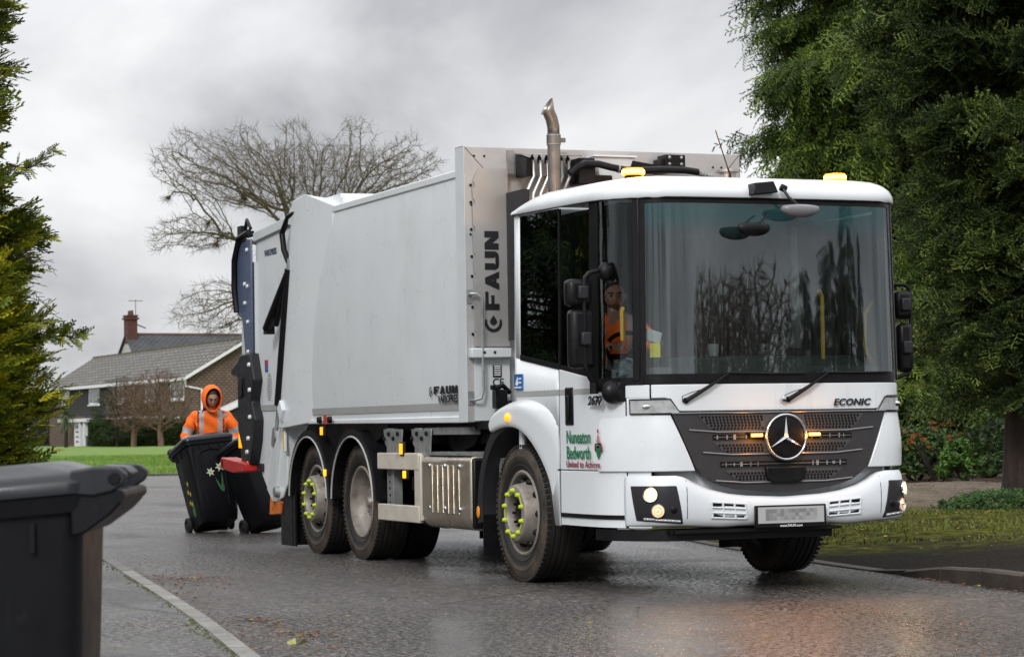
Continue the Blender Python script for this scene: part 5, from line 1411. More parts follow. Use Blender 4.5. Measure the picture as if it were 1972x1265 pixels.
for _ in range(240): pts.append((random.uniform(-5, 1), random.uniform(-6, 6), 0))
for _ in range(60): pts.append((random.gauss(-5.2, .5), random.gauss(0, 2.5), .036))
litter('fallen_leaves', pts, leafm.m, .006, .022, 'brown leaves and needles drifted against the left kerb')
pts = []
for _ in range(2600):
    l = random.uniform(3.2, 9.5); d = random.uniform(20, 46); q = G(l*d/28, d); pts.append((q.x, q.y, .14+.010*max(0, d-26)))
for _ in range(60): y = random.uniform(-2, 1); pts.append((np.interp(y, [-3, -1.14, .1, 1.3], [1.0, 1.24, 1.40, 1.57])-abs(random.gauss(0, .04))-.02, y, 0))
litter('fallen_leaves', pts, leafm.m, .012, .035, 'scattered brown leaves on the mossy verge at the right')
m = MB(); yl = Vector((-4.42, -2.55, .02))
for q in (0, 2.1, 4.0): c = Vector((math.cos(q), math.sin(q), .2))*.07; e = Vector((-c.y, c.x, 0))*.45; m.add([yl, yl+c*.5+e, yl+c, yl+c*.5-e+Vector((0, 0, .03))], [(0, 1, 2), (0, 2, 3)])
obj('fallen_leaf', m, simple('yellow_leaf', (.34, .34, .10), .6), smooth=0, label='single pale yellow leaf lying beside the left kerb', cat='leaf', fix=False)
# ================================================================== TREES AND SHRUBS
def rotz_align(D, roll):
    """rotation matrices with local x along D (n,3)"""
    D = D/np.linalg.norm(D, axis=1, keepdims=True)
    up = np.tile(np.array([0, 0, 1.0]), (len(D), 1)); Y = np.cross(up, D); nrm = np.linalg.norm(Y, axis=1, keepdims=True); Y = np.where(nrm > 1e-4, Y/np.maximum(nrm, 1e-6), [0, 1, 0])
    Z = np.cross(D, Y); c = np.cos(roll)[:, None]; s = np.sin(roll)[:, None]
    Y2 = Y*c+Z*s; Z2 = -Y*s+Z*c
    return np.stack([D, Y2, Z2], axis=2)
def strip(a, b, w, nrm):
    a = np.array(a, float); b = np.array(b, float); t = b-a; s = np.cross(t, nrm); n = np.linalg.norm(s); s = s/n*w if n > 1e-9 else np.array([0, w, 0])
    return [a-s, a+s, b+s*.35, b-s*.35]
def tmpl_droop(seed, n=13, droop=.55, hang=.5):
    r = np.random.default_rng(seed); Q = []
    f = lambda t: np.array([t, 0, -droop*t*t+.08*t])
    for k in range(7): Q.append(strip(f(k/7), f((k+1)/7+.02), .013, [0, 0, 1]))
    for k in range(n):
        t = .10+.88*k/(n-1); s = 1 if k % 2 else -1; L = .36*(1-.55*t)*r.uniform(.8, 1.2); p = f(t)
        d = np.array([.55, s*.8, -.10-hang*.3]); d /= np.linalg.norm(d)
        for j in range(4):
            d2 = d+np.array([0, 0, -hang*.34*j]); d2 /= np.linalg.norm(d2); q = p+d2*L/4; nr = r.normal(0, .5, 3)+[0, 0, 1]
            Q.append(strip(p, q, .030*(1-.15*j), nr)); p0 = p; p = q
            if j < 3:
                for s2 in (-1, 1):
                    e = d2*.6+s2*np.cross(d2, [0, 0, 1])*.7+[0, 0, -.25]; e /= np.linalg.norm(e); Q.append(strip(q, q+e*L*.22, .018, r.normal(0, .6, 3)+[0, 0, 1]))
    return np.array(Q)
def tmpl_flat(seed, n=12):
    r = np.random.default_rng(seed); Q = []
    f = lambda t: np.array([t, .05*math.sin(3*t), .06*t-.18*t*t])
    for k in range(6): Q.append(strip(f(k/6), f((k+1)/6+.02), .014, [0, 0, 1]))
    for k in range(n):
        t = .08+.9*k/(n-1); s = 1 if k % 2 else -1; L = .40*(1-.5*t)*r.uniform(.75, 1.2); p = f(t)
        d = np.array([.65, s*.75, .02]); d /= np.linalg.norm(d)
        for j in range(4):
            q = p+d*L/4+[0, 0, r.normal(0, .006)]; Q.append(strip(p, q, .020, r.normal(0, .25, 3)+[0, 0, 1]))
            for s2 in (-1, 1, 0):
                e = d*.45+s2*np.cross(d, [0, 0, 1])*.8+[0, 0, .35]; e /= np.linalg.norm(e); Q.append(strip(q, q+e*.055, .014, r.normal(0, .6, 3)))
            p = q
    return np.array(Q)
def tmpl_fan(seed, n=11):
    r = np.random.default_rng(seed); Q = []
    f = lambda t: np.array([t, .10*t*t, .10*t-.12*t*t])
    for k in range(6): Q.append(strip(f(k/6), f((k+1)/6+.02), .020, [0, .2, 1]))
    for k in range(n):
        t = .12+.85*k/(n-1); s = 1 if k % 2 else -1; L = .46*(1-.6*t)*r.uniform(.8, 1.2); p = f(t); d = np.array([.78, s*.62, r.normal(0, .10)]); d /= np.linalg.norm(d)
        for j in range(4):
            q = p+d*L/4; Q.append(strip(p, q, .032, r.normal(0, .3, 3)+[0, 0, 1]))
            if j: 
                for s2 in (-1, 1):
                    e = d*.75+s2*np.cross(d, [0, 0, 1])*.6; e /= np.linalg.norm(e); Q.append(strip(p, p+e*L*.34, .026, r.normal(0, .3, 3)+[0, 0, 1]))
            p = q
    return np.array(Q)
def place(tm, P, D, roll, sc):
    """tm list of templates (k,4,3); returns V (n,3) and F"""
    Vs = []; ids = np.arange(len(P)) % len(tm); tv = []
    tint = rng.uniform(0, 1, len(P))
    for i, T in enumerate(tm):
        k = ids == i; 
        if not k.any(): continue
        M = rotz_align(D[k], roll[k]); V = np.einsum('nij,kqj->nkqi', M, T)*sc[k][:, None, None, None]+P[k][:, None, None, :]
        Vs.append(V.reshape(-1, 3)); tv.append(np.repeat(tint[k], len(T)))
    V = np.concatenate(Vs); n = len(V)//4; return V, np.arange(n*4).reshape(n, 4), np.concatenate(tv)
def leaf_mat(name, c0, c1, c2, rough=.6, trans=.12):
    m = NT(name); a = m.n('ShaderNodeAttribute', attribute_name='tint'); g = m.n('ShaderNodeNewGeometry')
    f = m.math('ADD', m.math('MULTIPLY', a.outputs['Fac'], .62), m.math('MULTIPLY', g.outputs['Random Per Island'], .38))
    base = m.ramp(f, (.12, c0), (.55, c1), (.92, c2))
    p = m.pbsdf(base, rough, spec=.35)
    tr = m.n('ShaderNodeBsdfTranslucent'); m.l(base, tr.inputs[0]); mx_ = m.n('ShaderNodeMixShader'); mx_.inputs[0].default_value = trans
    m.l(p.outputs[0], mx_.inputs[1]); m.l(tr.outputs[0], mx_.inputs[2]); m.l(mx_.outputs[0], m.out.inputs[0]); return m.m
def bark_mat(name, a, b):
    m = NT(name); z = m.noise(6, 8, .7, sc=(1, 1, .25)); m.pbsdf(m.ramp(z, (.35, a), (.65, b)), .9, bump=m.noise(18, 6, .7, sc=(1, 1, .2)), bstr=.9, bdist=.03); return m.m
shaded_green = leaf_mat('shaded_conifer_leaf', (.008, .018, .005), (.022, .042, .009), (.070, .105, .016), trans=.05)  # leaf colour darkened to carry the shade on the trees further back
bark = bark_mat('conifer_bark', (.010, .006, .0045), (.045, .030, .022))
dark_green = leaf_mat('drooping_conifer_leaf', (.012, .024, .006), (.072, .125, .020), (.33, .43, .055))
blue_green = leaf_mat('cedar_needles', (.010, .020, .006), (.046, .075, .017), (.21, .27, .052))
gold_green = leaf_mat('golden_cypress_leaf', (.045, .080, .008), (.22, .26, .016), (.68, .60, .035), trans=.2)
mid_green = leaf_mat('dark_cypress_leaf', (.030, .056, .010), (.125, .170, .017), (.50, .48, .032))
DROOP = [tmpl_droop(s, 9+s % 5, .25+.12*(s % 4), .25+.2*(s % 3)) for s in range(1, 9)]; FLAT = [tmpl_flat(s) for s in (1, 2, 3)]; FAN = [tmpl_fan(s) for s in (1, 2, 3, 4)]

def tubes_np(A, B, ra, rb, n=5):
    A = np.asarray(A, float); B = np.asarray(B, float); D = B-A; Ln = np.linalg.norm(D, axis=1, keepdims=True); D = D/np.maximum(Ln, 1e-9)
    up = np.where(np.abs(D[:, 2:3]) < .9, np.array([[0, 0, 1.0]]), np.array([[1.0, 0, 0]])); X = np.cross(D, up); X /= np.linalg.norm(X, axis=1, keepdims=True); Y = np.cross(D, X)
    V = []
    for C, r in ((A, ra), (B, rb)):
        for k in range(n):
            q = 2*PI*k/n; V.append(C+(X*math.cos(q)+Y*math.sin(q))*np.asarray(r)[:, None])
    V = np.stack(V, 1).reshape(-1, 3); m = len(A); base = (np.arange(m)*2*n)[:, None]
    F = np.concatenate([base+np.array([[k, (k+1) % n, n+(k+1) % n, n+k]]) for k in range(n)], 0)
    return V, F
def conifer(base, H, Rf, nl, per, tm, mat, label, name='conifer_tree', z0=.6, droop=.25, pitch=(-.9, -.2), sc=(.45, .8), spread=1.0, tr=.22, group=None, yspr=.9, jit=.12, rsd=.35, cat='tree', view=None, seed=1, rise=.0, inner=.35):
    r = np.random.default_rng(seed); root = empty(name, base, label, cat, group)
    z = z0+(H-z0)*np.sort(r.uniform(0, 1, nl))**1.0; az = r.uniform(0, 2*PI, nl); 
    A = []; B = []; ra = []; rb = []; P = []; D = []; S = []
    for zi, a in zip(z, az):
        Rr = Rf(zi, a)*r.uniform(.72, 1.06)
        if Rr < .08: continue
        d = np.array([math.cos(a), math.sin(a), 0]); k = 6; prev = np.array([0, 0, zi-rise*Rr]); pts = [prev]
        for i in range(1, k+1):
            t = i/k; pts.append(np.array([0, 0, zi-rise*Rr])+d*Rr*t+np.array([0, 0, rise*Rr*1.3*t-droop*Rr*t*t])+r.normal(0, .03, 3)*Rr*.3)
        for i in range(k): A.append(pts[i]); B.append(pts[i+1]); w = .012+.022*Rr/2.5; ra.append(w*(1-i/k)+.005); rb.append(w*(1-(i+1)/k)+.004)
        pa = np.array(pts); n = max(3, int(per*Rr/2.5))
        if view is not None and d @ view > .35: n = int(n*.35)
        tt = inner+(1-inner)*r.uniform(0, 1, n)**.7
        ix = tt*k; i0 = np.minimum(ix.astype(int), k-1); fr = (ix-i0)[:, None]; p = pa[i0]*(1-fr)+pa[i0+1]*fr
        da = a+r.uniform(-yspr, yspr, n)*(1.25-tt*.6); pi_ = r.uniform(pitch[0], pitch[1], n)
        D += list(np.stack([np.cos(da)*np.cos(pi_), np.sin(da)*np.cos(pi_), np.sin(pi_)], 1)); P += list(p+r.normal(0, jit, (n, 3))*[1, 1, .7]); S += list(r.uniform(*sc, n))
    V, F, T = place(tm, np.array(P), np.array(D), r.normal(0, rsd, len(P)), np.array(S))
    cr = np_mesh('crown', V, F, mat, parent=root, attr=T)
    V, F = tubes_np(A, B, ra, rb); kz = 8; V2, F2 = tubes_np([[.03*math.sin(i), .03*math.cos(i*1.3), H*i/kz-(.3 if i == 0 else 0)] for i in range(kz)], [[.03*math.sin(i+1), .03*math.cos((i+1)*1.3), H*(i+1)/kz] for i in range(kz)], [tr*(1-i/kz)**.8+.02+(.07 if i == 0 else 0) for i in range(kz)], [tr*(1-(i+1)/kz)**.8+.02 for i in range(kz)], 14)
    np_mesh('branches', V, F, bark, parent=root, smooth=True); np_mesh('trunk', V2, F2, bark, parent=root, smooth=True)
    return root
vw = np.array([fw.x, fw.y, 0])
def GB(u, d, z=0): return G((u-986)*d/4710, d, z)      # u: horizontal picture position of the thing, d: its distance
def RA(z, a): return 1.30*float(np.interp(z/1.22, [0, .8, 2, 3.5, 5.0, 6.1, 7.3, 9, 10.5, 12.5], [.6, 1.5, 1.9, 1.95, 2.0, 2.6, 2.85, 2.6, 1.8, .2]))*(1+.10*math.sin(3*a+z))
conifer(GB(1800, 47), 15, RA, 470, 100, DROOP, dark_green, 'tall drooping green conifer directly behind the right side of the lorry cab', 'drooping_conifer', z0=1.9, droop=.28, pitch=(-1.25, .15), sc=(.28, .72), view=vw, seed=3, rsd=.8, jit=.16, yspr=1.2)
def RB(z, a): return float(np.interp(z, [0, 1.2, 2.2, 4, 6, 8, 10, 12], [.3, .9, 1.25, 1.45, 1.6, 1.5, 1.2, .3]))*(1+.14*math.sin(2*a+z*1.3))
conifer(GB(1968, 31), 12, RB, 300, 150, FLAT, blue_green, 'dark cedar with flat layered branches and bare trunk at the right edge', 'cedar_tree', z0=1.55, droop=.10, pitch=(-.55, .45), sc=(.32, .62), view=vw, tr=.24, seed=5, jit=.09, yspr=1.2, rise=.05, inner=.03, rsd=.9)
# darker trees standing further back
bk = conifer(GB(1905, 51), 13, lambda z, a: float(np.interp(z, [0, 1, 4, 8, 13], [1.5, 2.7, 2.9, 2.4, .3])), 170, 44, DROOP, shaded_green, 'dark conifer standing behind the cedar trunk at right', 'background_conifer', z0=.25, droop=.2, sc=(.6, 1.1), view=vw, seed=8, group='dark conifers behind the drooping tree')
def cp_tree(src, loc, rz, s, label, group=None):
    c = copy_tree(src); c.location = loc; c.rotation_euler = (0, 0, rz); c.scale = (s, s, s); c['label'] = label
    if group: c['group'] = group
    return c
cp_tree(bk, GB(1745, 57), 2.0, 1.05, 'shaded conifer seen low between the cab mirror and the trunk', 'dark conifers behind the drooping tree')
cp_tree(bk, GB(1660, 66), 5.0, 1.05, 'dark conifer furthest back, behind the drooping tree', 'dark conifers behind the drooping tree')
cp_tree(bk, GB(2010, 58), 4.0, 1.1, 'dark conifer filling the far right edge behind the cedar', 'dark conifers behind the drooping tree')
# hedge bank at the back of the drive
def blob_shrub(name, base, rx, ry, h, n, tm, mat, label, sc, cat='shrub', group=None, seed=1, z0=0.0, up=.5, kind=None, boxy=1.0, stemm=None):
    r = np.random.default_rng(seed); root = empty(name, base, label, cat, group); th = r.uniform(0, 2*PI, n); v = r.uniform(0, 1, n)**.8
    rad = (np.sqrt(np.maximum(0, 1-(v**boxy)**2)))*(1+.12*np.sin(5*th+seed)+.08*np.sin(9*th+7*v)); rr = rad*r.uniform(.72, 1.0, n)
    P = np.stack([np.cos(th)*rx*rr, np.sin(th)*ry*rr, z0+v*(h-z0)], 1); D = np.stack([np.cos(th)*rx, np.sin(th)*ry, np.full(n, up)*max(rx, ry)+v*h*.3], 1)+r.normal(0, .35*max(rx, .3), (n, 3))
    V, F, T = place(tm, P, D, r.normal(0, .6, n), r.uniform(*sc, n)); np_mesh('foliage', V, F, mat, parent=root, attr=T)
    k = 14; a = r.uniform(0, 2*PI, k); A = np.stack([np.cos(a)*rx*.1, np.sin(a)*ry*.1, np.full(k, -.05)], 1); B = np.stack([np.cos(a)*rx*.6, np.sin(a)*ry*.6, r.uniform(.4, .85, k)*h], 1)
    V, F = tubes_np(A, B, np.full(k, .03*h**.5), np.full(k, .008), 6); np_mesh('stems', V, F, stemm or bark, parent=root)
    return root
def tmpl_leafy(seed):
    r = np.random.default_rng(seed); Q = []
    for k in range(16):
        th = r.uniform(0, 2*PI); el = r.uniform(-.2, 1.2); d = np.array([math.cos(th)*math.cos(el), math.sin(th)*math.cos(el), math.sin(el)]); p = r.normal(0, .12, 3)+[.3, 0, 0]; L = r.uniform(.28, .5)
        s = np.cross(d, r.normal(0, 1, 3)); s /= np.linalg.norm(s); s *= L*.17; Q.append([p, p+d*L*.5+s, p+d*L, p+d*L*.5-s])
    return np.array(Q)
LEAFY = [tmpl_leafy(s) for s in (1, 2, 3)]
broad = leaf_mat('laurel_leaf', (.015, .030, .008), (.035, .070, .014), (.10, .18, .03), rough=.35)
brightl = leaf_mat('bright_shrub_leaf', (.05, .12, .02), (.09, .19, .03), (.18, .33, .06), rough=.35)
orangel = leaf_mat('orange_berry_leaf', (.15, .04, .01), (.30, .08, .02), (.42, .13, .03))
for i, (u, d, rx, h, mt, lb, n) in enumerate(((1755, 41, .8, .72, broad, 'low dark shrub at the left of the drive behind the bumper', 500), (1815, 43, .9, .66, broad, 'dark green laurel shrub at the back of the drive', 520), (1852, 40, .42, .52, brightl, 'bright leafy shrub in front of the dark trees', 150), (1900, 42, .8, .62, broad, 'dark shrub beside the cedar trunk', 420), (1990, 40, 1.3, 1.4, broad, 'dark shrub right of the cedar trunk', 500))):
    blob_shrub('leafy_shrub', GB(u, d, .25), rx, rx*.8, h, n, LEAFY, mt, lb, (.16, .30), seed=i+3, group='shrubs at the back of the drive')
blob_shrub('berry_bush', GB(1800, 40.3, .2), .62, .3, .95, 24, LEAFY, orangel, 'straggly bush dotted with orange berries under the trees', (.08, .16), seed=11, z0=.5)
blob_shrub('ivy_patch', GB(1925, 28.6, .10), .85, .55, .22, 900, LEAFY, brightl if False else leaf_mat('ivy_leaf', (.018, .05, .012), (.045, .10, .022), (.10, .18, .04)), 'low green ivy patch on the verge below the trunk', (.07, .13), 'ground cover', seed=21, up=1.2)

# left side: sparse dark cypress above a dense golden hedge
def RL(z, a): return float(np.interp(z, [0, .8, 1.6, 2.2, 2.8, 3.6, 4.4, 5.2, 6.0], [.30, .32, .45, .66, .72, .64, .56, .44, .14]))*(1+.22*math.sin(2.7*z+1.3*a)+.10*math.sin(7*z))
conifer(GB(-135, 21.5), 6.0, RL, 430, 95, FAN, mid_green, 'tall ragged cypress at the left edge against the sky', 'cypress_tree', z0=.8, droop=-.05, pitch=(-.25, .75), sc=(.16, .34), tr=.10, seed=12, jit=.04, yspr=.7)
def RG(z, a): return float(np.interp(z, [0, .5, 1.0, 1.6, 2.1, 2.6, 3.0], [.88, .92, .98, 1.08, .98, .62, .1]))*(1+.10*math.sin(5*a+2*z))
conifer(GB(-172, 20.4), 3.0, RG, 480, 70, FAN, gold_green, 'dense golden green hedge conifer at the left edge', 'golden_conifer', z0=.05, droop=-.08, pitch=(-.1, .9), sc=(.13, .27), tr=.08, seed=14, jit=.035, yspr=.7, inner=.45)
r_ = np.random.default_rng(4)
def twig(base, tip, label, n=9):
    base = Vector(base); tip = Vector(tip); root = empty('bare_twig', base, label, 'branch'); A = []; B = []
    f = lambda t: base.lerp(tip, t)+Vector((0, 0, .05*math.sin(PI*t)))-base
    for i in range(8):
        A.append(f(i/8)); B.append(f((i+1)/8)); d = (tip-base).normalized()
        for k in range(2): q = Vector(f((i+1)/8)); e = q+(d*.8+Vector(r_.normal(0, .5, 3)))*.055; A.append(q); B.append(e); A.append(e); B.append(e+(d+Vector(r_.normal(0, .6, 3)))*.03)
    V, F = tubes_np([tuple(a) for a in A], [tuple(b) for b in B], [.0028]*len(A), [.0018]*len(A), 4); np_mesh('twig', V, F, tw2, parent=root)
tw2 = bark_mat('dark_twig', (.02, .014, .01), (.06, .04, .03))
twig(GB(30, 21, 2.72), GB(104, 20.8, 2.60), 'thin bare twig arching right from the left conifer, upper one')
twig(GB(25, 21, 2.50), GB(100, 20.8, 2.22), 'thin bare twig drooping right from the left conifer, lower one')
# a thin side branch that reaches out to the right against the sky
def branch(base, tip, n, mat, label, sc, sag=.1, tw=.10):
    base = Vector(base); tip = Vector(tip); root = empty('cypress_branch', base, label, 'branch'); P = []; D = []; A = []; B = []
    f = lambda t: base.lerp(tip, t)+Vector((0, 0, -sag*math.sin(PI*t)))-base
    for i in range(8): A.append(f(i/8)); B.append(f((i+1)/8))
    V, F = tubes_np(A, B, [.012*(1-i/9) for i in range(8)], [.012*(1-(i+1)/9) for i in range(8)], 5); np_mesh('stem', V, F, bark, parent=root)
    for i in range(n):
        t = .15+.85*i/n; P.append(f(t)); d = (tip-base).normalized(); D.append(np.array(d)*.8+r_.normal(0, .55, 3))
    V, F, T = place(FAN, np.array(P), np.array(D), r_.normal(0, .5, n), r_.uniform(*sc, n)); np_mesh('foliage', V, F, mat, parent=root, attr=T)
branch(GB(20, 21.2, 3.55), GB(104, 21.0, 3.66), 40, mid_green, 'side branch of the left cypress reaching out at mid height', (.07, .15))
branch(GB(30, 20.6, 1.95), GB(152, 20.2, 1.98), 70, mid_green, 'spiky bough of the left conifer reaching right above the hedge', (.08, .18), sag=-.05)

# bare broadleaf tree grown by space colonisation
def colonise(lobes, trunk, step, npts, seed, kill=1.6, infl=9, iters=160, grav=0.0):
    r = np.random.default_rng(seed); pts = []
    for (c, rad, wgt) in lobes:
        k = int(npts*wgt); d = r.normal(0, 1, (k, 3)); d /= np.linalg.norm(d, axis=1, keepdims=True); pts.append(np.array(c)+d*(r.uniform(0, 1, (k, 1))**(1/2.4))*np.array(rad))
    pts = np.concatenate(pts); N = [np.array(t, float) for t in trunk]; par = [-1]+list(range(len(trunk)-1))
    nodes = np.array(N); near = np.full(len(pts), 1e9); ni = np.zeros(len(pts), int)
    def upd(lo):
        nonlocal near, ni
        for i in range(lo, len(nodes), 256):
            dd = np.linalg.norm(pts[:, None]-nodes[None, i:i+256], axis=2); j = dd.argmin(1); dm = dd[np.arange(len(pts)), j]; k = dm < near; near[k] = dm[k]; ni[k] = j[k]+i
    upd(0); lastn = 0
    for it in range(iters):
        act = near < infl*step if it > 30 else near < 1e8
        if not act.any(): break
        dirs = pts[act]-nodes[ni[act]]; dirs /= np.linalg.norm(dirs, axis=1, keepdims=True)+1e-9
        acc = np.zeros((len(nodes), 3)); np.add.at(acc, ni[act], dirs); src = np.unique(ni[act]); d = acc[src]; d /= np.linalg.norm(d, axis=1, keepdims=True)+1e-9
        d += r.normal(0, .10, d.shape); d /= np.linalg.norm(d, axis=1, keepdims=True)
        new = nodes[src]+d*step; lo = len(nodes); nodes = np.concatenate([nodes, new]); par += list(src); upd(lo)
        keep = near > kill*step; pts = pts[keep]; near = near[keep]; ni = ni[keep]
        if len(pts) == 0 or len(nodes) > 26000: break
    return nodes, np.array(par)
def bare_tree(name, base, lobes, trunk, step, npts, seed, mats, label, tip=.007, cat='tree', group=None, twl=.28, ex=2.15):
    nodes, par = colonise(lobes, trunk, step, npts, seed); n = len(nodes); r = np.random.default_rng(seed+5)
    cnt = np.zeros(n); 
    for i in range(n-1, 0, -1): cnt[par[i]] += 1
    # extra twigs
    tips = np.where(cnt <= 1)[0]; tips = tips[tips > len(trunk)]; A = []; B = []
    d0 = nodes[tips]-nodes[par[tips]]; d0 /= np.linalg.norm(d0, axis=1, keepdims=True)+1e-9
    TA = []; TB = []
    sel = r.uniform(0, 1, len(tips)) < .75
    for rep in range(3):
        d = d0[sel]+r.normal(0, .55, (sel.sum(), 3))+[0, 0, .15]; d /= np.linalg.norm(d, axis=1, keepdims=True); L = r.uniform(.4, 1.0, (sel.sum(), 1))*twl; TA.append(nodes[tips[sel]]); TB.append(nodes[tips[sel]]+d*L)
    rad = np.full(n, tip)**ex
    acc = np.zeros(n)
    for i in range(n-1, 0, -1):
        if acc[i] == 0: acc[i] = tip**ex
        acc[par[i]] += acc[i]
    if acc[0] == 0: acc[0] = tip**ex
    R_r = acc**(1/ex)
    k = np.arange(1, n); V, F = tubes_np(nodes[par[k]], nodes[k], R_r[par[k]]*.5+R_r[k]*.5, R_r[k], 5)
    TA = np.concatenate(TA); TB = np.concatenate(TB); V2, F2 = tubes_np(TA, TB, np.full(len(TA), tip*.9), np.full(len(TA), tip*.4), 3)
    root = empty(name, base, label, cat, group); big = R_r[k] > .035; 
    fb = np.tile(big, 5)
    def sub(V, F, mask, nm, mt):
        if mask.any(): np_mesh(nm, V, F[mask], mt, parent=root, smooth=True)
    sub(V, F, fb, 'trunk', mats[0]); sub(V, F, ~fb, 'branches', mats[0]); np_mesh('twigs', V2, F2, mats[1], parent=root)
    return root
bb = bark_mat('mossy_bark', (.070, .060, .030), (.15, .135, .065)); tw = bark_mat('brown_twigs', (.085, .066, .040), (.16, .125, .075))
k7 = 1/67.3
def LB(u, v, dy, ru, rv, rd, w): return ((((u-655)*k7), dy, (833-v)*k7+1.2), (ru*k7, rd, rv*k7), w)
lob = [LB(575, 345, 0, 262, 74, 2.6, .52), LB(430, 330, -.6, 140, 70, 1.6, .12), LB(745, 335, .6, 105, 60, 1.8, .08), LB(375, 452, -.3, 85, 38, 1.2, .09), LB(420, 600, -.3, 85, 60, 1.3, .09), LB(600, 480, 0, 110, 60, 1.5, .04), LB(325, 300, 0, 38, 26, .6, .014), LB(360, 262, 0, 34, 20, .6, .012), LB(470, 250, .3, 36, 16, .8, .012), LB(570, 246, 0, 34, 14, .8, .010), LB(688, 250, 0, 38, 20, .8, .014), LB(790, 285, 0, 34, 22, .6, .012), LB(842, 318, .2, 26, 20, .6, .008), LB(310, 470, 0, 26, 20, .6, .01), LB(345, 610, 0, 26, 24, .6, .01)]
bt = bare_tree('bare_tree', GB(655, 70), lob, [(0, 0, -.2), (0, 0, .5), (.02, 0, 1.2), (-.02, .02, 2.0), (0, 0, 2.8), (.03, 0, 3.5), (0, 0, 4.1)], .105, 8200, 3, (bb, tw), 'wide bare leafless tree against the sky behind the lorry body', tip=.0047, twl=.36)
bt.rotation_euler = (0, 0, R(-22.2))
reds = bark_mat('reddish_twigs', (.10, .060, .042), (.20, .13, .09))
sh1 = bare_tree('bare_shrub', GB(306, 158), [((0, 0, 3.3), (2.3, 1.9, 2.1), 1.0)], [(0, 0, -.1), (.05, 0, .5), (0, 0, 1.0)], .16, 1700, 9, (reds, reds), 'reddish bare shrub in front of the brick house', tip=.015, cat='shrub', twl=.5)
cp_tree(sh1, GB(255, 160), 2.2, .92, 'bare twiggy shrub left of the reddish one by the house', 'bare shrubs in front of the house'); tag(sh1, group='bare shrubs in front of the house')
# trees across the road behind the photographer, mirrored in the cab glass
def AZ(a, d): return Vector((math.sin(R(a))*d, -math.cos(R(a))*d, 0))
for i, (a, d, s_, rz) in enumerate(((24.3, 30, .92, 1.7), (27.0, 31, .97, 3.1), (21.5, 36, 1.05, 2.2))):
    cp_tree(sh1, AZ(a, d), rz, s_, ['first', 'second', 'tallest'][i]+' bare thicket behind the photographer, mirrored in the windscreen', 'bare thickets behind the photographer')
gg = 'conifers mirrored in the cab glass'
for i, (a, d, s_) in enumerate(((20, 27, .26), (23.5, 27, .25), (26.5, 27, .26), (30.2, 29, .37), (32.6, 29, .41), (35.2, 30, .50), (38.5, 29, .42))):  # low ones are added to darken the bottom of the windscreen reflection
    cp_tree(bk, AZ(a, d), i*1.1, s_, ['first added low', 'second added low', 'third added low', 'fourth', 'fifth', 'tallest', 'last'][i]+' conifer from the left of the row mirrored in the windscreen', gg)
for i, (x, y, s_) in enumerate(((-11, 12, .8), (-14, 21, .95), (-17, 32, 1.0), (-10, 5.5, .5), (-10.2, 24, .95), (-8.4, 28.5, .95))): cp_tree(bk, (x, y, 0), i*1.3, s_, ['nearer', 'second', 'third', 'low', 'rightmost but one', 'rightmost'][i]+' conifer of the left row mirrored in the side windows', gg)
# ================================================================== HOUSES ACROSS THE GREEN
def tiles(name, a, b, sc):
    m = NT(name); c = m.n('ShaderNodeTexCoord'); br = m.n('ShaderNodeTexBrick'); br.inputs['Scale'].default_value = sc; br.offset = .5; br.inputs['Color1'].default_value = (*a, 1); br.inputs['Color2'].default_value = (*b, 1)
    br.inputs['Mortar'].default_value = tuple(x*.42 for x in a)+(1,); br.inputs['Mortar Size'].default_value = .10; br.inputs['Brick Width'].default_value = .6; br.inputs['Row Height'].default_value = .28
    m.l(c.outputs['UV'], br.inputs[0]); z = m.ramp(m.noise(.8, 8, .75), (.3, .65), (.7, 1.3)); m.pbsdf(m.mix(1.0, br.outputs[0], z, 'MULTIPLY'), .75, bump=br.outputs['Fac'], bstr=.5, bdist=-.03); return m.m
def uv_planar(o, s=1.0):
    me = o.data; uv = me.uv_layers.new(name='UVMap')
    for p in me.polygons:
        n = p.normal; t = Vector((0, 0, 1)).cross(n); t = t.normalized() if t.length > .01 else Vector((1, 0, 0)); b = n.cross(t)
        for li in p.loop_indices: v = me.vertices[me.loops[li].vertex_index].co; uv.data[li].uv = (v.dot(t)*s, v.dot(b)*s)
brick_w = tiles('brown_brick', (.17, .11, .075), (.23, .155, .11), 1.6); roof_t = tiles('grey_brown_roof_tiles', (.17, .16, .145), (.26, .245, .22), .55); slate = tiles('grey_slate', (.10, .105, .115), (.13, .135, .145), 1.0); clad = tiles('dark_hung_tiles', (.020, .018, .018), (.032, .028, .026), 1.2)
upvc = simple('white_window_frame', (.72, .72, .72), .4, var=.03); winglass = simple('window_glass', (.06, .065, .07), .08, var=.4, scale=1.2); render_w = simple('pale_render', (.45, .44, .42), .8, var=.08, grime=(.3, .28, .15), gs=1.0, gpos=(.55, .8))
A = G(-23.3, 176); ang = math.atan2((G(-40.5, 214)-A).y, (G(-40.5, 214)-A).x)
house = empty('terraced_house', A, 'low brown brick terrace with long tiled roof beyond the grass bank', 'house'); house.rotation_euler = (0, 0, ang)
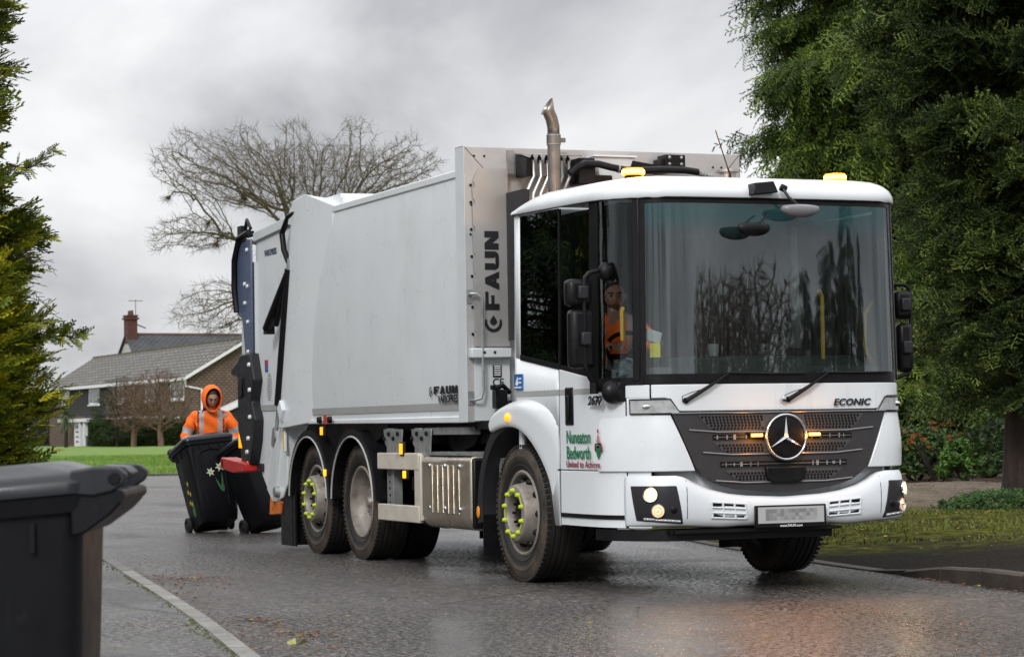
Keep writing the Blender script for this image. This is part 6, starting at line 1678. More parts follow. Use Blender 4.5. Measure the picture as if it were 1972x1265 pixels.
# local frame: x along the facade away from the near corner, y towards the back, z up; facade faces -y or +y
sgn = 1 if (Matrix.Rotation(ang, 3, 'Z') @ Vector((0, 1, 0))).dot(rt_) > 0 else -1
Lh, Dp, Ev, Rg = 42.0, 8.0, 5.25, 7.75
def hobj(name, mb, mat, parent=house, **k): mb.v = [(x, sgn*y, z) for x, y, z in mb.v]; o = obj(name, mb, mat, parent, world=False, smooth=0, **k); uv_planar(o); return o
m = MB(); m.prism([(0, -.3), (Dp, -.3), (Dp, Ev), (Dp/2, Rg-.12), (0, Ev)], 'x', 0, Lh); hobj('brick_wall', m, brick_w)
m = MB(); 
for (y0, y1) in ((-.35, Dp/2), (Dp+.35, Dp/2)):
    z0 = Ev-.22; m.add([(-.35, y0, z0), (Lh, y0, z0), (Lh, y1, Rg), (-.35, y1, Rg), (-.35, y0, z0+.12), (Lh, y0, z0+.12), (Lh, y1, Rg+.12), (-.35, y1, Rg+.12)], [(0, 1, 2, 3), (4, 5, 6, 7), (0, 1, 5, 4), (1, 2, 6, 5), (2, 3, 7, 6), (3, 0, 4, 7)])
rf_ = hobj('roof', m, roof_t)
m = MB(); m.b2(-.40, Lh, Dp/2-.12, Dp/2+.12, Rg+.05, Rg+.2); hobj('ridge_tiles', m, simple('mossy_ridge', (.10, .095, .04), .9, var=.3), rf_)
m = MB(); m.b2(-.35, Lh, -.50, -.36, Ev-.36, Ev-.12)
m.add([(-.42, -.4, Ev-.32), (-.42, -.4, Ev-.08), (-.42, Dp/2, Rg-.02), (-.42, Dp/2, Rg-.26), (-.36, -.4, Ev-.32), (-.36, -.4, Ev-.08), (-.36, Dp/2, Rg-.02), (-.36, Dp/2, Rg-.26)], [(0, 1, 2, 3), (7, 6, 5, 4), (0, 4, 5, 1), (1, 5, 6, 2), (2, 6, 7, 3), (3, 7, 4, 0)]); hobj('white_fascia', m, upvc)
m = MB(); m.tube([(-.30, -.40, Ev-.3), (-.12, -.3, Ev-.75), (-.10, .9, Ev-1.0), (-.10, .9, 1.2)], .08, 8); hobj('downpipe', m, upvc)
# side lean-to line on the gable
m = MB(); m.prism([(-.5, 1.6), (4.5, 3.7), (8.4, 3.9), (8.4, 0), (-.5, 0)], 'x', -2.4, -.01); hobj('side_garage', m, clad)
m = MB(); m.add([(-2.6, -.7, 1.65), (-2.6, 4.5, 3.85), (-2.6, 4.5, 3.65), (-2.6, -.7, 1.45), (0, -.7, 1.65), (0, 4.5, 3.85), (0, 4.5, 3.65), (0, -.7, 1.45)], [(0, 1, 2, 3), (0, 4, 5, 1), (7, 6, 5, 4), (2, 6, 7, 3)]); hobj('garage_verge', m, upvc)
def window(x, w, z0, z1, nl=3):
    m = MB(); m.b2(x, x+w, -.06, .1, z0, z1); f = hobj('window', m, upvc); ww = (w-.18)/nl
    m = MB()
    for i in range(nl): m.b2(x+.12+i*ww, x+.12+i*ww+ww-.12, -.075, -.065, z0+.16, z1-.12)
    hobj('pane', m, winglass, f); m = MB(); m.b2(x-.1, x+w+.1, -.15, -.05, z0-.1, z0); hobj('sill', m, upvc, f)
for (x, w) in ((1.2, 3.4), (8.6, 2.6), (17.2, 2.2), (24.6, 3.6), (34.5, 2.8)): window(x, w, 3.55, 4.85, 3)
for (x, w) in ((2.0, 2.6), (9, 2.6)): window(x, w, 1.1, 2.3, 3)
for (x0, x1) in ((14.5, 17.2), (19.4, 24.6), (28.2, 34.5)):
    m = MB(); m.b2(x0, x1, -.10, 0, 2.75, 5.0); hobj('tile_cladding', m, clad)
m = MB(); m.b2(19.5, 29, -.2, 0, .6, 3.3); hobj('tile_cladding', m, clad)
m = MB(); m.b2(6, 33, -1.5, 0, 2.15, 2.42); hobj('porch_canopy', m, upvc)
m = MB(); m.b2(26.6, 29.8, -.9, -.8, 0, 2.15); dd_ = hobj('garage_door', m, upvc)
m = MB()
for z in (.5, .9, 1.3, 1.7): m.b2(27.4, 29.2, -.93, -.91, z, z+.10)
hobj('door_slats', m, black, dd_)
m = MB()
for x in (24.6, 26.0): m.b2(x, x+.35, -1.4, -1.1, 0, 2.15)
hobj('porch_post', m, upvc)
m = MB(); m.b2(21.5, 24.5, -.16, -.05, .0, 2.1); hobj('patio_door', m, winglass)
# clipped hedge and planting in front of it
hd = np.random.default_rng(33); n = 5200; hl = hd.uniform(-28.6, -21.4, n); hf = hd.uniform(0, 1, n); dz = hd.uniform(0, 1, n); side = hd.uniform(0, 1, n) < .6
PX = np.stack([hl, np.where(side, 165+hd.normal(0, .06, n), 165+hf*1.2), np.where(side, dz*1.95, 1.95+hd.normal(0, .05, n))], 1)
Pw = np.stack([eye0.x+fw.x*PX[:, 1]+rt_.x*PX[:, 0], eye0.y+fw.y*PX[:, 1]+rt_.y*PX[:, 0], PX[:, 2]], 1)
hroot = empty('clipped_hedge', G(-25, 165.6), 'clipped dark green hedge in front of the terrace', 'hedge'); bx0 = np.array(hroot.location)
V, F, T = place(LEAFY, Pw-bx0, hd.normal(0, 1, (n, 3))+[0, 0, .3], hd.normal(0, 1, n), hd.uniform(.18, .34, n)); np_mesh('foliage', V, F, leaf_mat('hedge_leaf', (.018, .030, .008), (.035, .06, .012), (.07, .10, .02)), parent=hroot, attr=T)
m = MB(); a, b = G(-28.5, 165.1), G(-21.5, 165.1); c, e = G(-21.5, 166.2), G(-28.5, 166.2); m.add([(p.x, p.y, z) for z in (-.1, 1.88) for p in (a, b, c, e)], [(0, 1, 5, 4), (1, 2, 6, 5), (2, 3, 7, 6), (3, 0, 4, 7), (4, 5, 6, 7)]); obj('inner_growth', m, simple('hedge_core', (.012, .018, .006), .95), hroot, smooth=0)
gshrub = leaf_mat('grey_green_leaf', (.035, .05, .022), (.065, .09, .04), (.11, .14, .07))
conifer(GB(222, 162), 4.9, lambda z, a: float(np.interp(z, [0, 1, 2.5, 4, 4.9], [.5, 1.3, 1.5, 1.0, .2])), 70, 20, FLAT, gshrub, 'grey green feathery tree in front of the terrace windows', 'garden_tree', z0=.6, sc=(.35, .7), tr=.08, seed=40, droop=-.1, pitch=(-.2, .5))
def palm(base, label):
    r = np.random.default_rng(3); root = empty('cordyline_palm', base, label, 'palm'); V, F = tubes_np([[0, 0, -.1], [.03, 0, 1.0]], [[.03, 0, 1.0], [0, 0, 2.6]], [.14, .12], [.12, .10], 8); np_mesh('trunk', V, F, bark, parent=root); Q = []
    for k in range(240):
        th = r.uniform(0, 2*PI); el = r.uniform(-1.3, 1.4); d = np.array([math.cos(th)*math.cos(el), math.sin(th)*math.cos(el), math.sin(el)]); p = np.array([0, 0, 2.6+r.uniform(-.5, .1)]); L = r.uniform(.8, 1.3)
        for j in range(3): q = p+d*L/3; Q.append(strip(p, q, .035*(1-.25*j), [0, 0, 1])); p = q; d = d+[0, 0, -.28]; d /= np.linalg.norm(d)
    Q = np.array(Q).reshape(-1, 3); np_mesh('fronds', Q, np.arange(len(Q)).reshape(-1, 4), leaf_mat('palm_frond', (.05, .07, .03), (.10, .14, .06), (.17, .22, .11)), parent=root, attr=np.full(len(Q)//4, .5))
palm(GB(124, 160), 'spiky palm between the golden conifer and the terrace')
# taller house behind with brick chimney
B = GB(244, 240); hx = empty('chimney_house', B, 'pale rendered house with slate roof and red brick chimney behind the terrace', 'house'); hx.rotation_euler = (0, 0, math.atan2((rt_*.86+fw*.5).y, (rt_*.86+fw*.5).x))
def xobj(name, mb, mat, parent=hx): o = obj(name, mb, mat, parent, world=False, smooth=0); uv_planar(o); return o
m = MB(); m.prism([(-3.4, -.3), (3.4, -.3), (3.4, 7.4), (0, 10.6), (-3.4, 7.4)], 'x', 0, 24); xobj('rendered_wall', m, render_w)
m = MB()
for g in (-1, 1): m.add([(-.25, g*3.9, 7.0), (24, g*3.9, 7.0), (24, 0, 10.75), (-.25, 0, 10.75), (-.25, g*3.9, 7.15), (24, g*3.9, 7.15), (24, 0, 10.9), (-.25, 0, 10.9)], [(0, 1, 2, 3), (4, 5, 6, 7), (0, 1, 5, 4), (3, 0, 4, 7)])
r2 = xobj('roof', m, slate)
m = MB(); m.b2(-.3, 24, -.12, .12, 10.85, 11.0); xobj('ridge_tiles', m, simple('red_ridge', (.17, .07, .05), .8), r2)
brick_r = tiles('red_brick', (.17, .060, .042), (.23, .085, .055), 3)
m = MB(); m.b2(-.1, .85, -.6, .6, 10.0, 12.6); m.b2(-.25, 1.0, -.72, .72, 12.3, 12.5); m.b2(-.18, .92, -.66, .66, 12.6, 12.75); ch = xobj('chimney', m, brick_r)
m = MB()
for y in (-.3, .3): m.lathe([(.0, 13.2), (.15, 13.2), (.19, 12.75)], 'z', (.38, y, 0), 10)
xobj('chimney_pot', m, brick_r, ch)
m = MB(); m.tube([(.9, .5, 12.2), (1.15, .6, 12.6), (1.15, .6, 14.3)], .03, 5); m.tube([(.4, .6, 14.2), (1.9, .6, 14.2)], .03, 4); m.tube([(1.15, .6, 11.9), (2.2, .6, 11.5)], .06, 5); xobj('tv_aerial', m, dgrey, ch)
m = MB(); m.b2(-.3, -.26, .3, 3.4, 7.7, 8.2); 
# far line of trees on the horizon
n = 5200; rr_ = np.random.default_rng(77); uu = rr_.uniform(-250, 620, n); zz = rr_.uniform(0, 1, n); dd = 262+rr_.uniform(0, 12, n); ll = (uu-986)*dd/4710; hgt = 3.0+1.4*np.sin(uu*.031)+.9*np.sin(uu*.083+1)
P = np.stack([eye0.x+fw.x*dd+rt_.x*ll, eye0.y+fw.y*dd+rt_.y*ll, zz*hgt], 1)
V, F, T = place(LEAFY, P, rr_.normal(0, 1, (n, 3))+[0, 0, .4], rr_.normal(0, 1, n), rr_.uniform(.6, 1.3, n)); tag(np_mesh('distant_trees', V, F, leaf_mat('distant_leaf', (.030, .035, .018), (.055, .06, .028), (.09, .085, .045)), attr=T), 'grey green line of far trees on the horizon behind the terrace', 'trees', kind='stuff')
# wheeled bins by the far porch
def far_bin(u, d, label):
    r = empty('wheelie_bin', GB(u, d), label, 'bin'); m = MB(); m.box((0, 0, .5), (.55, .6, .95)); obj('body', m, dgrey, r, world=False); m = MB(); m.box((0, 0, 1.0), (.6, .7, .08)); obj('lid', m, black, r, world=False)
far_bin(172, 169, 'dark bin at the porch of the terrace, left of the hedge'); far_bin(192, 168.5, 'dark bin touching the left end of the clipped hedge')
# ================================================================== WHEELIE BINS
def binmat(name, c, r=.42, sp=.20):
    m = NT(name); z = m.noise(4, 6, .6); base = m.ramp(z, (.3, tuple(x*.8 for x in c)), (.7, tuple(x*1.2 for x in c)))
    dust = m.ramp(m.noise(9, 9, .8), (.60, 0.0), (.80, .22)); base = m.mix(dust, base, (.085, .08, .075))
    sc_ = m.ramp(m.noise(2.0, 8, .8, sc=(14, 14, 1)), (.60, 0.0), (.72, .25)); base = m.mix(sc_, base, (.04, .04, .044))
    m.pbsdf(base, m.ramp(m.noise(6, 6, .7), (.3, r-.05), (.7, r+.15)), spec=sp, bump=m.noise(260, 2), bstr=.12, bdist=.002); return m.m
bin_dark = binmat('charcoal_bin_plastic', (.0055, .0058, .0078)); bin_lid = binmat('bin_lid_plastic', (.014, .016, .020), .27, .45)
rubber = simple('bin_wheel_rubber', (.012, .012, .012), .75); metal_ax = simple('axle_steel', (.25, .25, .25), .5, .7)
def rr(w, d, r, n=5):
    P = []
    for (cx, cy, a0) in ((w/2-r, d/2-r, 0), (-w/2+r, d/2-r, 90), (-w/2+r, -d/2+r, 180), (w/2-r, -d/2+r, 270)):
        for k in range(n+1): a = R(a0+90*k/n); P.append((cx+r*math.cos(a), cy+r*math.sin(a)))
    return P
def make_bin(loc, rot, label, group='grey wheelie bins', lid_mat=None, stickers=False):
    """local: handle and wheels at +y, front at -y, base at z=0"""
    root = empty('wheelie_bin', loc, label, 'wheelie bin', group); root.rotation_euler = rot
    def part(name, m, mat, par=None, **k): return obj(name, m, mat, par or root, world=False, **k)
    def slope(m):
        m.v = [(x, y, z+(.075*y*min(1, (z-.80)/.12) if z > .80 else 0)) for x, y, z in m.v]; return m
    m = MB(); secs = [(.02, .44, .46, .05, .03), (.10, .46, .53, .06, .02), (.30, .485, .585, .06, .012), (.60, .515, .625, .06, .006), (.88, .545, .65, .055, 0), (.955, .55, .66, .05, 0)]
    n = len(rr(1, 1, .1)); vs = []; fs = []
    for (z, w, d, r, oy) in secs: vs += [(x, y+oy, z) for x, y in rr(w, d, r)]
    for j in range(len(secs)-1): fs += [(j*n+i, j*n+(i+1) % n, (j+1)*n+(i+1) % n, (j+1)*n+i) for i in range(n)]
    fs.append(tuple(range(n-1, -1, -1))); m.add(vs, fs); body = part('body', slope(m), bin_dark, smooth=40)
    # pressed arch panel on the front and ribs on the sides
    m = MB(); yf = lambda z: float(-np.interp(z, [.1, .3, .6, .88, .95], [.245, .2805, .3065, .325, .33]))-.003
    K = 10; arch_ = [(-.13, .18), (-.14, .80)]+[(-.14*math.cos(PI*k/K), .80+.07*math.sin(PI*k/K)) for k in range(1, K)]+[(.14, .80), (.13, .18)]
    for a, b in zip(arch_, arch_[1:]): m.tube([(a[0], yf(a[1]), a[1]+.0), (b[0], yf(b[1]), b[1])], .010, 6, cap=False)
    for g in (-1, 1): m.tube([(g*.20, yf(.12)+.01, .12), (g*.225, yf(.9)+.006, .90)], .012, 6)
    part('pressed_ribs', slope(m), bin_dark, body, smooth=60)
    m = MB()
    for x in (-.2, -.12, 0, .12, .2): m.box((x, -.338, .915), (.012, .02, .055))
    for g in (-1, 1):
        for y in (-.22, 0, .2): m.box((g*.28, y, .90), (.02, .012, .07))
    part('rim_gusset', slope(m), bin_dark, body)
    m = MB()
    for z0, z1, w, d in ((.955, 1.0, .60, .72), ):
        A = rr(w, d, .06); B = rr(w-.015, d-.015, .05); I = rr(w-.06, d-.06, .04); k = len(A)
        m.add([(x, y, z0) for x, y in B]+[(x, y, z1) for x, y in A]+[(x, y, z1) for x, y in I], [(j*k+i, j*k+(i+1) % k, (j+1)*k+(i+1) % k, (j+1)*k+i) for j in range(2) for i in range(k)]+[tuple(range(k-1, -1, -1))])
    part('rim', slope(m), bin_dark, smooth=40)
    # lid: domed with a raised centre, running back to the hinge
    m = MB(); secs = [(1.003, .615, .735, .07, -.004), (1.03, .62, .74, .075, -.004), (1.052, .59, .715, .08, -.004), (1.062, .52, .65, .10, -.004), (1.085, .44, .55, .10, -.02), (1.090, .40, .50, .09, -.02)]
    vs = []; fs = []
    for (z, w, d, r, oy) in secs: vs += [(x, y+oy, z) for x, y in rr(w, d, r)]
    for j in range(len(secs)-1): fs += [(j*n+i, j*n+(i+1) % n, (j+1)*n+(i+1) % n, (j+1)*n+i) for i in range(n)]
    fs.append(tuple((len(secs)-1)*n+i for i in range(n))); fs.append(tuple(range(n-1, -1, -1))); m.add(vs, fs)
    lid = part('lid', slope(m), lid_mat or bin_lid, smooth=42)
    m = MB(); 
    for g in (-1, 1): m.prism([(.30, 1.062), (.36, 1.068), (.425, 1.060), (.448, 1.04), (.44, 1.015), (.41, .998), (.36, .99), (.30, 1.0)], 'x', g*.30, g*.262)
    m.prism([(.30, 1.062), (.36, 1.068), (.42, 1.060), (.44, 1.04), (.40, 1.02), (.34, 1.0)], 'x', -.10, .10)
    part('lid_hinge_lug', slope(m), lid_mat or bin_lid, lid, bevel=.006)
    m = MB()
    for g in (-1, 1): m.lathe([(0, g*.306), (.014, g*.306), (.017, g*.300)], 'x', (0, .415, 1.062), 12)
    part('hinge_pin', m, black, lid)
    m = MB(); hull = [(.34, 1.0), (.425, 1.002), (.438, .985), (.430, .965), (.405, .94), (.37, .918), (.335, .90), (.30, .895), (.30, 1.0)]
    m.prism(hull, 'x', -.292, .292)
    part('handle_bracket', slope(m), bin_dark, body, bevel=.006)
    m = MB(); m.tube([(-.295, .425, .985), (.295, .425, .985)], .017, 10); part('handle', slope(m), bin_dark)
    m = MB(); m.tube([(-.27, .26, .10), (.27, .26, .10)], .011, 8); part('axle', m, metal_ax)
    m = MB(); m.prism([(.18, .0), (.31, .02), (.31, .12), (.26, .20), (.2, .2)], 'x', -.18, .18); part('axle_housing', m, bin_dark, body, bevel=.01)
    for g in (-1, 1):
        m = MB(); m.lathe([(.07, g*.235), (.092, g*.238), (.10, g*.246), (.10, g*.276), (.092, g*.284), (.07, g*.286), (.065, g*.27), (.03, g*.272), (.02, g*.286), (0, g*.286)], 'x', (0, .26, .10), 28); part('wheel', m, rubber, smooth=30)
    return root, part, body
# foreground bin on the left pavement
th = math.atan2(-rt_.x, rt_.y)
fb, _, _ = make_bin(Vector((-7.255, -8.87, .034)), (0, 0, th+R(3)), 'large dark bin cut off in the near left foreground')
fb.scale = (.985, .985, .985)
# the bin being wheeled by the worker: tipped back over its wheels
def tipped(px, py, yaw, tilt, label, side=0.0, **k):
    """(px,py): ground point below the axle centre; yaw: direction of the handle side"""
    Mz = Matrix.Rotation(yaw, 4, 'Z'); Mt = Matrix.Rotation(-tilt, 4, 'X')
    # rotate about the axle (0,.26,.10)
    M = Matrix.Translation((px, py, .10)) @ Mz @ Matrix.Rotation(side, 4, 'Y') @ Mt @ Matrix.Translation((0, -.26, -.10))
    return make_bin(M.to_translation(), M.to_euler(), label, **k)
dirn = math.atan2(fw.y, fw.x)   # away from the camera
b1c = GB(399, 29.3)
yaw1 = dirn-PI/2+R(24)
wb, partb, bodyb = tipped(b1c.x, b1c.y, yaw1, R(17), 'tilted charcoal bin with daffodil stickers wheeled by the worker in orange', side=R(-5.5))
def flower(m, c, s, nrm_axis, petal, core):
    pass
def daffodils(kind):
    fl = MB(); cx = {'front': 1, 'side': 0}[kind]
    def P(a, b, e=0):   # a across, b up, on the front (-y) or left (-x) face
        if kind == 'front': return (a, float(-np.interp(b, [.1, .3, .6, .88], [.245, .2805, .3065, .325]))-.006-e, b)
        return (-(.222+.053*(b-.02)/.93)-.005-e, a, b)
    def fl_(a, b, s, cur):
        fl.cur = cur
        pts = []
        for k in range(12): r = s if k % 2 == 0 else s*.42; q = R(30*k+10); pts.append(P(a+r*math.cos(q), b+r*math.sin(q)))
        fl.add(pts, [tuple(range(12))]); fl.cur = 2 if cur == 0 else 3
        fl.add([P(a+s*.32*math.cos(R(60*k)), b+s*.32*math.sin(R(60*k)), .001) for k in range(6)], [tuple(range(6))])
    def stem(a0, b0, a1, b1, w):
        fl.cur = 4; fl.add([P(a0-w, b0), P(a0+w, b0), P((a0+a1)/2+w*1.8, (b0+b1)/2), P(a1, b1), P((a0+a1)/2-w*1.8, (b0+b1)/2)], [(0, 1, 2, 3, 4)])
    if kind == 'front':
        fl_(-.045, .585, .058, 0); fl_(.075, .635, .062, 0); stem(.06, .35, .0, .52, .006); stem(.07, .34, .09, .58, .006); stem(.075, .34, .075, .47, .012)
    else:
        for a, b in ((.0, .55), (.05, .46), (-.02, .42), (.06, .33), (.0, .30)): fl_(a, b, .038, 1)
        stem(-.02, .14, .0, .30, .010); stem(-.04, .16, -.03, .36, .010); stem(.0, .14, .03, .26, .012)
    return fl
pw = simple('petal_white', (.75, .76, .62), .5); py_ = simple('petal_yellow', (.72, .66, .03), .5); cyl_ = simple('daffodil_cup', (.42, .50, .10), .5); st_ = simple('stem_green', (.06, .20, .07), .5)
for kd in ('front', 'side'):
    partb('daffodil_sticker', daffodils(kd), [pw, py_, cyl_, simple('cup_yellow', (.75, .50, .02), .5), st_], bodyb, smooth=0, fix=False)
b2c = GB(503, 28.9)
tipped(b2c.x, b2c.y, dirn-PI/2+R(32), R(20), 'plain dark bin leaning under the tail lift of the lorry', side=R(-9))
# ================================================================== PEOPLE
def skin_body(name, joints, bones, root, mat, parent, sub=2, post=None, mats=None, assign=None):
    """joints: {key:(pos, radius)}; bones: list of key chains; returns a mesh object with real geometry"""
    me = bpy.data.meshes.new(name+'_cage'); bm = bmesh.new(); lay = bm.verts.layers.skin.verify(); V = {}
    for k, (p, r) in joints.items():
        v = bm.verts.new(p); V[k] = v; rr_ = (r, r) if isinstance(r, (int, float)) else r; v[lay].radius = rr_; v[lay].use_root = (k == root)
    for ch in bones:
        for a, b in zip(ch, ch[1:]): bm.edges.new((V[a], V[b]))
    bm.to_mesh(me); bm.free(); o = bpy.data.objects.new('cage', me); col.objects.link(o)
    s = o.modifiers.new('s', 'SKIN'); s.use_smooth_shade = True; s.branch_smoothing = .6
    ss = o.modifiers.new('ss', 'SUBSURF'); ss.levels = sub; ss.render_levels = sub
    bpy.context.view_layer.update(); dg = bpy.context.evaluated_depsgraph_get(); dg.update(); m2 = bpy.data.meshes.new_from_object(o.evaluated_get(dg)); bpy.data.objects.remove(o)
    if post:
        for v in m2.vertices: v.co = post(v.co.copy())
    m2.materials.clear()
    for m in (mats or [mat]): m2.materials.append(m)
    if assign:
        for p in m2.polygons: p.material_index = assign(p.center)
    else:
        for p in m2.polygons: p.material_index = 0
    for p in m2.polygons: p.use_smooth = True
    r = bpy.data.objects.new(name, m2); col.objects.link(r); r.parent = parent; return r
def head_geo(m, c, rot, s=1.0):
    """face looks along local -y"""
    def f(u, v):
        th = PI*v; ph = 2*PI*u; x = math.sin(th)*math.sin(ph); y = -math.sin(th)*math.cos(ph); z = math.cos(th)
        X, Y, Z = .077*x, .098*y, .118*z
        fr = max(0, -y)
        if z < -.1: X *= 1-.32*min(1, (-z-.1)); Y *= (1-.12*min(1, -z))       # jaw
        g = lambda a, b, sx_, sz: math.exp(-((x-a)/sx_)**2-((z-b)/sz)**2)*fr
        Y -= .026*g(0, -.16, .13, .16)+.010*g(0, .05, .10, .20)                # nose
        Y += .016*g(.38, .06, .20, .12)+.016*g(-.38, .06, .20, .12)            # eye sockets
        Y -= .008*g(.36, .25, .28, .08)+.008*g(-.36, .25, .28, .08)            # brow
        Y -= .010*g(0, -.47, .26, .07)+.014*g(0, -.86, .30, .18)               # lips, chin
        return Vector((X, Y, Z))*s
    b = len(m.v); m.grid(lambda u, v: rot @ f(u, v)+c, 32, 24)
def face_details(parent, c, rot, s=1.0):
    W = lambda x, y, z: rot @ (Vector((x, y, z))*s)+c
    m = MB()
    for g in (-1, 1): m.sphere(W(g*.031, -.0815, .008), .0100*s, 12, 8)
    obj('eyes', m, simple('eye_white', (.20, .17, .15), .3), parent, world=False)
    m = MB()
    for g in (-1, 1): m.sphere(W(g*.031, -.0880, .006), .0060*s, 10, 6)
    for g in (-1, 1): m.tube([W(g*.014, -.100, .026), W(g*.032, -.102, .034), W(g*.052, -.088, .028)], .0048*s, 6)
    obj('eyebrows', m, hairm, parent, world=False)
    m = MB(); m.tube([W(-.024, -.094, -.056), W(-.01, -.104, -.053), (W(.01, -.104, -.053)), W(.024, -.094, -.056)], .0055*s, 6); obj('lips', m, simple('lips', (.26, .09, .07), .5), parent, world=False)
    m = MB()
    for g in (-1, 1): m.sphere(W(g*.078, .005, -.005), (.012*s, .020*s, .032*s), 10, 8, rot)
    obj('ears', m, skin, parent, world=False)
def hand_joints(J, B, pre, w, d, palm_n, thumb_side, curl, s=1.0):
    """five unequal fingers from wrist point w along d, palm normal palm_n"""
    d = Vector(d).normalized(); n = Vector(palm_n); n = (n-d*n.dot(d)).normalized(); t = d.cross(n)*thumb_side
    J[pre+'palm'] = (w+d*.045, (.030*s, .016*s)); B.append([pre+'wrist', pre+'palm'])
    for i, (off, L) in enumerate(((.028, .070), (.010, .078), (-.009, .073), (-.027, .058))):
        a = w+d*.080+t*off; dd = d; J[f'{pre}k{i}'] = (a, .0105*s); ch = [pre+'palm', f'{pre}k{i}']; p = a
        for j in range(3):
            ang = curl*(j+1)*.55; dd = (d*math.cos(ang)+n*math.sin(ang)).normalized(); p = p+dd*L*(.45, .32, .23)[j]; J[f'{pre}f{i}{j}'] = (p, (.0095-.001*j)*s); ch.append(f'{pre}f{i}{j}')
        B.append(ch)
    a = w+d*.030+t*.034; b = a+(t*.5+d*.7+n*.5).normalized()*.034; c = b+(t*.1+d*.8+n*.7).normalized()*.028
    J[pre+'t0'] = (a, .012*s); J[pre+'t1'] = (b, .011*s); J[pre+'t2'] = (c, .0095*s); B.append([pre+'palm', pre+'t0', pre+'t1', pre+'t2'])
def V3(*a): return Vector(a)

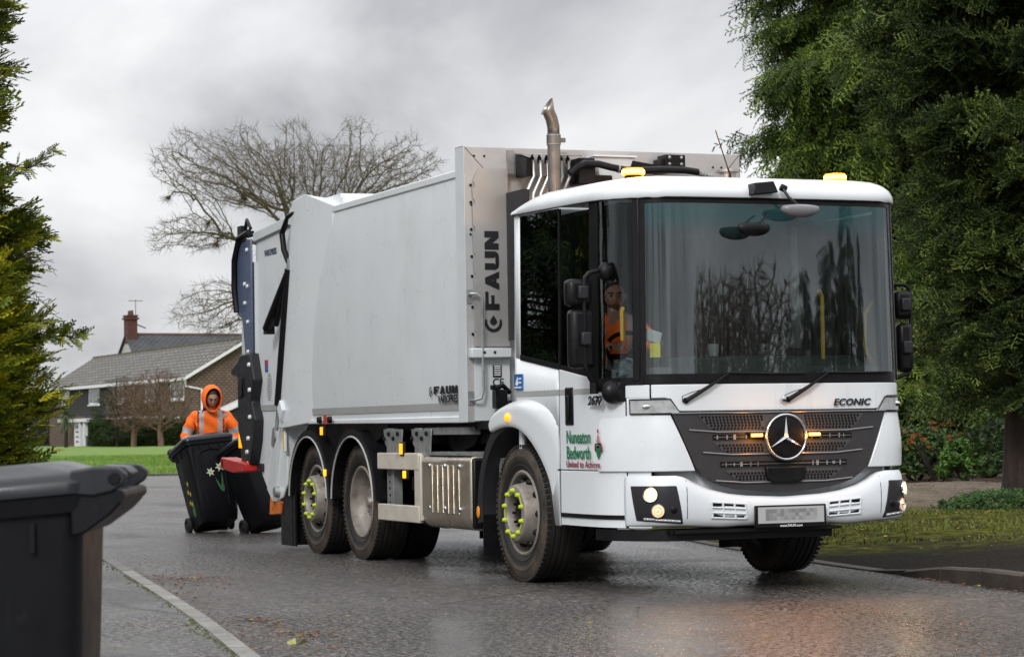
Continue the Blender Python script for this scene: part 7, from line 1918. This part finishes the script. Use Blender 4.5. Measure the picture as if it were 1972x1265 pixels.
def make_person(name_label, base, yaw, J0, sitting=False, hood=True, gloves=True):
    """J0: dict of joint positions in the person's frame (faces -y)"""
    root = empty('person', base, name_label, 'person'); root.rotation_euler = (0, 0, yaw)
    j = J0; J = {}; B = []
    J['pelvis'] = (j['pelvis'], (.14, .11)); J['waist'] = (j['pelvis'].lerp(j['chest'], .45), (.135, .105)); J['chest'] = (j['chest'], (.155, .115)); J['neckb'] = (j['neck']-(j['neck']-j['chest'])*.2, (.075, .065)); J['neck'] = (j['neck'], .055); J['skull'] = (j['head']-Vector((0, -.01, .02)), (.065, .075))
    B.append(['pelvis', 'waist', 'chest', 'neckb', 'neck', 'skull'])
    for g, s in ((-1, 'r'), (1, 'l')):
        J[s+'sh'] = (j[s+'sh'], .062); J[s+'el'] = (j[s+'el'], .044); J[s+'fa'] = (j[s+'el'].lerp(j[s+'wr'], .35), .041); J[s+'wrist'] = (j[s+'wr'], .027)
        B.append(['chest', s+'sh', s+'el', s+'fa', s+'wrist'])
        d = j[s+'wr']-j[s+'el']; hand_joints(J, B, s, j[s+'wr'], j.get(s+'hd', d), j.get(s+'pn', V3(0, 0, -1)), 1 if g > 0 else -1, .9)
        J[s+'hip'] = (j[s+'hip'], .085); J[s+'kn'] = (j[s+'kn'], .058); J[s+'ca'] = (j[s+'kn'].lerp(j[s+'an'], .3), .056); J[s+'an'] = (j[s+'an'], .038); J[s+'to'] = (j[s+'to'], .034); B.append(['pelvis', s+'hip', s+'kn', s+'ca', s+'an', s+'to'])
    wr = [j['lwr'], j['rwr']]
    def asg(c): return 1 if (gloves and min((c-w).length for w in wr) < .22 and min((c-j['lel']).length, (c-j['rel']).length) > .16) else 0
    body = skin_body('body', J, B, 'pelvis', skin, root, mats=[skin, glovem], assign=asg)
    hrot = Euler(j['hrot']).to_matrix(); m = MB(); head_geo(m, j['head'], hrot); hd_ = MB(); hd_.v = m.v; hd_.f = m.f; hd_.mi = m.mi
    # the head joins the neck: one surface with the body
    hm = obj('head_tmp', hd_, skin, None, smooth=60); hm.parent = root
    bmj = bmesh.new(); bmj.from_mesh(body.data); bmj.from_mesh(hm.data); bmj.to_mesh(body.data); bmj.free(); bpy.data.objects.remove(hm)
    for p in body.data.polygons: p.use_smooth = True
    face_details(body, j['head'], hrot)
    # hair or stubble cap
    m = MB()
    def hf(u, v):
        ph = 2*PI*u; th = PI*v*(.50-.19*max(0, math.cos(ph))); x = math.sin(th)*math.sin(ph); y = -math.sin(th)*math.cos(ph); z = math.cos(th)
        return hrot @ Vector((.083*x, .104*y+.008, .124*z+.012+(.012 if y < -.5 else -.03*max(0, y))))+j['head']
    m.grid(hf, 24, 10); obj('hair', m, hairm, root, world=False)
    m = MB()
    def beard(u, v):
        ph = -1.35+2.7*u; z = -.50-.50*v; th = math.acos(max(-1, z)); x = math.sin(th)*math.sin(ph); y = -math.sin(th)*math.cos(ph); k = 1-.32*min(1, (-z-.1))
        return hrot @ Vector((.079*x*k, .098*y*(1-.12*min(1, -z))*1.02-.004*max(0, -y)-.014*math.exp(-(x/.3)**2-((z+.86)/.18)**2)*max(0, -y)-.008*math.exp(-(x/.26)**2-((z+.47)/.07)**2), .119*z))+j['head']
    m.grid(beard, 20, 8); obj('beard_stubble', m, simple('stubble', (.16, .085, .06), .7), root, world=False)
    # jacket: torso and sleeves, loose round the body
    JJ = {}; BB = [['pelvis', 'waist', 'chest', 'neckb']]
    JJ['pelvis'] = (j['pelvis']+V3(0, 0, .03), (.195, .165)); JJ['waist'] = (J['waist'][0], (.200, .170)); JJ['chest'] = (j['chest'], (.200, .165)); JJ['neckb'] = (J['neckb'][0]+V3(0, -.01, .035), (.105, .10))
    for s in 'rl':
        JJ[s+'sh'] = (j[s+'sh'], .092); JJ[s+'up'] = (j[s+'sh'].lerp(j[s+'el'], .5), .082); JJ[s+'el'] = (j[s+'el'], .074); JJ[s+'fa'] = (j[s+'el'].lerp(j[s+'wr'], .5), .066); JJ[s+'cuff'] = (j[s+'el'].lerp(j[s+'wr'], .93), .050); BB.append(['chest', s+'sh', s+'up', s+'el', s+'fa', s+'cuff'])
    pel, ch_ = j['pelvis'], j['chest']; up = (j['neck']-pel).normalized(); side = (j['lsh']-j['rsh']).normalized(); fwd = up.cross(side)
    def jas(c):
        for s in 'rl':
            a, e, w = j[s+'sh'], j[s+'el'], j[s+'wr']
            # position along the sleeve
            t1 = (c-a).dot(e-a)/(e-a).length_squared; d1 = ((a.lerp(e, max(0, min(1, t1))))-c).length
            t2 = (c-e).dot(w-e)/(w-e).length_squared; d2 = ((e.lerp(w, max(0, min(1, t2))))-c).length
            if d1 < .115 and t1 > .35 and d1 <= d2: return 1 if .62 < t1 < .84 else 0
            if d2 < .10 and t2 > 0: return 1 if (.18 < t2 < .42) else 0
        h = (c-pel).dot(up); x = (c-pel).dot(side)
        if .10 < h < .165 or .0 > h > -.05: return 1
        if .085 < abs(x) < .135 and h > .10: return 1
        if abs(abs(x)-.155) < .008 and h > .05: return 2
        return 0
    skin_body('hi_vis_jacket', JJ, BB, 'pelvis', hiviz, root, sub=3, mats=[hiviz, reflt, simple('black_piping', (.03, .02, .02), .7)], assign=jas, post=lambda c: c+Vector((.006*math.sin(c.z*47+c.x*31), .009*math.sin(c.z*39+c.y*40+c.x*25), .003*math.sin(c.x*60))))
    TT = {}; TB = [['pelvis', 'lhip', 'lkn', 'lan'], ['pelvis', 'rhip', 'rkn', 'ran']]
    TT['pelvis'] = (j['pelvis']-V3(0, 0, .03), (.165, .14))
    for s in 'rl': TT[s+'hip'] = (j[s+'hip'], .108); TT[s+'kn'] = (j[s+'kn'], .082); TT[s+'an'] = (j[s+'an']+V3(0, 0, .03), .070)
    skin_body('work_trousers', TT, TB, 'pelvis', navy, root, mats=[hiviz if not sitting else navy, reflt])
    for s in 'rl':
        m = MB(); a = j[s+'an']; t = j[s+'to']; d = (t-a); d.z = 0; d.normalize(); c = a.lerp(t, .45); ang = math.atan2(d.x, -d.y)
        m.sphere(Vector((c.x, c.y, t.z+.015)), (.052, .145, .055), 18, 12, Matrix.Rotation(ang, 3, 'Z')); m.tube([a-V3(0, 0, .05), a+V3(0, 0, .12)], [.058, .062], 12); m.box((c.x, c.y, t.z-.028), (.10, .28, .025), Matrix.Rotation(ang, 3, 'Z')); obj('boot', m, black, root, world=False)
    if hood:
        m = MB(); H = j['head']
        def hd(u, v):
            # opening at the face: ring of the hood rim to the crown at the back
            a = 2*PI*u; rim = Vector((.098*math.sin(a), -.092+.020*math.cos(a), .010+.148*math.cos(a)))
            k = v
            back = Vector((.135*math.sin(a)*math.cos(k*PI/2)**.6, -.092+.255*math.sin(k*PI/2), .005+.165*math.cos(a)*math.cos(k*PI/2)**.7))
            bl = min(1, v*3.0); p = rim*(1-bl)+back*bl
            if p.z > 0: p.z += .012*math.sin(v*PI)
            return hrot @ p+H
        m.grid(hd, 40, 16); obj('hood', m, hiviz, root, world=False, solid=.012)
        pass
    return root
# worker behind the daffodil bin, leaning forward with both hands on its handle
wp_ = GB(404, 30.05); yw = math.atan2(-fw.y, -fw.x)+PI/2+R(6)
J0 = dict(pelvis=V3(0, .02, .90), chest=V3(0, -.12, 1.30), neck=V3(.0, -.20, 1.47), head=V3(.015, -.265, 1.60), hrot=(R(22), 0, R(14)),
          lsh=V3(.205, -.13, 1.40), lel=V3(.315, -.10, 1.14), lwr=V3(.30, -.22, .90), lhd=V3(-.05, -.35, -.9), lpn=V3(-1, -.2, 0),
          rsh=V3(-.205, -.13, 1.40), rel=V3(-.31, -.12, 1.14), rwr=V3(-.26, -.30, .93), rhd=V3(.05, -.6, -.7), rpn=V3(.3, -.2, -1),
          lhip=V3(.10, .02, .86), lkn=V3(.12, -.08, .48), lan=V3(.12, .05, .10), lto=V3(.14, -.12, .045),
          rhip=V3(-.10, .02, .86), rkn=V3(-.12, .08, .48), ran=V3(-.12, .30, .12), rto=V3(-.14, .14, .045))
make_person('worker in orange hooded hi-vis jacket leaning over the daffodil bin', wp_, yw, J0)
# driver, seated in the cab, looking towards the photographer
J1 = dict(pelvis=V3(0, .08, 1.55), chest=V3(0, -.02, 1.88), neck=V3(0, -.07, 2.03), head=V3(-.005, -.10, 2.155), hrot=(R(6), 0, R(-14)),
          lsh=V3(.19, -.02, 1.96), lel=V3(.27, -.22, 1.76), lwr=V3(.16, -.46, 1.80), lhd=V3(-.1, -1, 0), lpn=V3(-.3, 0, -1),
          rsh=V3(-.19, -.02, 1.96), rel=V3(-.27, -.20, 1.74), rwr=V3(-.14, -.46, 1.78), rhd=V3(.1, -1, 0), rpn=V3(.3, 0, -1),
          lhip=V3(.10, .05, 1.50), lkn=V3(.14, -.40, 1.52), lan=V3(.14, -.50, 1.12), lto=V3(.14, -.66, 1.03),
          rhip=V3(-.10, .05, 1.50), rkn=V3(-.14, -.40, 1.52), ran=V3(-.14, -.50, 1.12), rto=V3(-.14, -.66, 1.03))
make_person('driver in orange hi-vis jacket seated behind the cab side glass', Vector((-.78, 1.18, 0)), R(-8), J1, sitting=True, hood=False, gloves=False)
